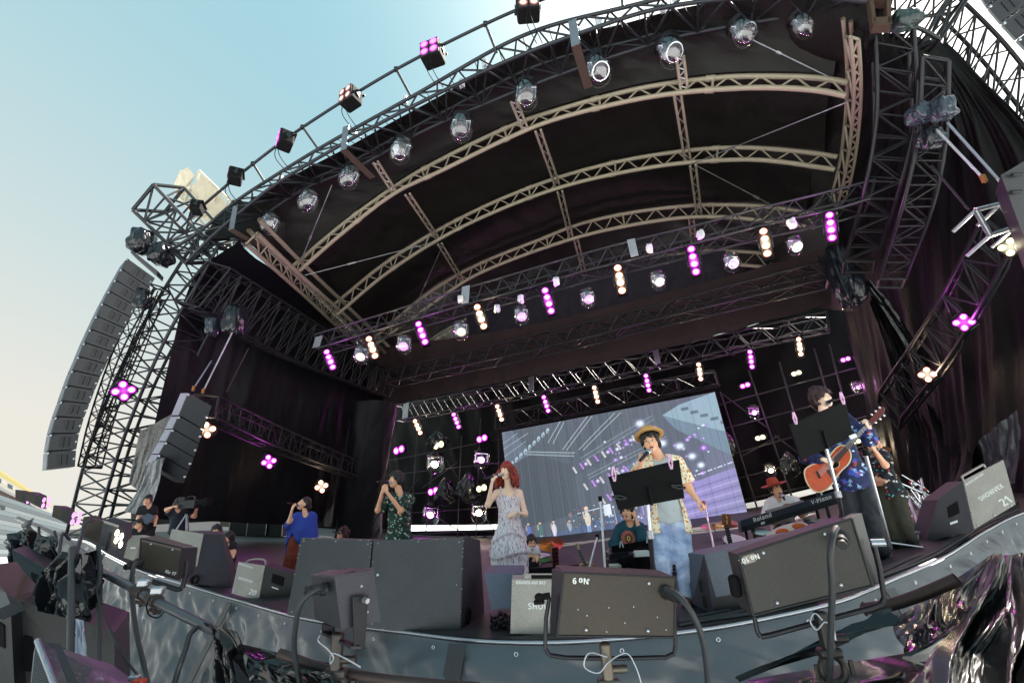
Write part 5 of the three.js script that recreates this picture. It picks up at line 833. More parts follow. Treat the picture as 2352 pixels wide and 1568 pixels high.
// ---------- pipes, poles, barrier gear ----------
const pipeM = mat(0x5c5f65, 0.42, 0.6, { map: scuff }), rustM = mat(0x4a3f3c, 0.55, 0.6, { map: scuff });
{
  const o = thing('front_pipe', 'grey scaffold pipe with couplers running along the left front of the stage', 'pipe', at(300, 1350, 2.9));
  partW(o, 'pipe', tubeG([[40, 1190, 6.5], [112, 1222, 5.2], [178, 1262, 4.0], [232, 1311, 3.3], [300, 1348, 2.95], [375, 1390, 2.7], [454, 1430, 2.5], [520, 1462, 2.35]].map(([u, v, d]) => at(u, v, d)), 0.024, 60, 14), pipeM);
  for (const [u, v, d] of [[212, 1300, 3.42], [320, 1358, 2.88], [352, 1376, 2.77]]) { const a = at(u - 9, v - 5, d + 0.03), b = at(u + 9, v + 6, d - 0.03); partW(o, 'coupler', cylG(a, b, 0.036, 0.036, 14), rustM); const p = at(u + 10, v - 20, d); partW(o, 'coupler_bolt', merge([cylG(at(u, v - 8, d), p, 0.012), cylG(at(u - 4, v - 22, d), at(u + 26, v - 26, d), 0.012), boxG(0.07, 0.05, 0.05, p.x, p.y, p.z, 0.015)]), M.silver); partW(o, 'coupler_bolt', merge([cylG(at(u + 4, v + 8, d), at(u + 2, v + 34, d), 0.011), cylG(at(u - 10, v + 24, d), at(u + 16, v + 30, d), 0.01)]), rustM); }
  partW(o, 'loop_wire', tubeG([[345, 1370, 2.7], [336, 1390, 2.68], [342, 1412, 2.68], [362, 1418, 2.68], [375, 1406, 2.68]].map(([u, v, d]) => at(u, v, d)), 0.004, 30, 5), M.matte);
  const o2 = thing('front_pipe', 'short dark scaffold pipe under the right front, running into crumpled plastic', 'pipe', at(2060, 1390, 2.6)); partW(o2, 'pipe', tubeG([[1985, 1398, 2.7], [2040, 1390, 2.6], [2110, 1368, 2.5], [2200, 1330, 2.4]].map(([u, v, d]) => at(u, v, d)), 0.03, 30, 14), rustM); partW(o2, 'ring', new THREE.TorusGeometry(0.03, 0.008, 8, 16).rotateY(1.2).translate(...at(1987, 1398, 2.7).toArray()), M.black);
  const o3 = thing('front_pipe', 'dark scaffold pipe below the angled lamp housing at the bottom centre', 'pipe', at(860, 1556, 2.3)); partW(o3, 'pipe', tubeG([[640, 1500, 2.4], [740, 1535, 2.36], [850, 1556, 2.3], [1000, 1572, 2.25], [1100, 1580, 2.2]].map(([u, v, d]) => at(u, v, d)), 0.024, 30, 12), rustM);
  const pole = (a, b, r, lab) => { const q = thing('steel_pole', lab, 'pole', b); bar(q, 'tube', a, b, r, mat(0x3c4044, 0.5, 0.5, { map: scuff }), 12); };
  pole(at(165, 1256, 2.9), at(160, 1560, 2.6), 0.019, 'thick grey steel pole upright beside crumpled plastic at the left'); pole(at(229, 1298, 3.2), at(224, 1540, 2.9), 0.016, 'thinner dark steel pole right of the thick one at the left'); pole(at(170, 1296, 2.95), at(212, 1306, 3.1), 0.02, 'short dark cross pipe joining the two steel poles at the left');
  const cb = (pts, r, lab) => { const q = thing('hanging_cable', lab, 'cable', at(...pts[pts.length - 1])); partW(q, 'cable', tubeG(pts.map(([u, v, d]) => at(u, v, d)), r, 50, 7), cableM); };
  cb([[452, 1440, 2.45], [436, 1456, 2.4], [426, 1490, 2.35], [412, 1530, 2.3], [394, 1590, 2.3]], 0.013, 'black cable dropping from the wrapped end of the left pipe');
  cb([[212, 1330, 3], [240, 1420, 2.8], [280, 1500, 2.6], [330, 1570, 2.4]], 0.006, 'thin pale wire slanting down right of the steel poles');
  cb([[225, 1250, 3.2], [228, 1310, 3.1], [222, 1350, 3.0], [196, 1372, 2.95], [172, 1356, 2.95]], 0.014, 'black cable loop drooping between the two steel poles');
  cb([[88, 1210, 4.6], [92, 1260, 4.5], [110, 1272, 4.4], [128, 1252, 4.4], [124, 1220, 4.5]], 0.012, 'thin cable loop in front of the wrapped stand at the far left');
  cb([[134, 1310, 3.6], [138, 1250, 4], [146, 1225, 4.2], [160, 1240, 4.2]], 0.012, 'thin cable hanging left of the folded silver plastic');
  // cables lying on the stage lip at the right
  for (let i = 0; i < 6; i++) { const e = []; for (let k = 0; k <= 12; k++) { const [u, v] = [lerp(1560, 2340, k / 12), 0]; let s = 0.5; const y0 = 0; const pxv = EDGE_PX; let j = 0; while (j < pxv.length - 2 && pxv[j + 1][0] < u) j++; const vv = lerp(pxv[j][1], pxv[j + 1][1], clamp((u - pxv[j][0]) / (pxv[j + 1][0] - pxv[j][0]))); const p = onDeck(u, vv - 5 - i * 3 - 3 * Math.sin(k * 1.3 + i)); e.push(p.add(v3(0, 0.012 + 0.006 * (i % 2), 0))); } const q = thing('floor_cable', `black cable lying along the right stage lip, ${ORD[i]} from the edge`, 'cable', e[6], 'cables along the right stage lip'); partW(q, 'cable', tubeG(e, 0.013, 70, 7), cableM); }
}
// crumpled black plastic sheets
const plas = mat(0x0c0d10, 0.2, 0, { side: THREE.DoubleSide }), plasBlue = mat(0x0d0e11, 0.2, 0, { side: THREE.DoubleSide }), plasBrown = mat(0x0f0e0d, 0.24, 0, { side: THREE.DoubleSide });
function crinkle(lab, left, right, m, amp, f, z, nu = 70, nv = 50, mode = 0) { // sharp folds that run along the sheet, broken by facets
  const a = poly(dAt(left)), b = poly(dAt(right)), name = 'plastic_sheet';
  const ridge = (x, y, s) => 1 - 2.4 * Math.abs(noise.noise(x, y, s));
  const tri = (x) => 1 - 2 * Math.abs((x - Math.floor(x)) * 2 - 1), hash = (i, j, k) => { const x = Math.sin(i * 127.1 + j * 311.7 + k * 74.7 + z * 19.3) * 43758.5453; return x - Math.floor(x) - 0.5; };
  const wdir = (A, B) => { const n = B.clone().sub(A); return v3(-n.z, n.length() * 0.3, n.x).normalize(); };
  let g;
  if (mode === 1) g = gridG(nu, nv, (s, t) => { // pleats fanning out down the sheet
    const A = a.at(t), B = b.at(t), p = A.clone().lerp(B, s), c = noise.noise(s * 2.5, t * 1.4, z), k = 0.35 + 0.65 * sstep(0, 0.5, t);
    return p.addScaledVector(wdir(A, B), (tri(s * f + c * 0.8 + t * 0.25) * 0.5 + tri(s * f * 2.3 + c * 1.7 - t * 0.6 + 0.3) * 0.22 + ridge(s * 4 + t * 1.2 + c, t * 1.6 - s, z) * 0.08 + ridge(s * 11 - t * 3, t * 6 + s * 5, z + 2) * 0.045 + ridge(s * 20 + t * 4, t * 13 - s * 7, z + 6) * 0.018) * amp * k);
  });
  else { // crumpled facets: a coarse grid with shaken knots, creased along its edges
    const cu = Math.max(6, Math.round(nu / 2.2)), cv = Math.max(6, Math.round(nv / 2.2));
    g = gridG(cu, cv, (s, t) => { const i = Math.round(s * cu), j = Math.round(t * cv), S = s + (i > 0 && i < cu ? hash(i, j, 1) * 0.9 / cu : 0), T = t + (j > 0 && j < cv ? hash(i, j, 2) * 0.9 / cv : 0), A = a.at(clamp(T)), B = b.at(clamp(T)); return A.clone().lerp(B, S).addScaledVector(wdir(A, B), (hash(i, j, 3) * 0.22 + ridge(S * f + T * 0.8, T * f * 0.5, z) * 0.55 + ridge(S * f * 2.1 - T, T * f * 1.6, z + 5) * 0.34) * amp).add(v3(0, hash(i, j, 4) * amp * 0.1, 0)); }).toNonIndexed();
    g.computeVertexNormals();
  }
  return single(name, g, m, lab, 'plastic sheet');
}
crinkle('black plastic sheet wrapped round the end of the left pipe, hanging down in creases', [[462, 1428, 2.42], [486, 1470, 2.4], [498, 1520, 2.38], [508, 1600, 2.36]], [[545, 1450, 2.3], [556, 1490, 2.3], [562, 1530, 2.3], [570, 1600, 2.3]], plas, 0.09, 2.4, 1, 70, 50, 1);
crinkle('glossy black plastic sheet along the bottom left of centre, under the skirt', [[550, 1478, 2.75], [556, 1520, 2.6], [566, 1600, 2.5]], [[860, 1545, 2.5], [850, 1568, 2.45], [830, 1610, 2.4]], plasBlue, 0.1, 1.8, 5, 90, 50, 1);
crinkle('dark crumpled plastic heap under the angled lamp housing', [[640, 1530, 2.35], [650, 1560, 2.3], [660, 1600, 2.3]], [[760, 1545, 2.25], [760, 1570, 2.2], [760, 1610, 2.2]], plasBrown, 0.09, 2, 8, 60, 40, 1);
crinkle('glossy black plastic sheet bunched on the right front pipe', [[2050, 1425, 2.7], [2060, 1465, 2.5], [2090, 1500, 2.3], [2110, 1530, 2.15]], [[2285, 1270, 2.6], [2260, 1340, 2.4], [2235, 1420, 2.15], [2130, 1520, 2.05]], mat(0x16181c, 0.16, 0, { side: THREE.DoubleSide }), 0.11, 1.6, 11, 80, 60, 1);
crinkle('large glossy black plastic sheet in long folds at the bottom right corner', [[2280, 1275, 2.5], [2220, 1400, 2.15], [2130, 1520, 1.85], [2090, 1620, 1.65]], [[2380, 1270, 2.45], [2390, 1400, 2.05], [2400, 1520, 1.75], [2400, 1640, 1.55]], plasBlue, 0.17, 2.3, 14, 140, 60, 1);
crinkle('strip of black plastic stretched along the right front under lamp No 101', [[1688, 1552, 2.5], [1850, 1490, 2.5], [1960, 1440, 2.5], [2060, 1400, 2.5]], [[1700, 1568, 2.45], [1860, 1505, 2.45], [1975, 1460, 2.45], [2075, 1440, 2.42]], plas, 0.05, 1.3, 17, 30, 110, 1);
crinkle('dark crumpled plastic hanging in peaks at the bottom right', [[1720, 1560, 2.5], [1720, 1590, 2.3], [1720, 1640, 2.0]], [[2140, 1490, 2.4], [2140, 1560, 2.05], [2130, 1640, 1.75]], plasBrown, 0.13, 2.4, 21, 110, 50, 1);
crinkle('folded glossy plastic sheet hung on the thick steel pole at the left', [[150, 1268, 3.0], [122, 1310, 3.0], [108, 1360, 2.95], [106, 1405, 2.9]], [[205, 1275, 2.85], [200, 1330, 2.85], [190, 1385, 2.85], [182, 1425, 2.85]], mat(0x14161a, 0.11, 0, { side: THREE.DoubleSide }), 0.14, 3.2, 24, 80, 60, 1);
crinkle('thin ribbon of shiny plastic between the two steel poles', [[172, 1420, 2.85], [174, 1470, 2.8], [170, 1515, 2.75]], [[192, 1425, 2.85], [196, 1470, 2.8], [206, 1530, 2.75]], mat(0x9aa4b4, 0.1, 0, { side: THREE.DoubleSide }), 0.05, 1.4, 26, 30, 50, 1);
crinkle('folded glossy plastic roll on the left rail beside the wrapped stand', [[88, 1234, 4.2], [84, 1270, 4.1], [90, 1315, 4.0]], [[122, 1230, 4.1], [128, 1270, 4.0], [124, 1325, 3.95]], mat(0x16181c, 0.12, 0, { side: THREE.DoubleSide }), 0.16, 3, 28, 60, 40, 1);
crinkle('black plastic wrapped round the stand at the far left edge', [[2, 1245, 5.2], [30, 1275, 5], [44, 1310, 4.8]], [[84, 1190, 5.2], [90, 1240, 5.0], [84, 1295, 4.8]], plas, 0.2, 1.8, 31, 60, 50, 1);
crinkle('crumpled black plastic right of the two steel poles', [[196, 1270, 3.1], [192, 1330, 3.1], [190, 1400, 3.0]], [[226, 1262, 3.2], [222, 1330, 3.2], [214, 1400, 3.1]], plas, 0.1, 1.6, 33, 50, 50, 1);
// subwoofers at the bottom left
{
  const subM = mat(0x17191e, 0.5, 0, { map: scuff, bumpMap: grainBump, bumpScale: 0.001 });
  const sub = (lab, q, ds, D, slots) => { const f = q.map(([u, v], i) => at(u, v, ds[i])), o = thing('subwoofer', lab, 'subwoofer', f[3]); partW(o, 'cabinet', hexaG(f, f.map((p) => p.clone().add(D))), subM); const I = (s, t) => f[0].clone().lerp(f[1], s).lerp(f[3].clone().lerp(f[2], s), t).addScaledVector(AX.fw, -0.012); for (const [s0, s1, t0, t1] of slots) { const w = [I(s0, t0), I(s1, t0), I(s1, t1), I(s0, t1)]; partW(o, 'slot', hexaG(w, w.map((p) => p.clone().addScaledVector(AX.fw, 0.012))), M.matte); } return { o, f, I }; };
  sub('large dark subwoofer cabinet at the left bottom with slots, behind the steel poles', [[26, 1372], [262, 1452], [262, 1620], [30, 1620]], [3.0, 3.2, 3.1, 2.9], v3(-0.3, 0.05, -0.5), [[0.12, 0.2, 0.32, 0.66], [0.2, 0.28, 0.34, 0.68], [0.3, 0.36, 0.4, 0.72], [0.4, 0.52, 0.36, 0.62], [0.72, 0.82, 0.44, 0.72]]);
  sub('upper dark cabinet on the left bottom stack with a shiny top edge', [[26, 1262], [150, 1330], [240, 1440], [40, 1372]], [3.6, 3.5, 3.3, 3.3], v3(-0.3, 0.02, -0.4), [[0.3, 0.4, 0.3, 0.8], [0.55, 0.62, 0.35, 0.8]]);
  sub('dark cabinet at the left edge of the bottom stack with a cut corner', [[-40, 1300], [22, 1372], [34, 1620], [-40, 1620]], [2.9, 2.9, 2.8, 2.8], v3(-0.2, 0, -0.4), [[0.5, 0.8, 0.3, 0.5]]);
  const fr = [[84, 1470], [256, 1526], [420, 1640], [150, 1640]].map(([u, v], i) => at(u, v, [2.35, 2.75, 2.3, 1.95][i]));
  const o = thing('wedge_cabinet', 'scratched dark cabinet with a sloping top catching purple light at the bottom left', 'wedge monitor', fr[3]); const scr = tex(512, 512, (u, v, i, j) => { const n = per(u, v, 2, 9) * 18 + (rnd() - 0.5) * 14; const s = Math.abs(per(u * 1, v * 1, 3, 14)) < 0.012 ? 120 : 0; const c = 66 + n + s; return [c, c, c + 8]; });
  partW(o, 'sloped_top', hexaG(fr, fr.map((p) => p.clone().add(v3(0, -0.05, -0.02)))), mat(0xffffff, 0.35, 0, { map: scr }));
  const fl = [[82, 1474], [148, 1642], [60, 1660], [76, 1500]].map(([u, v], i) => at(u, v, [2.36, 1.96, 1.98, 2.36][i])); const gm = canvasTex(64, 64, (g, w, h) => { g.fillStyle = '#15161a'; g.fillRect(0, 0, w, h); g.fillStyle = '#6a6e76'; for (let y = 0; y < 8; y++) for (let x = 0; x < 8; x++) { g.beginPath(); g.arc(x * 8 + (y % 2 ? 4 : 0), y * 8 + 4, 2.4, 0, 7); g.fill(); } }); gm.repeat.set(16, 16);
  partW(o, 'grille', hexaG(fl, fl.map((p) => p.clone().add(v3(0.08, -0.02, -0.05)))), mat(0xffffff, 0.5, 0.4, { map: gm })); bar(o, 'metal_edge', fr[0], fr[3], 0.012, M.silver);
  const cp = at(316, 1588, 2.3); partW(o, 'latch', boxG(0.06, 0.03, 0.04, ...at(318, 1566, 2.32).toArray(), 0.01), mat(0xa03018, 0.4)); partW(o, 'latch', boxG(0.05, 0.025, 0.04, ...at(308, 1556, 2.36).toArray(), 0.01), M.silver);
  const bx = cabinet('crate', 'pale box corner cut by the left edge of the picture', 'crate', at(8, 1400, 2.6), yawN(30), [[-30, 1350], [12, 1360], [22, 1386], [-30, 1410]], v3(-0.1, -0.06, -0.2), mat(0x3c4146, 0.5));
}
// stadium stand in the distance at the left
{
  const o = thing('stadium_stand', 'distant stadium stand with pale seat rows and a yellow edged roof at the far left', 'stadium stand', at(60, 1240, 60));
  const rowsM = [mat(0x3e484e, 0.9), mat(0x30383d, 0.9), mat(0x484f53, 0.9)];
  const B = (q, D, m, nm) => partW(o, nm, hexaG(q.map(([u, v, d]) => at(u, v, d)), q.map(([u, v, d]) => at(u, v, d).add(D))), m);
  B([[-60, 1040, 60], [112, 1152, 75], [112, 1158, 75], [-60, 1052, 60]], v3(0, -0.5, -0.5), mat(0x625a32, 0.6), 'roof_edge'); B([[-60, 1064, 60], [112, 1166, 75], [112, 1174, 75], [-60, 1078, 60]], v3(0, -0.5, -0.5), mat(0x5e5c58, 0.7), 'roof_underside');
  B([[-60, 1078, 62], [112, 1174, 77], [112, 1182, 77], [-60, 1100, 62]], v3(-4, 0, -6), mat(0x4e565b, 0.7), 'wall_band'); B([[-60, 1100, 61], [112, 1182, 76], [112, 1190, 76], [-60, 1116, 61]], v3(-4, 0, -6), mat(0x5a4540, 0.7), 'rail_band');
  for (let i = 0; i < 12; i++) { const a = 1116 + i * 13, b = 1190 + i * 7; B([[-60, a, 60 - i * 2], [150, b, 74 - i * 2], [150, b + 6, 74 - i * 2], [-60, a + 12, 60 - i * 2]], v3(-1, -0.4, -2), rowsM[i % 3], 'seat_row'); }
  for (let i = 0; i < 5; i++) { const u = -10 + i * 26, v = 1094 + i * 15; B([[u, v, 60.5], [u + 12, v + 6, 61], [u + 12, v + 16, 61], [u, v + 10, 60.5]], v3(-0.3, 0, -0.3), mat(0x2a3238, 0.4), 'opening'); }
}

// ---------- people ----------
// signed distance helpers
const cap = (p, a, b, ra, rb) => { const x = b.x - a.x, y = b.y - a.y, z = b.z - a.z, px0 = p[0] - a.x, py = p[1] - a.y, pz = p[2] - a.z; const h = clamp((px0 * x + py * y + pz * z) / (x * x + y * y + z * z + 1e-9)); const dx = px0 - x * h, dy = py - y * h, dz = pz - z * h; return Math.sqrt(dx * dx + dy * dy + dz * dz) - (ra + (rb - ra) * h); };
const ell = (x, y, z, rx, ry, rz) => { const k0 = Math.sqrt((x / rx) ** 2 + (y / ry) ** 2 + (z / rz) ** 2), k1 = Math.sqrt((x / rx / rx) ** 2 + (y / ry / ry) ** 2 + (z / rz / rz) ** 2); return k0 < 1e-6 ? -Math.min(rx, ry, rz) : k0 * (k0 - 1) / k1; };
const smin = (a, b, k) => { const h = Math.max(k - Math.abs(a - b), 0) / k; return Math.min(a, b) - h * h * k * 0.25; };
function nets(lo, hi, cell, f) { // surface nets
  const nx = Math.ceil((hi.x - lo.x) / cell) + 1, ny = Math.ceil((hi.y - lo.y) / cell) + 1, nz = Math.ceil((hi.z - lo.z) / cell) + 1, D = new Float32Array(nx * ny * nz), id = (i, j, k) => (k * ny + j) * nx + i;
  const q = [0, 0, 0]; for (let k = 0; k < nz; k++) for (let j = 0; j < ny; j++) for (let i = 0; i < nx; i++) { q[0] = lo.x + i * cell; q[1] = lo.y + j * cell; q[2] = lo.z + k * cell; D[id(i, j, k)] = f(q); }
  const V = new Int32Array(nx * ny * nz).fill(-1), P = [], nrm = [], ix = [];
  const C = [[0, 0, 0], [1, 0, 0], [0, 1, 0], [1, 1, 0], [0, 0, 1], [1, 0, 1], [0, 1, 1], [1, 1, 1]], E = [[0, 1], [2, 3], [4, 5], [6, 7], [0, 2], [1, 3], [4, 6], [5, 7], [0, 4], [1, 5], [2, 6], [3, 7]];
  for (let k = 0; k < nz - 1; k++) for (let j = 0; j < ny - 1; j++) for (let i = 0; i < nx - 1; i++) {
    const d = C.map(([a, b, c]) => D[id(i + a, j + b, k + c)]); let m = 0; for (let c = 0; c < 8; c++) if (d[c] < 0) m |= 1 << c; if (m === 0 || m === 255) continue;
    let x = 0, y = 0, z = 0, n = 0; for (const [a, b] of E) if ((d[a] < 0) !== (d[b] < 0)) { const t = d[a] / (d[a] - d[b]); x += lerp(C[a][0], C[b][0], t); y += lerp(C[a][1], C[b][1], t); z += lerp(C[a][2], C[b][2], t); n++; }
    V[id(i, j, k)] = P.length / 3; P.push(lo.x + (i + x / n) * cell, lo.y + (j + y / n) * cell, lo.z + (k + z / n) * cell);
  }
  const quad = (a, b, c, d, flip) => { if (a < 0 || b < 0 || c < 0 || d < 0) return; if (flip) ix.push(a, c, b, a, d, c); else ix.push(a, b, c, a, c, d); };
  for (let k = 1; k < nz - 1; k++) for (let j = 1; j < ny - 1; j++) for (let i = 1; i < nx - 1; i++) {
    const s = D[id(i, j, k)] < 0;
    if (s !== (D[id(i + 1, j, k)] < 0)) quad(V[id(i, j - 1, k - 1)], V[id(i, j, k - 1)], V[id(i, j, k)], V[id(i, j - 1, k)], !s);
    if (s !== (D[id(i, j + 1, k)] < 0)) quad(V[id(i - 1, j, k - 1)], V[id(i, j, k - 1)], V[id(i, j, k)], V[id(i - 1, j, k)], s);
    if (s !== (D[id(i, j, k + 1)] < 0)) quad(V[id(i - 1, j - 1, k)], V[id(i, j - 1, k)], V[id(i, j, k)], V[id(i - 1, j, k)], !s);
  }
  const g = new THREE.BufferGeometry(); g.setAttribute('position', new THREE.Float32BufferAttribute(P, 3)); g.setIndex(ix); g.computeVertexNormals(); g.setAttribute('uv', new THREE.Float32BufferAttribute(new Float32Array(P.length / 3 * 2), 2)); return g;
}
const bonesSDF = (B, k) => (p) => { let d = 1e3; for (const [a, b, ra, rb] of B) { const e = cap(p, a, b, ra, rb); d = d > 100 ? e : smin(d, e, k); } return d; };
function bounds(B, pad) { const lo = v3(1e9, 1e9, 1e9), hi = v3(-1e9, -1e9, -1e9); for (const [a, b, ra, rb] of B) { const r = Math.max(ra, rb) + pad; for (const q of [a, b]) { lo.min(q.clone().addScalar(-r)); hi.max(q.clone().addScalar(r)); } } return [lo, hi]; }
function sdfG(B, k, cell, post, pad = 0.05) { const [lo, hi] = bounds(B, pad), s = bonesSDF(B, k); return nets(lo, hi, cell, post ? (p) => post(p, s(p)) : s); }
// cloth print laid flat on the front of the garment, in metres
function planarUV(g, X, Y, o) { const p = g.attributes.position, u = g.attributes.uv; for (let i = 0; i < p.count; i++) { const q = v3(p.getX(i), p.getY(i), p.getZ(i)).sub(o); u.setXY(i, q.dot(X), q.dot(Y)); } return g; }

const skin = (hex) => new THREE.MeshPhysicalMaterial({ color: hex, roughness: 0.55, sheen: 0.2 });
const SK = skin(0xeab292), SK2 = skin(0xe9ae8c), SKF = skin(0xf4ccb4), hairM = (h) => mat(h, 0.5, 0, { bumpMap: brush, bumpScale: 0.002 });
const eyeW = mat(0xe8e2dc, 0.3), eyeD = mat(0x120b08, 0.3), lipM = mat(0xa04a44, 0.5), mouthM = mat(0x3a0f10, 0.6);

// head frame: c centre, f facing, s scale; returns geometry and adds the features
function headBasis(c, yaw, pitch, roll = 0, toward) {
  const q = new THREE.Quaternion().setFromEuler(new THREE.Euler(-pitch, yaw, roll, 'YXZ'));
  return { c, q, to: (x, y, z, s = 1) => v3(x * s, y * s, z * s).applyQuaternion(q).add(c) };
}
function headG(h, s, female) {
  const f = (p) => {
    let [x, y, z] = p; x /= s; y /= s; z /= s; const ax = Math.abs(x);
    let d = ell(x, y - 0.03, z + 0.012, 0.077, 0.095, 0.095);
    d = smin(d, ell(x, y + 0.035, z - 0.022, 0.062, 0.082, 0.066), 0.03);
    d = smin(d, ell(x, y + 0.092, z - 0.048, 0.032, 0.026, 0.03), 0.04);
    d = smin(d, ell(ax - 0.04, y + 0.025, z - 0.062, 0.022, 0.022, 0.02), 0.03);
    d = smin(d, ell(x, y - 0.028, z - 0.078, 0.05, 0.01, 0.014), 0.02);
    d = Math.max(d, -(ell(ax - 0.031, y - 0.006, z - 0.098, 0.019, 0.011, 0.016)));
    d = smin(d, cap([x, y, z], { x: 0, y: 0.012, z: 0.086 }, { x: 0, y: -0.026, z: 0.105 }, 0.008, 0.0125), 0.014);
    d = smin(d, ell(ax - 0.012, y + 0.03, z - 0.094, 0.01, 0.008, 0.01), 0.008);
    d = smin(d, ell(x, y + 0.054, z - 0.088, 0.024, 0.0065, 0.01), 0.008); d = smin(d, ell(x, y + 0.07, z - 0.085, 0.02, 0.008, 0.011), 0.008);
    d = Math.max(d, -ell(x, y + 0.061, z - 0.095, 0.019, 0.0065, 0.014));
    d = smin(d, Math.max(ell(ax - 0.08, y + 0.012, z + 0.012, 0.012, 0.032, 0.019), -ell(ax - 0.09, y + 0.012, z + 0.004, 0.008, 0.02, 0.011)), 0.008);
    return d * s;
  };
  const g = nets(v3(-0.1, -0.135, -0.125).multiplyScalar(s), v3(0.1, 0.14, 0.135).multiplyScalar(s), 0.0045 * s, f);
  return g.applyQuaternion(h.q).translate(h.c.x, h.c.y, h.c.z);
}
function face(o, h, s, opt = {}) {
  const P = (geo, x, y, z) => geo.translate(x, y, z).scale(s, s, s).applyQuaternion(h.q).translate(h.c.x, h.c.y, h.c.z);
  for (const k of [-1, 1]) {
    if (opt.closed) partW(o, 'eyelid_line', P(new THREE.TorusGeometry(0.014, 0.0022, 5, 12, Math.PI).rotateZ(Math.PI).scale(1, 0.35, 1), k * 0.031, 0.007, 0.086), eyeD);
    else { const e = partW(o, 'eye', P(new THREE.SphereGeometry(0.0125, 12, 8).scale(1.15, 0.55, 0.6), k * 0.031, 0.006, 0.0805), eyeW); partW(e, 'iris', P(new THREE.SphereGeometry(0.0062, 10, 8).scale(1, 1, 0.5), k * 0.031 + (opt.look ?? 0), 0.006, 0.0872), eyeD); partW(e, 'upper_lid', P(new THREE.TorusGeometry(0.0135, 0.0022, 5, 12, Math.PI).scale(1, 0.6, 1), k * 0.031, 0.006, 0.087), eyeD); }
    partW(o, 'eyebrow', P(new THREE.CapsuleGeometry(0.0033, 0.026, 3, 6).rotateZ(Math.PI / 2 + k * -0.14), k * 0.033, 0.031, 0.0885), opt.brow || eyeD);
  }
  partW(o, 'mouth', P(new THREE.SphereGeometry(0.019, 12, 8).scale(1, opt.open ?? 0.45, 0.4), 0, -0.061, 0.0815), mouthM);
  partW(o, 'lip', P(new THREE.TorusGeometry(0.0185, 0.0042, 6, 18).scale(1, (opt.open ?? 0.45) * 1.05, 1), 0, -0.061, 0.0915), opt.lip || lipM);
}
function hairG(h, s, o = {}) { // cap of hair with a fringe; o.bang: fringe height, o.side: how far down, o.puff, o.back
  const { bang = 0.045, side = -0.02, puff = 1.12, back = -0.05, seedZ = 1, amp = 0.017, cell = 0.0062 } = o;
  const f = (p) => {
    let [x, y, z] = p; x /= s; y /= s; z /= s; const ax = Math.abs(x);
    const strand = fbm(x * 34, y * 9 + z * 6, z * 34 + seedZ, 3) * amp + fbm(x * 9, y * 9, z * 9 + seedZ, 2) * amp * 0.8;
    let d = ell(x, y - 0.036, z + 0.016, 0.084 * puff, 0.1 * puff, 0.102 * puff) - strand;
    d = smin(d, ell(x, y + 0.02, z + 0.045, 0.08 * puff, 0.085, 0.07 * puff) - strand, 0.03);
    const fr = bang + 0.012 * Math.sin(x * 90 + seedZ) + 0.006 * Math.sin(x * 210);
    const cut = Math.max(Math.max(y - fr, -(z - 0.028)), ax - (0.064 - 0.2 * Math.max(0, y)));      // open face
    d = Math.max(d, -cut); d = Math.max(d, (z > 0.0 ? side + (z > 0.03 ? 0.02 : 0) : back) - y + fbm(x * 40, z * 40, 2) * 0.012);
    return d * s;
  };
  const g = nets(v3(-0.14, -0.17, -0.17).multiplyScalar(s), v3(0.14, 0.2, 0.15).multiplyScalar(s), cell * s, f);
  return g.applyQuaternion(h.q).translate(h.c.x, h.c.y, h.c.z);
}
// hand: w wrist, dir along the palm, n out of the back of the hand, curl 0..1, side +1/-1 for the thumb
function handG(w, dir, n, curl, side, s = 1) {
  const D = dir.clone().normalize(), N = n.clone().addScaledVector(D, -n.dot(D)).normalize(), S = D.clone().cross(N).multiplyScalar(side);
  const at0 = (a, b, c) => w.clone().addScaledVector(D, a * s).addScaledVector(S, b * s).addScaledVector(N, c * s), B = [];
  for (let i = 0; i < 4; i++) { const y = (i - 1.5) * 0.02; B.push([at0(0, y * 0.5, 0), at0(0.085 - Math.abs(i - 1.2) * 0.004, y, 0), 0.0145 * s, 0.0115 * s]); }
  const len = [0.066, 0.074, 0.068, 0.052];
  for (let i = 0; i < 4; i++) {
    const y = (1.5 - i) * 0.0205; let p = at0(0.085 - Math.abs(i - 1.2) * 0.004, y, 0), a = curl * 0.7; const sg = [0.45, 0.3, 0.25], r = [0.0092, 0.0086, 0.0078, 0.0066];
    for (let k = 0; k < 3; k++) { const d = D.clone().multiplyScalar(Math.cos(a)).addScaledVector(N, -Math.sin(a)).addScaledVector(S, (1.5 - i) * 0.05 * (1 - curl)); const q = p.clone().addScaledVector(d.normalize(), len[i] * sg[k] * s); B.push([p, q, r[k] * s, r[k + 1] * s]); p = q; a += curl * (k ? 0.9 : 1.25); }
  }
  const t0 = at0(0.02, 0.026, -0.004), t1 = at0(0.052, 0.046 - 0.01 * curl, -0.012 - 0.02 * curl), t2 = at0(0.078, 0.046 - 0.022 * curl, -0.018 - 0.034 * curl), t3 = at0(0.098, 0.042 - 0.03 * curl, -0.02 - 0.042 * curl);
  B.push([t0, t1, 0.014 * s, 0.0105 * s], [t1, t2, 0.0105 * s, 0.0092 * s], [t2, t3, 0.0092 * s, 0.0076 * s]);
  const [lo, hi] = bounds(B, 0.015); return nets(lo, hi, 0.0042, bonesSDF(B, 0.009));
}
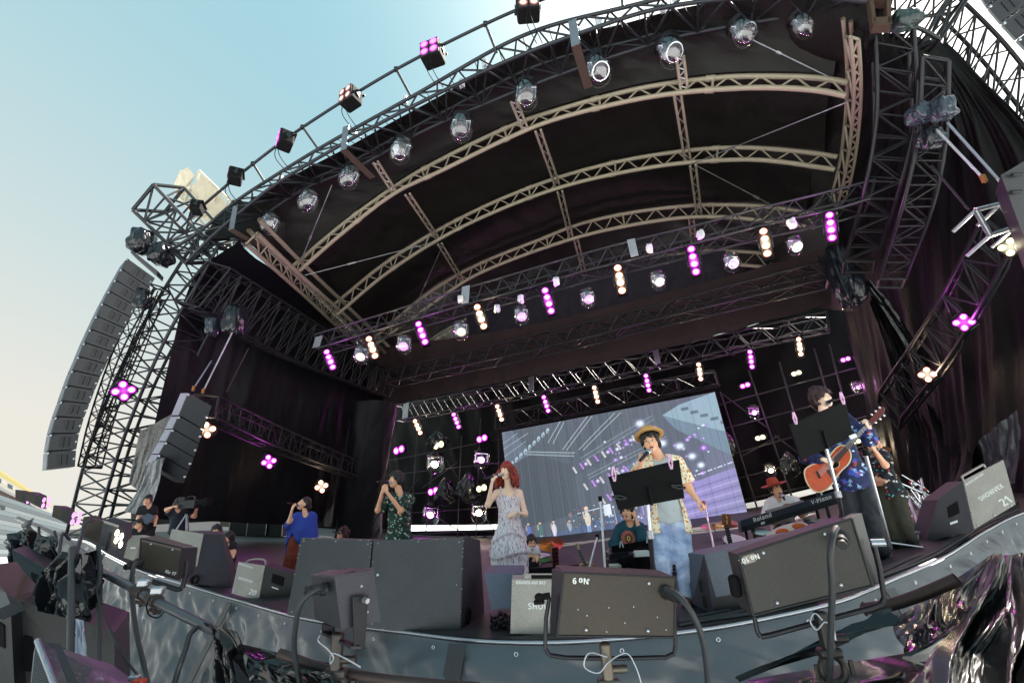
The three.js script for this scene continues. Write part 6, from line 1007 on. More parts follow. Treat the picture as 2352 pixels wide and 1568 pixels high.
// J: joints in world space. Returns the group with a body of one surface (trunk, limbs, head and hands merged).
function person(lab, J, o = {}) {
  const s = o.s || 1, foot = o.base, t = thing('person', lab, 'person', foot, o.group);
  const chest = J.neck.clone().lerp(J.pelvis, 0.22), belly = J.neck.clone().lerp(J.pelvis, 0.66), w = o.w || 1;
  const mid = (a, b, k) => a.clone().lerp(b, k);
  const T = [[mid(J.shL, J.shR, 0.2), mid(J.shL, J.shR, 0.8), 0.062 * s, 0.062 * s], [chest, belly, 0.112 * s * w, 0.105 * s * w], [mid(chest, J.shL, 0.45), belly, 0.08 * s, 0.085 * s], [mid(chest, J.shR, 0.45), belly, 0.08 * s, 0.085 * s], [belly, J.pelvis, 0.108 * s * w, 0.115 * s * w], [J.hipL, J.hipR, 0.092 * s, 0.092 * s]];
  const arm = (S, E, W) => [[S, E, 0.049 * s, 0.038 * s], [E, W, 0.038 * s, 0.025 * s]], leg = (H, K, A) => [[H, K, 0.083 * s, 0.056 * s], [K, A, 0.056 * s, 0.036 * s]];
  const B = [...T, [J.neck.clone().lerp(J.pelvis, 0.02), J.head.clone().lerp(J.neck, 0.3), 0.058 * s, 0.05 * s], ...arm(J.shL, J.elL, J.wrL), ...arm(J.shR, J.elR, J.wrR), ...leg(J.hipL, J.knL, J.anL), ...leg(J.hipR, J.knR, J.anR)];
  const body = sdfG(B, 0.035, 0.016), hb = headBasis(J.head, o.yaw || 0, o.pitch || 0, o.roll || 0), hs = o.hs || 0.95 * s, parts = [body, headG(hb, hs)];
  for (const k of ['L', 'R']) { const H = (o.hands || {})[k]; if (H) parts.push(handG(J['wr' + k], H.dir, H.n, H.curl, H.side ?? (k === 'L' ? 1 : -1), s * 0.92)); }
  partW(t, 'body', mergeGeometries(parts), o.skin || SK);
  if (!o.noFace) face(t, hb, hs, o.face || {});
  return { t, hb, hs, J, chest, belly, T, s, arm, leg };
}
// garments
const ST = (p, ax, ay, az) => [p[0] * ax, p[1] * ay, p[2] * az];
function shirt(P, m, o = {}) { // o.sleeve: share of the arm covered (0..2, past 1 covers the forearm), o.hem: y, o.open
  const { J, s } = P, sl = o.sleeve ?? 0.7, inf = o.inf ?? 0.024, B = P.T.map(([a, b, r, q]) => [a, b, r + inf * s, q + inf * s * 1.25]);
  for (const k of ['L', 'R']) { const S = J['sh' + k], E = J['el' + k], W = J['wr' + k]; const r = o.loose ?? 0.026; if (sl <= 1) B.push([S, S.clone().lerp(E, sl), (0.05 + r * 0.8) * s, (0.043 + r * 1.4) * s]); else { B.push([S, E, (0.05 + r * 0.7) * s, (0.04 + r) * s], [E, E.clone().lerp(W, sl - 1), (0.04 + r) * s, (0.028 + r) * s]); } }
  if (o.hem) B.push([P.belly, v3(lerp(P.belly.x, J.pelvis.x, 1), o.hem, lerp(P.belly.z, J.pelvis.z, 1)), (0.115 + inf) * s, (0.128 + inf) * s], [J.hipL.clone().setY(J.hipL.y + 0.1), J.hipL.clone().setY(o.hem), 0.1 * s, 0.108 * s], [J.hipR.clone().setY(J.hipR.y + 0.1), J.hipR.clone().setY(o.hem), 0.1 * s, 0.108 * s]);
  const hem = o.hem ?? J.pelvis.y - 0.08, neckB = [J.neck.clone().add(v3(0, 0.0, 0.01)), J.head];
  const fw = o.fw || v3(0, 0, 1), v0 = J.neck.clone().addScaledVector(fw, 0.06 * s), v1 = J.neck.clone().lerp(J.pelvis, o.vee ?? 0.12).addScaledVector(fw, 0.14 * s);
  const g = sdfG(B, 0.03, o.cell || 0.0125, (p, d) => {
    d += fbm(p[0] * 8, p[1] * 5, p[2] * 8, 3) * 0.010 + (Math.abs(noise.noise(p[0] * 15 + p[1] * 7, p[1] * 8, p[2] * 15)) - 0.2) * 0.018;
    d = Math.max(d, hem - p[1] + 0.012 * Math.sin(p[0] * 30));
    d = Math.max(d, -cap(p, neckB[0], neckB[1], 0.064 * s, 0.07 * s)); d = Math.max(d, -cap(p, v0, v1, 0.058 * s, o.vr ?? 0.012));
    if (o.open) { const q = v3(p[0], p[1], p[2]).sub(J.pelvis); const X = v3(fw.z, 0, -fw.x); const x = q.dot(X) - (o.openX || 0), z = q.dot(fw); if (z > 0.02) d = Math.max(d, (o.open * (1 + 0.5 * clamp((J.neck.y - p[1]) * 2))) - Math.abs(x)); }
    if (sl <= 1) for (const k of ['L', 'R']) { const S = J['sh' + k], E = J['el' + k], ax = E.clone().sub(S).normalize(), q = v3(p[0], p[1], p[2]).sub(S); const al = q.dot(ax) - S.distanceTo(E) * sl; if (al > -0.02 && q.addScaledVector(ax, -q.dot(ax)).length() < 0.12) d = Math.max(d, al); }
    return d;
  }, 0.06);
  const X = v3(fw.z, 0, -fw.x); planarUV(g, X, YUP, J.pelvis); return partW(P.t, o.name || 'shirt', g, m, o.label);
}
function trousers(P, m, o = {}) {
  const { J, s } = P, r = o.loose ?? 0.02, top = o.top ?? J.pelvis.y + 0.07;
  const B = [[J.hipL, J.hipR, 0.11 * s, 0.11 * s], [J.pelvis.clone().setY(top), J.pelvis, (0.118 + r * 0.4) * s, 0.12 * s]];
  for (const k of ['L', 'R']) B.push([J['hip' + k], J['kn' + k], (0.088 + r * 0.6) * s, (0.06 + r) * s], [J['kn' + k], J['an' + k].clone().lerp(J['kn' + k], 0.02), (0.06 + r) * s, (o.cuff ?? 0.062) * s]);
  const g = sdfG(B, 0.025, 0.0125, (p, d) => { d += fbm(p[0] * 10, p[1] * 6, p[2] * 10, 3) * 0.009 + (Math.abs(noise.noise(p[0] * 9 + p[1] * 4, p[1] * 15, p[2] * 9)) - 0.2) * 0.016; d = Math.max(d, p[1] - top - 0.01); return Math.max(d, Math.min(J.anL.y, J.anR.y) - 0.05 - p[1]); });
  planarUV(g, v3(1, 0, 0), YUP, J.pelvis); return partW(P.t, o.name || 'trousers', g, m);
}
function shoes(P, m, fw) { for (const k of ['L', 'R']) { const a = P.J['an' + k]; const y = P.t.position.y; const b = a.clone().addScaledVector(fw, 0.13).setY(deckY(a.x) + 0.035); const g = sdfG([[a.clone().setY(Math.max(b.y, a.y - 0.04)), b, 0.046, 0.038], [a.clone().addScaledVector(fw, -0.04).setY(b.y), b, 0.038, 0.034]], 0.02, 0.01, (p, d) => Math.max(d, deckY(p[0]) + 0.003 - p[1])); partW(P.t, 'shoe', g, m); } }
// joints from picture positions on the upright plane through the feet, o metres nearer
function rig(base, table) { const n = v3(EYE.x - base.x, 0, EYE.z - base.z).normalize(), J = {}; for (const [k, [u, v, o = 0]] of Object.entries(table)) { const p = base.clone().addScaledVector(n, o); J[k] = onPlane(u, v, p, n); } return { J, n }; }
function mic(a, b, lab, o = {}) { const t = thing('microphone', lab, 'microphone', a); const d = b.clone().sub(a).normalize(); partW(t, 'handle', cylG(a, b, o.r1 || 0.014, o.r2 || 0.021, 12), mat(o.color || 0x16161a, 0.35, 0.3)); partW(t, 'grille', new THREE.SphereGeometry(0.029, 16, 12).scale(1, 1.12, 1).applyQuaternion(new THREE.Quaternion().setFromUnitVectors(YUP, d)).translate(b.x + d.x * 0.018, b.y + d.y * 0.018, b.z + d.z * 0.018), mat(0xa4a6ae, 0.35, 0.8)); partW(t, 'ring', cylG(b.clone().addScaledVector(d, -0.006), b.clone().addScaledVector(d, 0.006), 0.026, 0.026, 16), M.chrome); return t; }

// cloth prints
const blots = (bg, list, w = 256, cnt = 60) => { const t = canvasTex(w, w, (g) => { g.fillStyle = bg; g.fillRect(0, 0, w, w); for (let i = 0; i < cnt; i++) { const [c, kind, r0] = list[Math.floor(rnd() * list.length)]; const x = rnd() * w, y = rnd() * w, a = rnd() * 7; g.fillStyle = c; for (const ox of [-w, 0, w]) for (const oy of [-w, 0, w]) { g.save(); g.translate(x + ox, y + oy); g.rotate(a); g.beginPath(); if (kind === 'leaf') { g.ellipse(0, 0, r0, r0 * 0.22, 0, 0, 7); g.ellipse(r0 * 0.2, r0 * 0.4, r0 * 0.7, r0 * 0.16, 0.7, 0, 7); g.ellipse(r0 * 0.2, -r0 * 0.4, r0 * 0.7, r0 * 0.16, -0.7, 0, 7); } else if (kind === 'dot') g.arc(0, 0, r0, 0, 7); else { g.ellipse(0, 0, r0, r0 * 0.6, 0, 0, 7); } g.fill(); g.restore(); } } }); return t; };
const print = (t, rep, r = 0.75) => { const c = t; c.repeat.set(rep, rep); return mat(0xffffff, r, 0, { map: c, side: THREE.DoubleSide }); };
const greenPrint = print(blots('#0d2e25', [['#a9c9b8', 'leaf', 13], ['#dfe6dc', 'leaf', 9], ['#d98a2e', 'oval', 6], ['#d8dcd0', 'dot', 3], ['#7fae98', 'leaf', 11]], 256, 70), 3.0);
const paisley = print(blots('#f1e2c8', [['#d08a2c', 'oval', 12], ['#b4582c', 'leaf', 8], ['#e8b060', 'oval', 9], ['#a8482a', 'dot', 4], ['#c87a30', 'leaf', 9]], 256, 130), 3.4);
const dressPrint = print(canvasTex(512, 512, (g, w) => { g.fillStyle = '#e2d8de'; g.fillRect(0, 0, w, w); const cs = ['#5a4c5a', '#a86a94', '#8c7080', '#f6f0f2', '#6a5660', '#c79ab4']; for (let i = 0; i < 900; i++) { g.strokeStyle = cs[i % 6]; g.globalAlpha = 0.75; g.lineWidth = 1.5 + rnd() * 4; const x = rnd() * w, y = rnd() * w; g.beginPath(); g.moveTo(x, y); g.quadraticCurveTo(x + (rnd() - 0.5) * 24, y + 14, x + (rnd() - 0.5) * 20, y + 10 + rnd() * 26); g.stroke(); } g.globalAlpha = 1; }), 1.5);
const blueFloral = print(blots('#1a2450', [['#8fb4e0', 'leaf', 16], ['#c8d8f0', 'oval', 9], ['#c8401e', 'leaf', 12], ['#3a4cb0', 'oval', 20], ['#10142c', 'leaf', 18]], 256, 70), 2.4);
const darkFloral = print(blots('#0e1220', [['#e8e4dc', 'leaf', 11], ['#c03a2a', 'oval', 8], ['#58b0a0', 'leaf', 9], ['#d8902a', 'oval', 6]], 256, 60), 2.6);
const denim = mat(0xffffff, 0.85, 0, { map: tex(256, 256, (u, v) => { const n = per(u, v, 0.9, 21) * 1.2 + per(u, v, 3, 2) * 0.4; const k = clamp(0.62 + n * 0.34); return [lerp(92, 206, k) + rnd() * 12, lerp(116, 216, k) + rnd() * 12, lerp(168, 236, k) + rnd() * 12]; }) }); denim.map.repeat.set(1.6, 1.6);

// --- man in the straw hat ---
{
  const base = onDeck(1548, 1392), { J, n } = rig(base, { head: [1495, 1016, 0.03], neck: [1512, 1047], pelvis: [1541, 1192], shL: [1556, 1064], shR: [1479, 1068], elL: [1582, 1121, 0.02], wrL: [1602, 1148, 0.1], elR: [1458, 1102, 0.12], wrR: [1472, 1064, 0.28], hipL: [1559, 1204], hipR: [1522, 1207], knL: [1572, 1284, 0.05], knR: [1524, 1284, 0.03], anL: [1577, 1374, 0], anR: [1531, 1366, 0] });
  const P = person('man in a straw hat and orange patterned open shirt singing behind a black music stand', J, { base, yaw: -0.35, pitch: 0.02, roll: 0.12, hs: 0.98, hands: { R: { dir: v3(0.35, 0.75, -0.1), n: v3(-0.3, 0.2, 1), curl: 1.15 }, L: { dir: v3(0.5, -0.6, 0.5), n: v3(0.6, 0.3, 0.5), curl: 1.1 } }, face: { open: 0.5, look: -0.003 }, skin: SK2 });
  shirt(P, mat(0xb4b8bc, 0.9), { name: 'undershirt', sleeve: 0.4, inf: 0.012, hem: J.pelvis.y - 0.03, vee: 0.05, vr: 0.04, fw: n });
  shirt(P, paisley, { sleeve: 0.82, inf: 0.034, hem: J.pelvis.y - 0.13, open: 0.075, openX: 0.0, vee: 0.2, vr: 0.07, fw: n, loose: 0.032 });
  trousers(P, denim, { loose: 0.022 }); shoes(P, mat(0x6a4030, 0.6), n);
  partW(P.t, 'hair', hairG(P.hb, P.hs, { bang: 0.045, side: -0.03, back: -0.07, seedZ: 3 }), hairM(0x14100f));
  const straw = mat(0xd9a866, 0.7, 0, { map: scuff, bumpMap: grainBump, bumpScale: 0.001, side: THREE.DoubleSide });
  const hat = new THREE.LatheGeometry([[0, 0.1], [0.05, 0.098], [0.078, 0.085], [0.092, 0.055], [0.1, 0.0], [0.118, -0.006], [0.152, -0.001], [0.156, 0.006], [0.15, 0.006], [0.115, 0.002]].map(([x, y]) => new THREE.Vector2(x, y)), 36).scale(1, 1, 1.08).rotateX(-0.32).rotateZ(0.05).translate(0, 0.075, -0.03).scale(P.hs, P.hs, P.hs).applyQuaternion(P.hb.q).translate(J.head.x, J.head.y, J.head.z); partW(P.t, 'straw_hat', hat, straw);
  partW(P.t, 'hat_band', new THREE.CylinderGeometry(0.096, 0.102, 0.025, 32, 1, true).scale(1, 1, 1.08).rotateX(-0.32).rotateZ(0.05).translate(0, 0.093, -0.026).scale(P.hs, P.hs, P.hs).applyQuaternion(P.hb.q).translate(J.head.x, J.head.y, J.head.z), mat(0xb08850, 0.7, 0, { side: THREE.DoubleSide }));
  const m0 = onPlane(1470, 1058, base.clone().addScaledVector(n, 0.34), n), m1 = onPlane(1488, 1039, base.clone().addScaledVector(n, 0.27), n); mic(m0, m1, 'black microphone with a grey grille held by the man in the straw hat');
  const ph = J.wrL.clone().add(v3(0.03, -0.05, 0.05)); partW(thing('in_ear_remote', 'small red device held by the man in the straw hat in his lowered hand', 'device', ph), 'case', boxG(0.03, 0.085, 0.02, 0, 0, 0, 0.008).rotateZ(-0.35).translate(ph.x, ph.y, ph.z), mat(0x7a1a24, 0.3));
}
// --- woman with long red hair ---
{
  const base = onDeck(1168, 1352), { J, n } = rig(base, { head: [1164, 1083, 0.02], neck: [1168, 1122], pelvis: [1170, 1212], shL: [1193, 1130], shR: [1140, 1131], elL: [1207, 1181, 0.02], wrL: [1184, 1177, 0.2], elR: [1120, 1160, 0.1], wrR: [1131, 1104, 0.2], hipL: [1180, 1215], hipR: [1160, 1215], knL: [1180, 1276, 0.03], knR: [1160, 1276, 0.03], anL: [1178, 1340], anR: [1160, 1340] });
  const P = person('woman with long wavy red hair in a pale patterned sleeveless dress singing', J, { base, s: 0.9, yaw: -0.6, pitch: 0.12, roll: 0.05, hs: 0.93, hands: { R: { dir: v3(0.35, 0.7, -0.1), n: v3(-0.4, 0.1, 1), curl: 1.1 }, L: { dir: v3(-0.9, -0.28, 0.1), n: v3(0.2, 0.5, 0.8), curl: 0.35, side: -1 } }, face: { open: 0.5, closed: true, lip: mat(0xb8444a, 0.4), brow: mat(0x6a3020, 0.7) }, skin: SKF, w: 0.9 });
  const c = (y, x = 1170) => onPlane(x, y, base, n), top = c(1136), waist = c(1186), h1 = c(1262, 1170), h2 = c(1312, 1170);
  const B = [[P.chest.clone().add(v3(0, -0.03, 0)), waist, 0.125, 0.125], [J.shL.clone().lerp(J.neck, 0.3).add(v3(0, -0.1, 0.02)), waist, 0.07, 0.1], [J.shR.clone().lerp(J.neck, 0.3).add(v3(0, -0.1, 0.02)), waist, 0.07, 0.1], [waist, h1, 0.14, 0.23], [h1, h2.clone().add(v3(0, -0.15, 0)), 0.215, 0.25]];
  const dg = sdfG(B, 0.05, 0.0125, (p, d) => {
    const a = Math.atan2(p[0] - base.x, p[2] - base.z), low = clamp((waist.y - p[1]) / 0.5); let e = d + (Math.sin(a * 13 + fbm(p[0] * 4, p[1] * 2, p[2] * 4) * 5) * 0.016 + Math.sin(a * 29) * 0.006) * low + fbm(p[0] * 12, p[1] * 7, p[2] * 12) * 0.006;
    for (const y of [h1.y + 0.16 + 0.05 * Math.sin(a * 2 + 1), h1.y - 0.06 + 0.03 * Math.sin(a * 2)]) { const t = p[1] - y; if (t > -0.02 && t < 0.16) e -= 0.022 * (1 - clamp(t / 0.16)) * sstep(-0.02, 0, t); }
    e = Math.max(e, h2.y - 0.03 - p[1] + 0.02 * Math.sin(a * 4)); e = Math.max(e, p[1] - top.y + 0.04 * Math.abs(Math.sin((p[0] - base.x) * 9))); return Math.max(e, -cap(p, J.neck.clone().addScaledVector(n, 0.13), P.chest.clone().addScaledVector(n, 0.16), 0.075, 0.02));
  }); planarUV(dg, v3(n.z, 0, -n.x), YUP, base); const dress = partW(P.t, 'dress', dg, dressPrint);
  for (const k of ['L', 'R']) { const S = J['sh' + k].clone().lerp(J.neck, 0.35); partW(dress, 'strap', tubeG([S.clone().add(v3(0, -0.11, 0)).addScaledVector(n, 0.1), S.clone().add(v3(0, 0.03, 0)).addScaledVector(n, 0.06), S.clone().add(v3(0, 0.055, 0)), S.clone().add(v3(0, -0.06, 0)).addScaledVector(n, -0.1)], 0.012, 14, 6), dressPrint); }
  // hair: cap and wavy locks
  const red = hairM(0x8a2a1c), reds = [red, hairM(0x6e1e16), hairM(0xa23a24)], locks = []; const s = P.hs;
  partW(P.t, 'hair', hairG(P.hb, P.hs, { bang: 0.042, side: -0.06, back: -0.1, puff: 1.17, seedZ: 9, amp: 0.014 }), red);
  for (let i = 0; i < 66; i++) { const a = -0.35 + (i / 65) * (Math.PI + 0.7), k = rnd(), pts = []; for (let j = 0; j < 8; j++) { const t = j / 7, r = 0.086 + 0.055 * Math.sin(t * 2.1) + 0.026 * k + 0.02 * Math.sin(t * 14 + i * 1.7), aa = a + 0.16 * Math.sin(t * 10 + i * 2.3); pts.push(P.hb.to(Math.cos(aa) * r * 1.08, 0.05 - t * (0.23 + 0.06 * k), -Math.sin(aa) * r * 0.95 - 0.0 + t * 0.02, s)); } locks.push(tubeG(pts, 0.011 + 0.006 * rnd(), 26, 6)); }
  locks.forEach((g, i) => partW(P.t, 'hair_lock', g, reds[i % 3]));
  const m0 = onPlane(1112, 1099, base.clone().addScaledVector(n, 0.24), n), m1 = onPlane(1144, 1091, base.clone().addScaledVector(n, 0.16), n); mic(m0, m1, 'dark purple microphone held by the red-haired singer', { color: 0x2a1830 });
  partW(P.t, 'bracelet', new THREE.TorusGeometry(0.034, 0.009, 8, 20).applyQuaternion(new THREE.Quaternion().setFromUnitVectors(v3(0, 0, 1), J.elL.clone().sub(J.wrL).normalize())).translate(...J.wrL.clone().lerp(J.elL, 0.12).toArray()), M.white);
}
// --- man in the green leafy shirt ---
{
  const base = onDeck(916, 1340), { J, n } = rig(base, { head: [909, 1102, 0.03], neck: [918, 1133], pelvis: [916, 1230], shL: [942, 1146], shR: [893, 1148], elL: [921, 1173, 0.22], wrL: [887, 1128, 0.34], elR: [867, 1172, 0.1], wrR: [878, 1128, 0.32], hipL: [928, 1238], hipR: [905, 1238], knL: [928, 1285, 0.02], knR: [905, 1285, 0.02], anL: [928, 1332], anR: [905, 1332] });
  const P = person('man in a dark green leafy print shirt holding a stand microphone with both hands', J, { base, yaw: -0.85, pitch: 0.16, roll: 0.05, hs: 1.0, hands: { R: { dir: v3(0.1, 0.9, 0), n: v3(-0.8, 0.1, 0.5), curl: 1.1 }, L: { dir: v3(-0.25, 0.9, 0), n: v3(0.3, 0.1, 0.9), curl: 1.15 } }, face: { open: 0.6, closed: true }, skin: SK2, w: 1.12 });
  shirt(P, mat(0xe6e6e6, 0.8), { name: 'undershirt', sleeve: 0.3, inf: 0.01, vee: 0.06, vr: 0.03, fw: n });
  shirt(P, greenPrint, { sleeve: 0.85, inf: 0.04, hem: J.pelvis.y - 0.18, vee: 0.17, vr: 0.02, fw: n, loose: 0.036 }); trousers(P, mat(0x1a1a20, 0.8), {}); shoes(P, M.matte, n);
  partW(P.t, 'hair', hairG(P.hb, P.hs, { bang: 0.032, side: -0.035, back: -0.075, puff: 1.16, seedZ: 5 }), hairM(0x17100f));
  const a = onPlane(866, 1106, base.clone().addScaledVector(n, 0.36), n), b = onPlane(893, 1108, base.clone().addScaledVector(n, 0.26), n); mic(a, b, 'black microphone gripped by the man in the green leafy shirt');
  const st = thing('microphone_stand', 'slanting microphone stand pole in front of the man in the green leafy shirt', 'microphone stand', onDeck(826, 1330)); bar(st, 'tube', onPlane(826, 1262, base.clone().addScaledVector(n, 0.5), n), onPlane(880, 1126, base.clone().addScaledVector(n, 0.36), n), 0.012, M.trussDark, 10); bar(st, 'tube', onPlane(818, 1320, base.clone().addScaledVector(n, 0.5), n), onPlane(826, 1262, base.clone().addScaledVector(n, 0.5), n), 0.016, M.trussDark, 10);
}
// --- woman in the blue tunic ---
{
  const base = onDeck(662, 1318), { J, n } = rig(base, { head: [698, 1157, 0.02], neck: [701, 1180], pelvis: [688, 1236], shL: [715, 1188], shR: [682, 1187], elL: [722, 1222, 0.02], wrL: [722, 1250, 0.05], elR: [663, 1199, 0.12], wrR: [671, 1168, 0.2], hipL: [694, 1240], hipR: [676, 1240], knL: [688, 1278, 0.04], knR: [668, 1278, 0.04], anL: [680, 1310], anR: [660, 1310] });
  const P = person('woman in a blue tunic and rust brown trousers singing with her head tilted back', J, { base, s: 0.92, yaw: -1.05, pitch: 0.42, hs: 0.98, hands: { R: { dir: v3(0.3, 0.8, 0), n: v3(-0.4, 0.2, 1), curl: 1.1 }, L: { dir: v3(0, -1, 0.1), n: v3(1, 0, 0.2), curl: 0.4 } }, face: { open: 0.7, closed: true }, skin: SK });
  const blue = mat(0x27409c, 0.8, 0, { side: THREE.DoubleSide }), pt = (u, v, o = 0) => onPlane(u, v, base.clone().addScaledVector(n, o), n);
  const B = [[P.chest, P.belly, 0.14, 0.165], [J.shL, J.shR, 0.075, 0.075], [J.shL, pt(720, 1246, 0.03), 0.075, 0.105], [J.shL, pt(706, 1248, 0.06), 0.09, 0.11], [J.shR, pt(662, 1206, 0.06), 0.075, 0.07], [pt(666, 1200, 0.02), pt(664, 1246, 0.0), 0.06, 0.055], [pt(664, 1246), pt(655, 1272), 0.05, 0.025], [P.belly, pt(690, 1232), 0.165, 0.17]];
  const tg = sdfG(B, 0.06, 0.0135, (p, d) => { const q = v3(p[0], p[1], p[2]); d += fbm(p[0] * 22, p[1] * 3, p[2] * 22) * 0.01; d = Math.max(d, -cap(p, J.neck.clone().addScaledVector(n, 0.02), J.head, 0.066, 0.07)); d = Math.max(d, -cap(p, J.neck.clone().addScaledVector(n, 0.08), P.chest.clone().addScaledVector(n, 0.19), 0.06, 0.01)); d = Math.max(d, pt(690, 1252).y - p[1] + (q.clone().sub(J.pelvis).dot(v3(1, 0, 0)) < -0.13 ? -1 : 0)); const w = q.sub(pt(677, 1222)); if (w.dot(n) > 0 && Math.abs(w.x) < -w.y * 0.5 && w.y < 0) d = Math.max(d, 0.02); return Math.max(d, -cap(p, J.elR, J.wrR, 0.05, 0.06)); });
  planarUV(tg, v3(1, 0, 0), YUP, base); partW(P.t, 'tunic', tg, blue); trousers(P, mat(0x6e2a18, 0.85), { loose: 0.05, cuff: 0.11 }); shoes(P, M.matte, n);
  partW(P.t, 'hair', hairG(P.hb, P.hs, { bang: 0.075, side: 0.02, back: -0.06, puff: 1.06, seedZ: 8, amp: 0.006 }), hairM(0x1c1312)); partW(P.t, 'hair_bun', new THREE.SphereGeometry(0.05, 16, 12).scale(1, 1.5, 1).translate(...P.hb.to(0, -0.02, -0.11, P.hs).toArray()), hairM(0x1c1312));
  mic(pt(661, 1155, 0.26), pt(682, 1160, 0.14), 'magenta tinted microphone held by the woman in the blue tunic', { color: 0x3a1028 });
}
// --- man with glasses behind the plywood monitors ---
{
  const base = onDeck(800, 1300).add(v3(0, 0, 0)), { J, n } = rig(base, { head: [786, 1226, 0.05], neck: [791, 1246], pelvis: [792, 1290], shL: [806, 1253], shR: [778, 1253], elL: [808, 1275, 0.1], wrL: [800, 1285, 0.3], elR: [774, 1275, 0.1], wrR: [780, 1285, 0.3], hipL: [799, 1292], hipR: [786, 1292], knL: [800, 1292, 0.4], knR: [784, 1292, 0.4], anL: [800, 1308, 0.4], anR: [784, 1308, 0.4] });
  const P = person('seated man with glasses and tousled brown hair singing behind the plywood monitors', J, { base, s: 0.9, yaw: -0.9, pitch: 0.3, hs: 1.0, face: { open: 0.8, closed: true }, skin: SK2 }); shirt(P, mat(0x22262c, 0.8), { sleeve: 1.7, fw: n }); trousers(P, M.matte, {}); shoes(P, M.matte, n);
  partW(P.t, 'hair', hairG(P.hb, P.hs, { bang: 0.05, side: -0.02, back: -0.06, puff: 1.24, seedZ: 12, amp: 0.03 }), hairM(0x3a1a14));
  const G = []; for (const k of [-1, 1]) G.push(new THREE.TorusGeometry(0.024, 0.002, 5, 18).translate(k * 0.031, 0.004, 0.103)); partW(P.t, 'glasses', merge(G).scale(P.hs, P.hs, P.hs).applyQuaternion(P.hb.q).translate(J.head.x, J.head.y, J.head.z), M.silver);
  const pt = (u, v, o) => onPlane(u, v, base.clone().addScaledVector(n, o), n); mic(pt(764, 1221, 0.3), pt(779, 1224, 0.16), 'dark microphone on a boom before the man with glasses');
}
// --- keyboard player in teal ---
{
  const base = onDeck(1448, 1318), { J, n } = rig(base, { head: [1441, 1176, 0.06], neck: [1447, 1200], pelvis: [1448, 1278], shL: [1472, 1212], shR: [1425, 1215], elL: [1478, 1240, 0.2], wrL: [1460, 1190, 0.1], elR: [1411, 1248, 0.1], wrR: [1420, 1275, 0.3], hipL: [1458, 1282], hipR: [1438, 1282], knL: [1462, 1285, 0.45], knR: [1434, 1285, 0.45], anL: [1462, 1325, 0.4], anR: [1434, 1325, 0.4] });
  const P = person('man in a teal sweatshirt seated at keyboards with a hand on his ear', J, { base, s: 1.0, yaw: -0.4, pitch: 0.08, hs: 1.0, hands: { L: { dir: v3(-0.2, 0.9, 0), n: v3(0.5, 0.1, 0.8), curl: 0.7 }, R: { dir: v3(0.1, -0.3, 0.9), n: v3(0, 1, 0.2), curl: 0.6 } }, face: { open: 0.4 }, skin: SK2 });
  const teal = canvasTex(256, 256, (g) => { g.fillStyle = '#0e4450'; g.fillRect(0, 0, 256, 256); g.save(); g.translate(128, 66); g.fillStyle = '#c06a58'; g.beginPath(); g.ellipse(0, 0, 30, 32, 0, 0, 7); g.fill(); g.fillRect(-14, 20, 34, 26); g.fillStyle = '#7a3a40'; g.beginPath(); g.ellipse(2, 0, 17, 20, 0, 0, 7); g.fill(); g.fillStyle = '#d8d04a'; g.beginPath(); g.ellipse(2, 0, 7, 10, 0, 0, 7); g.fill(); g.fillStyle = '#2a3020'; g.beginPath(); g.ellipse(2, 0, 3.4, 5, 0, 0, 7); g.fill(); g.strokeStyle = '#7a3a40'; g.lineWidth = 2; for (let i = 0; i < 12; i++) { g.beginPath(); g.moveTo(Math.cos(i * 0.52) * 21, Math.sin(i * 0.52) * 23); g.lineTo(Math.cos(i * 0.52) * 29, Math.sin(i * 0.52) * 31); g.stroke(); } g.restore(); }); teal.repeat.set(1.2, 1.2); teal.offset.set(0.5, 0.45);
  shirt(P, mat(0xffffff, 0.85, 0, { map: teal }), { name: 'sweatshirt', sleeve: 1.45, inf: 0.035, hem: J.pelvis.y - 0.05, vee: 0.03, vr: 0.05, fw: n, loose: 0.035 }); trousers(P, M.matte, {}); shoes(P, M.matte, n);
  partW(P.t, 'hair', hairG(P.hb, P.hs, { bang: 0.03, side: -0.05, back: -0.09, puff: 1.15, seedZ: 15 }), hairM(0x120e10));
}
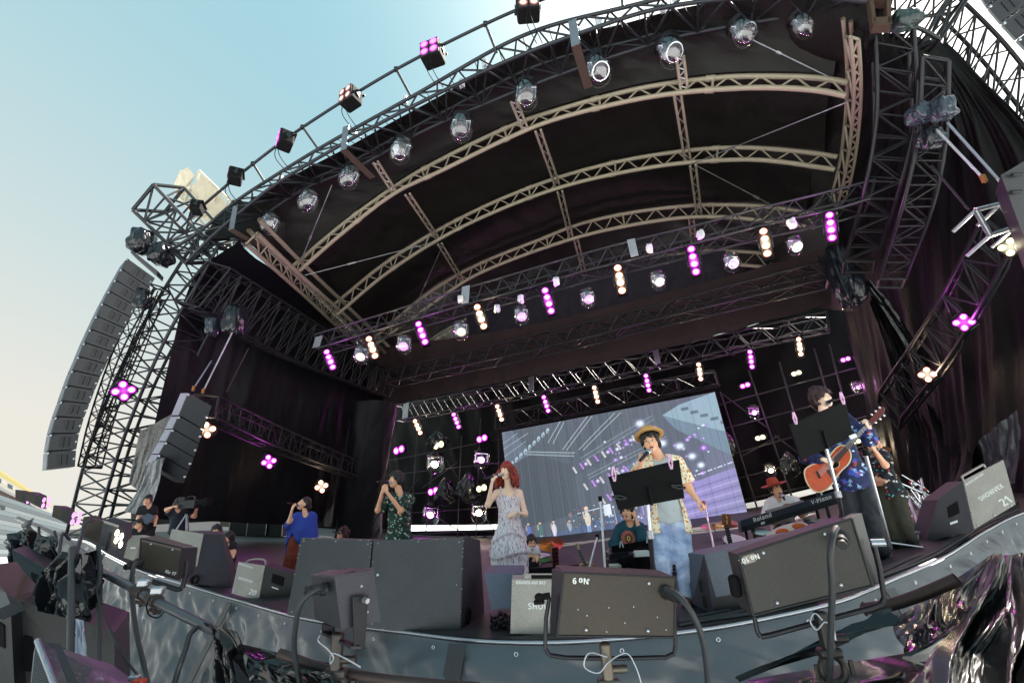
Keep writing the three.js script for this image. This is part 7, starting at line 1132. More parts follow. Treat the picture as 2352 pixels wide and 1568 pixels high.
// --- keyboard player in the orange hat ---
{
  const base = onDeck(1800, 1235, 16), { J, n } = rig(base, { head: [1783, 1124, 0.05], neck: [1789, 1143], pelvis: [1803, 1210], shL: [1826, 1150], shR: [1767, 1158], elL: [1846, 1172, 0.1], wrL: [1835, 1178, 0.3], elR: [1760, 1188, 0.1], wrR: [1772, 1195, 0.3], hipL: [1815, 1212], hipR: [1793, 1216], knL: [1822, 1212, 0.45], knR: [1793, 1220, 0.45], anL: [1825, 1250, 0.4], anR: [1795, 1258, 0.4] });
  const P = person('man with a moustache in a wide orange hat and white shirt playing the long keyboard', J, { base, s: 1.0, yaw: -0.05, pitch: -0.12, roll: 0.18, hs: 1.02, hands: { L: { dir: v3(0, -0.3, 0.9), n: v3(0, 1, 0.2), curl: 0.5 }, R: { dir: v3(0, -0.3, 0.9), n: v3(0, 1, 0.2), curl: 0.5 } }, face: { open: 0.2, closed: true }, skin: SK2 });
  const wt = canvasTex(256, 256, (g) => { g.fillStyle = '#e4dcd6'; g.fillRect(0, 0, 256, 256); g.strokeStyle = '#c03a30'; g.lineWidth = 5; g.beginPath(); g.arc(164, 70, 25, 0, 7); g.stroke(); g.lineWidth = 3; g.beginPath(); g.arc(164, 72, 15, 0.3, 2.8); g.stroke(); g.fillStyle = '#c03a30'; g.fillRect(152, 60, 8, 4); g.fillRect(168, 60, 8, 4); g.fillStyle = '#3a4c98'; g.beginPath(); g.moveTo(170, 120); g.lineTo(184, 104); g.lineTo(190, 122); g.fill(); }); wt.repeat.set(1.3, 1.3); wt.offset.set(0.5, 0.36);
  shirt(P, mat(0xffffff, 0.8, 0, { map: wt }), { sleeve: 1.5, inf: 0.04, hem: J.pelvis.y - 0.05, vee: 0.16, vr: 0.02, fw: n, loose: 0.04 }); trousers(P, mat(0x2a2a30, 0.8), {}); shoes(P, M.matte, n);
  partW(P.t, 'hair', hairG(P.hb, P.hs, { bang: 0.06, side: -0.02, back: -0.06, puff: 1.08, seedZ: 18 }), hairM(0x1a1412));
  const T = (g) => g.scale(P.hs, P.hs, P.hs).applyQuaternion(P.hb.q).translate(J.head.x, J.head.y, J.head.z);
  partW(P.t, 'moustache', T(new THREE.CapsuleGeometry(0.005, 0.034, 4, 8).rotateZ(Math.PI / 2).translate(0, -0.046, 0.1)), hairM(0x1a1412)); partW(P.t, 'beard', T(new THREE.SphereGeometry(0.018, 10, 8).scale(1, 0.8, 0.5).translate(0, -0.098, 0.08)), hairM(0x1a1412));
  const hm = mat(0xb8431f, 0.75, 0, { map: scuff, side: THREE.DoubleSide }); partW(P.t, 'felt_hat', T(new THREE.LatheGeometry([[0, 0.118], [0.04, 0.125], [0.07, 0.118], [0.085, 0.08], [0.098, 0.0], [0.15, -0.008], [0.2, 0.008], [0.205, 0.016], [0.15, 0.0], [0.11, 0.006]].map(([x, y]) => new THREE.Vector2(x, y)), 40).scale(1, 1, 1.05).rotateX(-0.1).rotateZ(0.05).translate(0, 0.07, -0.02)), hm); partW(P.t, 'hat_band', T(new THREE.CylinderGeometry(0.092, 0.101, 0.03, 32, 1, true).scale(1, 1, 1.05).rotateX(-0.1).rotateZ(0.05).translate(0, 0.088, -0.02)), mat(0x8a2c16, 0.7, 0, { side: THREE.DoubleSide }));
}
// --- guitarist ---
const GUIT = {};
{
  const base = onDeck(1998, 1282), { J, n } = rig(base, { head: [1888, 914, 0.05], neck: [1893, 948], pelvis: [1957, 1092], shL: [1938, 958], shR: [1868, 976], elL: [1998, 1010, 0.08], wrL: [1999, 984, 0.2], elR: [1853, 1052, 0.08], wrR: [1891, 1055, 0.26], hipL: [1978, 1100], hipR: [1940, 1106], knL: [2000, 1184, 0.04], knR: [1955, 1188, 0.04], anL: [2024, 1266, 0], anR: [1972, 1264, 0] });
  const P = person('guitarist in a blue floral shirt and dark trousers singing behind a music stand', J, { base, yaw: 0.3, pitch: 0.1, roll: 0.22, hs: 0.98, hands: { R: { dir: v3(0.75, -0.35, 0.2), n: v3(0.1, 0.4, 0.9), curl: 0.75 }, L: { dir: v3(-0.25, 0.9, 0.15), n: v3(0.3, 0.1, 0.9), curl: 1.05 } }, face: { open: 0.35, look: 0.003 }, skin: SKF });
  shirt(P, blueFloral, { sleeve: 1.75, inf: 0.036, hem: J.pelvis.y - 0.16, vee: 0.1, vr: 0.02, fw: n, loose: 0.034 }); trousers(P, mat(0x1d2029, 0.75), { loose: 0.04, cuff: 0.08 }); shoes(P, M.matte, n);
  partW(P.t, 'hair', hairG(P.hb, P.hs, { bang: 0.028, side: -0.02, back: -0.07, puff: 1.24, seedZ: 22, amp: 0.024 }), hairM(0x2a1214));
  Object.assign(GUIT, { base, n, J });
}
// --- player in the dark floral shirt behind the guitarist ---
{
  const base = onDeck(2090, 1254), { J, n } = rig(base, { head: [2006, 1020, -0.35], neck: [2004, 1040, -0.3], pelvis: [2042, 1130, -0.2], shL: [2030, 1046, -0.25], shR: [1985, 1052, -0.3], elL: [2034, 1068, 0.0], wrL: [2010, 1034, 0.1], elR: [2000, 1100, -0.1], wrR: [2035, 1105, 0.1], hipL: [2056, 1134, -0.15], hipR: [2028, 1142, -0.15], knL: [2072, 1190, 0], knR: [2042, 1196, 0], anL: [2092, 1246, 0], anR: [2060, 1262, 0] });
  const P = person('player in a dark floral shirt and olive trousers partly hidden behind the guitarist', J, { base, yaw: 0.2, pitch: -0.1, roll: 0.25, hs: 0.95, s: 0.95, hands: { L: { dir: v3(-0.3, 0.8, 0.2), n: v3(0.3, 0.1, 0.9), curl: 0.9 } }, face: { open: 0.2 }, skin: SK2 });
  shirt(P, darkFloral, { sleeve: 0.9, inf: 0.04, hem: J.pelvis.y - 0.14, vee: 0.1, vr: 0.02, fw: n, loose: 0.04 }); trousers(P, mat(0x2e2c1e, 0.8), { loose: 0.035, cuff: 0.08 }); shoes(P, M.matte, n); partW(P.t, 'hair', hairG(P.hb, P.hs, { bang: 0.04, side: -0.02, back: -0.06, seedZ: 30 }), hairM(0x1a1412));
}
// --- camera operator and crew at the left ---
{
  const simple = (lab, ft, d0, rows, o) => { const base = ft, { J, n } = rig(base, rows); const P = person(lab, J, { base, skin: SK2, ...o, face: { open: 0.1 } }); shirt(P, mat(o.top, 0.8), { sleeve: o.sleeve ?? 0.7, fw: n, hem: J.pelvis.y - 0.08 }); trousers(P, mat(0x14161e, 0.8), {}); shoes(P, M.matte, n); partW(P.t, 'hair', hairG(P.hb, P.hs, { seedZ: ft.x, cell: 0.009 }), hairM(0x140f10)); return { P, J, n, base }; };
  const std = (u, v, k, x = {}) => ({ head: [u, v], neck: [u + 2, v + 14 * k], pelvis: [u - 2, v + 62 * k], shL: [u + 16 * k, v + 20 * k], shR: [u - 16 * k, v + 20 * k], elL: [u + 20 * k, v + 42 * k, 0.05], wrL: [u + 18 * k, v + 60 * k, 0.15], elR: [u - 22 * k, v + 42 * k, 0.05], wrR: [u - 20 * k, v + 60 * k, 0.15], hipL: [u + 7 * k, v + 65 * k], hipR: [u - 9 * k, v + 65 * k], knL: [u + 8 * k, v + 98 * k, 0.03], knR: [u - 10 * k, v + 98 * k, 0.03], anL: [u + 8 * k, v + 130 * k], anR: [u - 10 * k, v + 130 * k], ...x });
  const fl = (u, v, z) => { const p = onDeck(u, v, 13); return p; };
  const C = simple('camera operator in a navy shirt behind a broadcast camera at the left of the stage', fl(398, 1290), 0, std(410, 1158, 0.95, { elR: [382, 1170, 0.1], wrR: [396, 1164, 0.4], elL: [446, 1186, 0.1], wrL: [452, 1164, 0.4], neck: [408, 1172], shL: [424, 1180], shR: [394, 1182] }), { top: 0x161a2c, sleeve: 0.7, yaw: 0.9, s: 0.95, hs: 0.95, hands: { R: { dir: v3(0.8, 0.2, 0.3), n: v3(0, 1, 0.3), curl: 0.9 }, L: { dir: v3(-0.5, 0.5, 0.3), n: v3(0.5, 0.3, 0.5), curl: 0.9 } } });
  const pt = (u, v, o = 0) => onPlane(u, v, C.base.clone().addScaledVector(C.n, o), C.n), cam = thing('broadcast_camera', 'black broadcast video camera on a tripod at the left of the stage', 'video camera', pt(432, 1290, 0.4));
  const k = pt(432, 1158, 0.42), bm = mat(0x1b1c20, 0.4, 0.2); partW(cam, 'camera_body', boxG(0.34, 0.17, 0.14, k.x, k.y, k.z, 0.02), bm); partW(cam, 'viewfinder', boxG(0.12, 0.08, 0.1, k.x - 0.1, k.y + 0.1, k.z + 0.03, 0.015), bm); partW(cam, 'lens', cylG(k.clone().add(v3(0.15, 0, 0)), k.clone().add(v3(0.34, 0.02, 0.0)), 0.06, 0.075, 16), M.matte); partW(cam, 'lens_hood', boxG(0.1, 0.16, 0.18, k.x + 0.38, k.y + 0.02, k.z, 0.01), M.matte); partW(cam, 'top_handle', tubeG([k.clone().add(v3(-0.05, 0.08, 0)), k.clone().add(v3(-0.02, 0.14, 0)), k.clone().add(v3(0.1, 0.14, 0)), k.clone().add(v3(0.12, 0.08, 0))], 0.014, 12, 6), bm); partW(cam, 'battery', boxG(0.08, 0.14, 0.12, k.x - 0.22, k.y, k.z, 0.012), M.black);
  const hd = k.clone().add(v3(0, -0.1, 0)); partW(cam, 'fluid_head', boxG(0.14, 0.08, 0.12, hd.x, hd.y - 0.04, hd.z, 0.02), M.matte); for (const [x, z] of [[-0.38, 0.1], [0.3, 0.2], [0.0, -0.4]]) bar(cam, 'tripod_leg', hd.clone().add(v3(0, -0.08, 0)), v3(hd.x + x, deckY(hd.x + x), hd.z + z), 0.018, M.silver, 8);
  simple('crew member in black standing in shadow with a tablet, left of the camera operator', fl(340, 1275), 0, std(338, 1150, 0.95), { top: 0x0c0c10, yaw: 0.4, s: 0.95 }); { const p = onPlane(336, 1190, fl(340, 1275).add(v3(0, 0, 0.25)), v3(0, 0, 1)); single('tablet', boxG(0.3, 0.2, 0.02, 0, 0, 0, 0.008).rotateZ(-0.35).rotateX(-0.5).translate(p.x, p.y, p.z), mat(0x4a4a58, 0.35), 'grey tablet on a stand beside the crew member in black', 'tablet'); }
  simple('crew member crouching low, with lit face, between the lamp housings at the left', fl(322, 1290), 0, std(317, 1206, 0.75), { top: 0x0c0c10, yaw: 0.7, s: 0.8, hs: 0.85 });
  simple('shadowy crew member watching from behind the tall wedge monitor', fl(500, 1318), 0, std(496, 1222, 0.75), { top: 0x101014, yaw: 0.5, s: 0.8, hs: 0.9 });
  simple('shadowy crew member with a bright shirt far behind the tall wedge monitor', fl(526, 1322), 0, std(523, 1238, 0.7), { top: 0x1a1a20, yaw: -0.3, s: 0.8, hs: 0.9 });
  simple('drummer in a white shirt seated behind the drums right of the red-haired singer', onDeck(1222, 1322), 0, std(1222, 1252, 0.62, { head: [1221, 1248], shR: [1208, 1268] }), { top: 0xd8d4d8, yaw: 0.2, s: 0.8, hs: 0.9, sleeve: 0.9 });
}

// ---------- instruments and stands ----------
const standM = mat(0xd4d6dc, 0.3, 0.6);
function boardStand(lab, q, d, poleTo, foot, clips) { // music stand: desk, lip, pole
  const A = q.map(([u, v]) => at(u, v, d)), o = thing('music_stand', lab, 'music stand', onDeck(...foot)), n = A[1].clone().sub(A[0]).cross(A[3].clone().sub(A[0])).normalize(); if (n.z < 0) n.negate();
  partW(o, 'desk', slabG([A[3], A[2], A[1], A[0]], n, 0.02, 0.004), M.matte);
  const c = A[0].clone().add(A[1]).add(A[2]).add(A[3]).multiplyScalar(0.25); const stf = [0.46, 0.54].map((k) => A[3].clone().lerp(A[2], k).addScaledVector(n, 0.006)), stt = [0.54, 0.46].map((k) => c.clone().lerp(A[2].clone().lerp(A[1], 0.5), 0).addScaledVector(n, 0.006)); bar(o, 'spine', A[3].clone().lerp(A[2], 0.5).addScaledVector(n, 0.012), c.clone().addScaledVector(n, 0.012), 0.012, M.matte, 8);
  const top = A[3].clone().lerp(A[2], 0.5).addScaledVector(n, 0.02); const p0 = at(...poleTo[0]), p1 = at(...poleTo[1]), p2 = onDeck(...foot);
  bar(o, 'pole', p0, p1, 0.015, standM, 12); bar(o, 'lower_pole', p1, p2, 0.02, mat(0x5a5c62, 0.35, 0.7), 12); partW(o, 'collar', cylG(p1.clone().add(v3(0, 0.03, 0)), p1.clone().add(v3(0, -0.03, 0)), 0.028, 0.028, 14), M.silver); partW(o, 'head_joint', boxG(0.05, 0.04, 0.05, p0.x, p0.y, p0.z, 0.01), M.silver);
  for (const a of [0.4, 2.5, 4.6]) bar(o, 'leg', p2.clone().add(v3(0, 0.12, 0)), v3(p2.x + Math.cos(a) * 0.3, deckY(p2.x + Math.cos(a) * 0.3) + 0.01, p2.z + Math.sin(a) * 0.3), 0.011, standM, 8);
  for (const [u, v, dark, rot] of clips) { const p = at(u, v, d - 0.04), k = thing('clothes_peg', `${dark ? 'dark' : 'clear pink'} spring clip ${rot}`, 'clip', p), m = dark ? mat(0x14161c, 0.4) : mat(0xd8a8c8, 0.25); for (const s of [-1, 1]) { partW(k, 'jaw', boxG(0.014, 0.07, 0.016, s * 0.012, 0.02, 0, 0.004).rotateZ(s * 0.16 + (dark ? 1.4 : 0)).translate(p.x, p.y, p.z), m); partW(k, 'jaw', boxG(0.012, 0.045, 0.016, s * 0.015, -0.035, 0, 0.004).rotateZ(-s * 0.2 + (dark ? 1.4 : 0)).translate(p.x, p.y, p.z), m); } }
  return { o, A, n };
}
const hatD = onDeck(1548, 1392).sub(EYE).dot(AX.fw);
boardStand('wide black music stand in front of the man in the straw hat', [[1398, 1096], [1561, 1056], [1573, 1144], [1421, 1172]], hatD - 0.55, [[1486, 1142, hatD - 0.5], [1494, 1228, hatD - 0.55]], [1506, 1382], [[1540, 1060, 0, 'on the top edge of the stand before the straw hat'], [1410, 1088, 0, 'at the upper left corner of the stand before the straw hat'], [1558, 1118, 1, 'on the right edge of the stand before the straw hat'], [1422, 1142, 1, 'on the left edge of the stand before the straw hat']]);
const gD = onDeck(1998, 1282).sub(EYE).dot(AX.fw);
boardStand('black music stand tilted in front of the guitarist', [[1813, 976], [1942, 922], [1962, 1002], [1841, 1058]], gD - 0.65, [[1893, 1010, gD - 0.6], [1926, 1135, gD - 0.6]], [1950, 1260], [[1826, 960, 0, 'on the left top edge of the stand before the guitarist'], [1935, 914, 0, 'on the right top corner of the stand before the guitarist']]);
{ const p = at(1960, 1002, gD - 0.72); single('paper_tag', boxG(0.07, 0.035, 0.006, 0, 0, 0, 0.002).rotateZ(0.3).translate(p.x, p.y, p.z), M.white, 'small pale tag at the lower right corner of the stand before the guitarist', 'tag'); }
function micStand(lab, foot, pts, o2 = {}) { // foot px, joints as [u, v, depth]
  const f = onDeck(...foot), o = thing('microphone_stand', lab, 'microphone stand', f), P = pts.map((q) => at(...q)); bar(o, 'pole', f.clone().add(v3(0, 0.04, 0)), P[0], o2.r || 0.015, o2.m || standM, 12); bar(o, 'boom', P[0], P[1], 0.011, o2.bm || M.trussDark, 10); partW(o, 'clutch', cylG(P[0].clone().add(v3(0, -0.03, 0)), P[0].clone().add(v3(0, 0.03, 0)), 0.025, 0.025, 12), M.matte); for (const a of [0.3, 2.4, 4.5]) bar(o, 'leg', f.clone().add(v3(0, 0.1, 0)), v3(f.x + Math.cos(a) * 0.3, deckY(f.x + Math.cos(a) * 0.3) + 0.012, f.z + Math.sin(a) * 0.3), 0.01, o2.m || standM, 8);
  if (P[2]) { bar(o, 'counterweight', P[0], P[2], 0.016, M.matte, 10); } return o;
}
micStand('tall microphone stand with a dark boom left of the wide music stand', [1394, 1358], [[1379, 1145, 5.9], [1466, 1062, 5.0], [1352, 1176, 6.1]]);
micStand('microphone stand with a boom in front of the man in the teal sweatshirt', [1350, 1330], [[1372, 1232, 7.0], [1434, 1182, 6.9], [1340, 1272, 7.0]]);
micStand('bright microphone stand right of the guitarist with a dark boom', [2050, 1268], [[1988, 1040, gD - 0.3], [1912, 914, gD - 0.2], [1960, 990, gD - 0.3]], { r: 0.017 });
micStand('microphone stand in front of the drums, right of the man in the straw hat', [1652, 1312], [[1619, 1160, 8.5], [1648, 1152, 8.4], [1602, 1166, 8.5]]);
micStand('microphone stand reaching over the long keyboard to the man in the orange hat', [1912, 1225], [[1882, 1112, 7.6], [1815, 1142, 7.8], [1900, 1104, 7.5]]);
micStand('microphone stand far right behind the percussion', [2145, 1215], [[2116, 1098, 7.6], [2062, 1080, 7.5], [2140, 1104, 7.6]], {});
micStand('second bright stand in the group right of the guitarist', [2100, 1240], [[2058, 1106, 6.6], [2040, 1080, 6.7]], {}); micStand('third bright stand in the group right of the guitarist', [2120, 1232], [[2080, 1128, 6.9], [2070, 1110, 6.9]], {});
{ // mic heads on the booms
  const M2 = (a, b, l) => mic(at(...a), at(...b), l); M2([1803, 1148, 7.7], [1799, 1140, 7.75], 'black microphone near the chin of the man in the orange hat'); M2([1912, 918, gD - 0.22], [1903, 924, gD - 0.12], 'black microphone at the mouth of the guitarist'); M2([1430, 1184, 6.9], [1437, 1178, 6.95], 'microphone at the mouth of the man in the teal sweatshirt');
}
// acoustic guitar
{
  const { base, n } = GUIT, pl = (u, v, o = 0.2) => onPlane(u, v, base.clone().addScaledVector(n, o), n);
  const o = thing('acoustic_guitar', 'reddish brown acoustic guitar with a pale edge played by the guitarist', 'guitar', pl(1900, 1120));
  const wood = mat(0xffffff, 0.22, 0, { map: tex(128, 256, (u, v) => { const k = 0.5 + per(u, v, 3, 5) * 0.3, e = rnd() * 8; return [lerp(164, 214, k) + e, lerp(56, 84, k) + e * 0.5, lerp(22, 34, k)]; }) }); wood.map.repeat.set(2, 1);
  const ol = [[1850, 1078], [1849, 1092], [1856, 1112], [1868, 1126], [1882, 1130], [1898, 1124], [1914, 1108], [1924, 1092], [1936, 1078], [1950, 1064], [1955, 1046], [1948, 1028], [1934, 1022], [1918, 1032], [1904, 1050], [1890, 1062], [1868, 1066]].map(([u, v]) => pl(u, v));
  const cv = new THREE.CatmullRomCurve3(ol, true, 'centripetal'), pts = cv.getPoints(60).slice(0, 60);
  partW(o, 'body', slabG(pts, n, 0.1, 0.004), wood); partW(o, 'binding', new THREE.TubeGeometry(new THREE.CatmullRomCurve3(pts, true), 90, 0.007, 6, true), mat(0xd8c8a4, 0.4));
  const c = pl(1915, 1064, 0.203), q = new THREE.Quaternion().setFromUnitVectors(v3(0, 0, 1), n); partW(o, 'sound_hole', new THREE.CylinderGeometry(0.05, 0.05, 0.004, 28).rotateX(Math.PI / 2).applyQuaternion(q).translate(c.x, c.y, c.z), M.matte); partW(o, 'rosette', new THREE.TorusGeometry(0.056, 0.004, 6, 30).scale(1, 1, 0.5).applyQuaternion(q).translate(c.x, c.y, c.z), mat(0xc8a878, 0.4));
  const b0 = pl(1884, 1098, 0.215), b1 = pl(1877, 1082, 0.215); partW(o, 'bridge', cylG(b0, b1, 0.012, 0.012, 6), mat(0x2a1a14, 0.5)); const pg = [[1896, 1078], [1910, 1098], [1924, 1082], [1915, 1078]].map(([u, v]) => pl(u, v, 0.204)); partW(o, 'pickguard', slabG(pg, n, 0.003, 0.0008), mat(0x3a1410, 0.3));
  const nk = [[1915, 1052], [1923, 1064], [2002, 974], [1996, 968]].map(([u, v]) => pl(u, v, 0.225)); partW(o, 'neck', slabG(nk, n, 0.03, 0.004), mat(0x3a2018, 0.45)); for (let i = 1; i < 14; i++) { const t = 1 - Math.pow(0.944, i * 1.4); bar(o, 'fret', nk[3].clone().lerp(nk[0], t).addScaledVector(n, 0.001), nk[2].clone().lerp(nk[1], t).addScaledVector(n, 0.001), 0.0025, M.bolt, 5); }
  const hd = [[1995, 967], [2003, 976], [2031, 950], [2034, 936], [2024, 932]].map(([u, v]) => pl(u, v, 0.225)); partW(o, 'headstock', slabG(hd, n, 0.02, 0.004), mat(0x5a1a16, 0.3)); for (const [u, v] of [[2003, 952], [2012, 944], [2021, 936], [2012, 970], [2022, 962], [2031, 954]]) { const p = pl(u, v, 0.22); partW(o, 'tuning_peg', new THREE.SphereGeometry(0.014, 8, 6).translate(p.x, p.y, p.z), M.chrome); }
  for (let i = 0; i < 6; i++) bar(o, 'string', b0.clone().lerp(b1, 0.1 + i * 0.16), nk[2].clone().lerp(nk[3], 0.1 + i * 0.16).addScaledVector(n, 0.004), 0.0012, M.bolt, 5);
}
// long keyboard
{
  const d = onDeck(1800, 1235, 16).sub(EYE).dot(AX.fw) - 0.55, q = [[1702, 1195], [1923, 1126], [1926, 1156], [1704, 1222]].map(([u, v]) => at(u, v, d)), n = q[1].clone().sub(q[0]).cross(q[3].clone().sub(q[0])).normalize(); if (n.z < 0) n.negate();
  const o = thing('stage_piano', 'long dark stage piano with white lettering at the right of the stage', 'keyboard', q[3].clone().setY(deckY(q[3].x))); const I = (s, t, e = 0) => q[0].clone().lerp(q[1], s).lerp(q[3].clone().lerp(q[2], s), t).addScaledVector(n, e);
  partW(o, 'case', hexaG(q, q.map((p) => p.clone().add(v3(0.12, -0.03, -0.4)))), mat(0x28323f, 0.6, 0.1)); const lo = [I(0.005, 0.56, 0.004), I(1, 0.56, 0.004), I(1, 1.0, 0.004), I(0.005, 1, 0.004)]; partW(o, 'lower_panel', hexaG(lo, lo.map((p) => p.clone().addScaledVector(n, -0.01))), mat(0x23262b, 0.5, 0.2));
  const X = q[1].clone().sub(q[0]).normalize(), h = q[0].distanceTo(q[3]); partW(o, 'lettering', textG('Roland', h * 0.36, I(0.22, 0.28), X, n), M.white); partW(o, 'lettering', textG('V-Piano', h * 0.34, I(0.83, 0.3), X, n, SERIF), M.white); const dq = [I(0.2, 0.66, 0.008), I(0.24, 0.66, 0.008), I(0.24, 0.84, 0.008), I(0.2, 0.84, 0.008)]; partW(o, 'display', hexaG(dq, dq.map((p) => p.clone().addScaledVector(n, -0.003))), M.white);
  const kt = []; for (let i = 0; i < 52; i++) { const a = I((i + 0.06) / 52, 0.1).add(v3(0.13, -0.04, -0.42)), b = I((i + 0.94) / 52, 0.1).add(v3(0.13, -0.04, -0.42)); const k4 = [a, b, b.clone().add(v3(0.04, 0, -0.15)), a.clone().add(v3(0.04, 0, -0.15))]; partW(o, 'key', hexaG(k4, k4.map((p) => p.clone().add(v3(0, -0.02, 0)))), M.white); }
  for (const s of [0.12, 0.88]) for (const t of [0, -0.3]) { const a = I(s, 1, t); bar(o, 'leg', a, v3(a.x, deckY(a.x), a.z), 0.022, M.trussDark, 8); } bar(o, 'shelf_bar', I(0.25, 1.3, -0.1), I(0.6, 1.3, -0.1), 0.015, M.silver, 8);
  const sh = [[1760, 1172], [1845, 1148], [1848, 1152], [1764, 1178]].map(([u, v]) => at(u, v, d - 0.02)); single('sheet_music', hexaG(sh, sh.map((p) => p.clone().add(v3(0, -0.004, -0.05)))), mat(0x8a8284, 0.8), 'open white sheets lying on top of the long stage piano', 'sheet music');
}
// small keyboards of the player in teal, with a music stand and headphones
{
  const o = thing('keyboard_rig', 'two black keyboards on a stand before the man in the teal sweatshirt', 'keyboard', onDeck(1440, 1330)); const K = (q, d, dep, m, nm) => { const w = q.map(([u, v]) => at(u, v, d)); partW(o, nm, hexaG(w, w.map((p) => p.clone().add(v3(0, 0.02, -dep)))), m); };
  K([[1400, 1272], [1530, 1262], [1532, 1280], [1400, 1286]], 6.2, 0.35, mat(0x1c1c22, 0.4), 'upper_keyboard'); K([[1398, 1292], [1530, 1284], [1532, 1306], [1398, 1316]], 6.2, 0.4, mat(0x131317, 0.5), 'lower_keyboard'); for (const u of [1415, 1515]) bar(o, 'leg', at(u, 1300, 6.3), onDeck(u, 1330), 0.02, M.silver, 8);
  K([[1400, 1299], [1444, 1296], [1445, 1308], [1401, 1311]], 6.15, 0.05, mat(0xd0ccc0, 0.5), 'control_panel'); for (let i = 0; i < 9; i++) { const p = at(1405 + i * 4.4, 1304, 6.14); partW(o, 'knob', new THREE.SphereGeometry(0.008, 6, 5).translate(p.x, p.y, p.z), M.matte); }
  const q = [[1405, 1254], [1502, 1238], [1506, 1270], [1408, 1284]].map(([u, v]) => at(u, v, 6.3)); const b = thing('music_stand', 'low black music desk with two clips before the man in the teal sweatshirt', 'music stand', onDeck(1455, 1330)); partW(b, 'desk', hexaG(q, q.map((p) => p.clone().add(v3(0, 0, -0.02)))), M.matte); bar(b, 'pole', at(1456, 1278, 6.32), onDeck(1456, 1332), 0.012, M.silver, 8);
  for (const [u, v, s] of [[1427, 1249, 'left'], [1489, 1238, 'right']]) { const p = at(u, v, 6.24), k = thing('clothes_peg', `clear clip on the ${s} top edge of the low music desk`, 'clip', p); for (const e of [-1, 1]) partW(k, 'jaw', boxG(0.012, 0.08, 0.014, e * 0.014, -0.01, 0, 0.004).rotateZ(e * 0.2).translate(p.x, p.y, p.z), mat(0xc8ccd4, 0.3)); }
  const hp = at(1474, 1268, 6.05), hg = thing('headphones', 'black headphones lying over a white box on the keyboards', 'headphones', hp); partW(hg, 'headband', new THREE.TorusGeometry(0.14, 0.014, 8, 30, Math.PI).scale(1, 0.5, 1).translate(hp.x, hp.y - 0.02, hp.z), M.matte); for (const s of [-1, 1]) partW(hg, 'ear_cup', new THREE.SphereGeometry(0.035, 12, 8).translate(hp.x + s * 0.14, hp.y - 0.02, hp.z), M.black); single('white_box', boxG(0.2, 0.07, 0.15, hp.x, hp.y - 0.02, hp.z - 0.06, 0.01), M.white, 'small white box under the headphones on the keyboards', 'box');
}
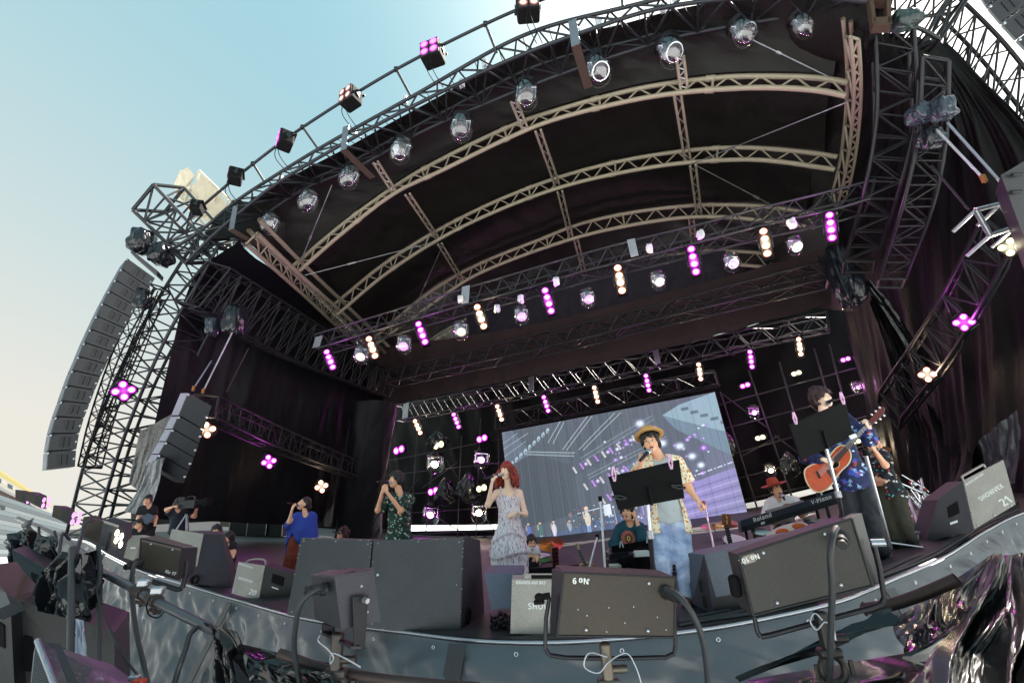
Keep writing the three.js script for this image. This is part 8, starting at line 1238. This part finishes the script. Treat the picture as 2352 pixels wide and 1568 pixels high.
// drums and cymbals
{
  const cym = (u, v, d, r, lab, tilt = 0.2) => { const p = at(u, v, d), o = thing('cymbal', lab, 'cymbal', v3(p.x, deckY(p.x), p.z)); partW(o, 'plate', new THREE.LatheGeometry([[0, 0.028], [0.03, 0.024], [0.05, 0.01], [r, -0.012], [r, -0.015], [0.04, 0.004]].map(([x, y]) => new THREE.Vector2(x, y)), 32).rotateX(tilt).rotateZ(0.12).translate(p.x, p.y, p.z), M.brass); bar(o, 'stand', p, v3(p.x, deckY(p.x), p.z), 0.012, M.silver, 8); };
  cym(1266, 1248, 7.6, 0.2, 'bronze cymbal above the green drum right of the red-haired singer', 0.5); cym(1640, 1206, 9.2, 0.25, 'bronze cymbal left of the classical guitar head'); cym(1672, 1202, 9.3, 0.22, 'bronze cymbal right of the classical guitar head', 0.3); cym(2018, 1030, 8.4, 0.2, 'dark bronze cymbal right of the guitarist', 0.4);
  const drum = (u, v, d, r, h, m, lab, tilt = 0.1) => { const p = at(u, v, d), o = thing('drum', lab, 'drum', v3(p.x, p.y - h / 2, p.z)); partW(o, 'shell', new THREE.CylinderGeometry(r, r, h, 32).rotateX(tilt).translate(p.x, p.y, p.z), m); partW(o, 'head', new THREE.CylinderGeometry(r * 0.98, r * 0.98, 0.012, 32).translate(0, h / 2 + 0.004, 0).rotateX(tilt).translate(p.x, p.y, p.z), M.white); for (const y of [-1, 1]) partW(o, 'hoop', new THREE.TorusGeometry(r, 0.012, 8, 36).rotateX(Math.PI / 2).translate(0, y * h / 2, 0).rotateX(tilt).translate(p.x, p.y, p.z), M.chrome); for (let i = 0; i < 8; i++) { const a = i * 0.785; partW(o, 'lug', boxG(0.018, h * 0.5, 0.02, Math.cos(a) * r, 0, Math.sin(a) * r, 0.006).rotateX(tilt).translate(p.x, p.y, p.z), M.chrome); } for (const s of [-0.7, 0.7]) bar(o, 'leg', p.clone().add(v3(s * r, -h / 2, 0)), v3(p.x + s * r, deckY(p.x), p.z), 0.012, M.chrome, 6); };
  drum(1240, 1288, 7.6, 0.17, 0.16, mat(0x7aa86a, 0.4), 'pale green drum beside the drummer in white'); drum(1206, 1284, 7.9, 0.14, 0.14, mat(0xb0b4bc, 0.3, 0.5), 'silver drum partly behind the red-haired singer'); drum(1690, 1258, 8.2, 0.2, 0.26, M.black, 'black drum under the bronze cymbals', 0.5); drum(1750, 1232, 7.2, 0.13, 0.14, mat(0x6a3a22, 0.35), 'small brown drum below the long stage piano', 0.3); drum(1868, 1205, 7.4, 0.12, 0.16, mat(0xb48ab0, 0.3, 0.3), 'pinkish drum under the right end of the stage piano', 0.2);
  const o = thing('drum_riser', 'dark riser edge with drum gear right of the red-haired singer', 'riser', onDeck(1240, 1318)), q = [[1215, 1306], [1330, 1296], [1332, 1312], [1216, 1322]].map(([u, v]) => at(u, v, 7.0)); partW(o, 'platform', hexaG(q, q.map((p) => p.clone().add(v3(0, 0.1, -1.6)))), M.black);
  const pp = [[1268, 1258], [1282, 1256], [1284, 1300], [1270, 1302]].map(([u, v]) => at(u, v, 6.9)), tw = thing('tower_stand', 'narrow dark red rack right of the green drum', 'rack', pp[3]); partW(tw, 'rack_case', hexaG(pp, pp.map((p) => p.clone().add(v3(0, 0, -0.1)))), mat(0x5a1c1c, 0.5)); for (let i = 0; i < 5; i++) bar(tw, 'slat', pp[0].clone().lerp(pp[3], i / 5 + 0.1).add(v3(0, 0, 0.01)), pp[1].clone().lerp(pp[2], i / 5 + 0.1).add(v3(0, 0, 0.01)), 0.008, M.matte);
}
// guitars on stands, amplifier
{
  const neckG = (lab, hq, n0, n1, w, d, bodyAt, m) => { const a = at(...n0, d), b = at(...n1, d), o = thing('standing_guitar', lab, 'guitar', b.clone().setY(deckY(b.x))), X = v3(1, 0, 0); const q = [a.clone().add(v3(-w, 0, 0)), a.clone().add(v3(w, 0, 0)), b.clone().add(v3(w * 1.2, 0, 0)), b.clone().add(v3(-w * 1.2, 0, 0))]; partW(o, 'neck', hexaG(q, q.map((p) => p.clone().add(v3(0, 0, -0.025)))), mat(0x3a2a22, 0.5)); for (let i = 0; i < 14; i++) bar(o, 'fret', q[0].clone().lerp(q[3], i / 14).add(v3(0, 0, 0.002)), q[1].clone().lerp(q[2], i / 14).add(v3(0, 0, 0.002)), 0.003, M.bolt, 5); const h = hq.map(([u, v]) => at(u, v, d)); partW(o, 'headstock', hexaG(h, h.map((p) => p.clone().add(v3(0, 0, -0.02)))), m); for (const k of [0.3, 0.7]) { const p = h[0].clone().lerp(h[3], k).lerp(h[1].clone().lerp(h[2], k), 0.5).add(v3(0, 0, 0.012)); partW(o, 'slot', boxG(0.012, 0.05, 0.006, p.x, p.y, p.z, 0.002), M.white); } const c = at(...bodyAt, d); partW(o, 'body', slabG(new THREE.CatmullRomCurve3([[0, 0.2], [0.11, 0.16], [0.09, 0.04], [0.15, -0.1], [0.1, -0.22], [0, -0.24], [-0.1, -0.22], [-0.15, -0.1], [-0.09, 0.04], [-0.11, 0.16]].map(([x, y]) => c.clone().add(v3(x, y, 0))), true).getPoints(40).slice(0, 40), v3(0, 0, 1), 0.09, 0.006), m); return o; };
  neckG('classical guitar on a stand with a slotted headstock, behind the wide wedge monitor', [[1659, 1180], [1678, 1180], [1680, 1205], [1660, 1206]], [1669, 1205], [1686, 1280], 0.03, 7.4, [1690, 1300], mat(0x9a5a28, 0.35));
  neckG('electric guitar neck seen between the jeans of the man in the straw hat', [[1531, 1188], [1538, 1188], [1540, 1206], [1533, 1206]], [1538, 1206], [1550, 1330], 0.022, 6.0, [1556, 1370], mat(0xd8cfc4, 0.3));
  neckG('pale guitar standing among the cables left of the keyboards', [[1322, 1248], [1330, 1248], [1334, 1262], [1326, 1262]], [1330, 1262], [1350, 1310], 0.02, 6.8, [1352, 1326], mat(0xb48a54, 0.4));
  neckG('red brown electric guitar standing behind the stands right of the guitarist', [[2078, 1158], [2086, 1156], [2090, 1176], [2080, 1178]], [2085, 1176], [2106, 1216], 0.02, 6.4, [2114, 1222], mat(0x8a2c12, 0.25));
  neckG('white electric guitar on a stand behind the legs of the guitarist', [[1952, 1128], [1960, 1126], [1962, 1140], [1954, 1142]], [1958, 1140], [1964, 1168], 0.02, 6.6, [1968, 1180], mat(0xdcdce4, 0.3));
  const q = [[1542, 1278], [1640, 1262], [1642, 1340], [1546, 1350]].map(([u, v]) => at(u, v, 6.3)), o = thing('guitar_amplifier', 'orange topped guitar amplifier behind the jeans of the man in the straw hat', 'amplifier', q[3]); partW(o, 'cabinet', hexaG(q, q.map((p) => p.clone().add(v3(0, 0, -0.3)))), mat(0x5a4a3c, 0.7)); const t = [q[0], q[1], q[1].clone().lerp(q[2], 0.24), q[0].clone().lerp(q[3], 0.24)].map((p) => p.clone().add(v3(0, 0, 0.006))); partW(o, 'orange_panel', hexaG(t, t.map((p) => p.clone().add(v3(0, 0, -0.02)))), mat(0xc8641e, 0.5)); for (let i = 0; i < 4; i++) { const p = t[0].clone().lerp(t[1], 0.3 + i * 0.15).lerp(t[3].clone().lerp(t[2], 0.3 + i * 0.15), 0.5); partW(o, 'knob', new THREE.SphereGeometry(0.014, 8, 6).translate(p.x, p.y, p.z + 0.01), M.white); }
  const cg = [[1700, 1246], [1730, 1232], [1742, 1246], [1712, 1262]], pr = thing('draped_cushion', 'orange and white cloth bundle on the floor below the stage piano', 'cloth', at(1805, 1222, 7)); { const P0 = at(1808, 1222, 6.9), sp0 = new THREE.SphereGeometry(1, 24, 16).scale(0.34, 0.1, 0.15).rotateZ(0.25).translate(P0.x, P0.y, P0.z); partW(pr, 'bundle', sp0, mat(0xc8c0b4, 0.8, 0, { bumpMap: clothBump, bumpScale: 0.02 })); for (const [x, y] of [[-0.1, -0.01], [0.14, 0.05]]) partW(pr, 'orange_patch', new THREE.SphereGeometry(0.12, 16, 12).scale(1, 0.6, 0.5).translate(P0.x + x, P0.y + y, P0.z + 0.1), mat(0xb4561a, 0.8)); }
}
// clutter of chrome hardware right of the guitarist
{
  const o = thing('percussion_rack', 'cluster of chrome percussion rods and chimes right of the guitarist', 'percussion', onDeck(2095, 1240));
  for (let i = 0; i < 22; i++) { const u = 2066 + rnd() * 62, v = 1080 + rnd() * 60 + (u - 2066) * 0.5; const a = at(u, v, 7 + rnd() * 0.6), b = a.clone().add(v3(0.08 + (rnd() - 0.5) * 0.3, -0.1 - rnd() * 0.35, (rnd() - 0.5) * 0.2)); bar(o, 'rod', a, b, 0.009 + rnd() * 0.01, M.chrome, 8); }
  for (let i = 0; i < 14; i++) { const p = at(2062 + rnd() * 70, 1100 + rnd() * 110, 7 + rnd() * 0.5); partW(o, 'knob', new THREE.SphereGeometry(0.022 + rnd() * 0.02, 10, 8).translate(p.x, p.y, p.z), i % 3 ? M.chrome : mat([0x8a2c1c, 0xc88a30, 0x30303a][i % 3], 0.4)); }
  const lt = onDeck(1300, 1345), q2 = thing('floor_cable', 'bundle of black cables on the floor left of the pale cabinet', 'cable', onDeck(1160, 1445)); for (let i = 0; i < 8; i++) { const e = []; for (let k = 0; k < 6; k++) { const p = onDeck(1128 + k * 11, 1440 + Math.sin(k * 2 + i) * 12 - i); p.y += 0.02 + 0.012 * i * 0.5; e.push(p); } partW(q2, 'cable', tubeG(e, 0.01, 24, 6), cableM); }
}

renderer.render(scene, camera);
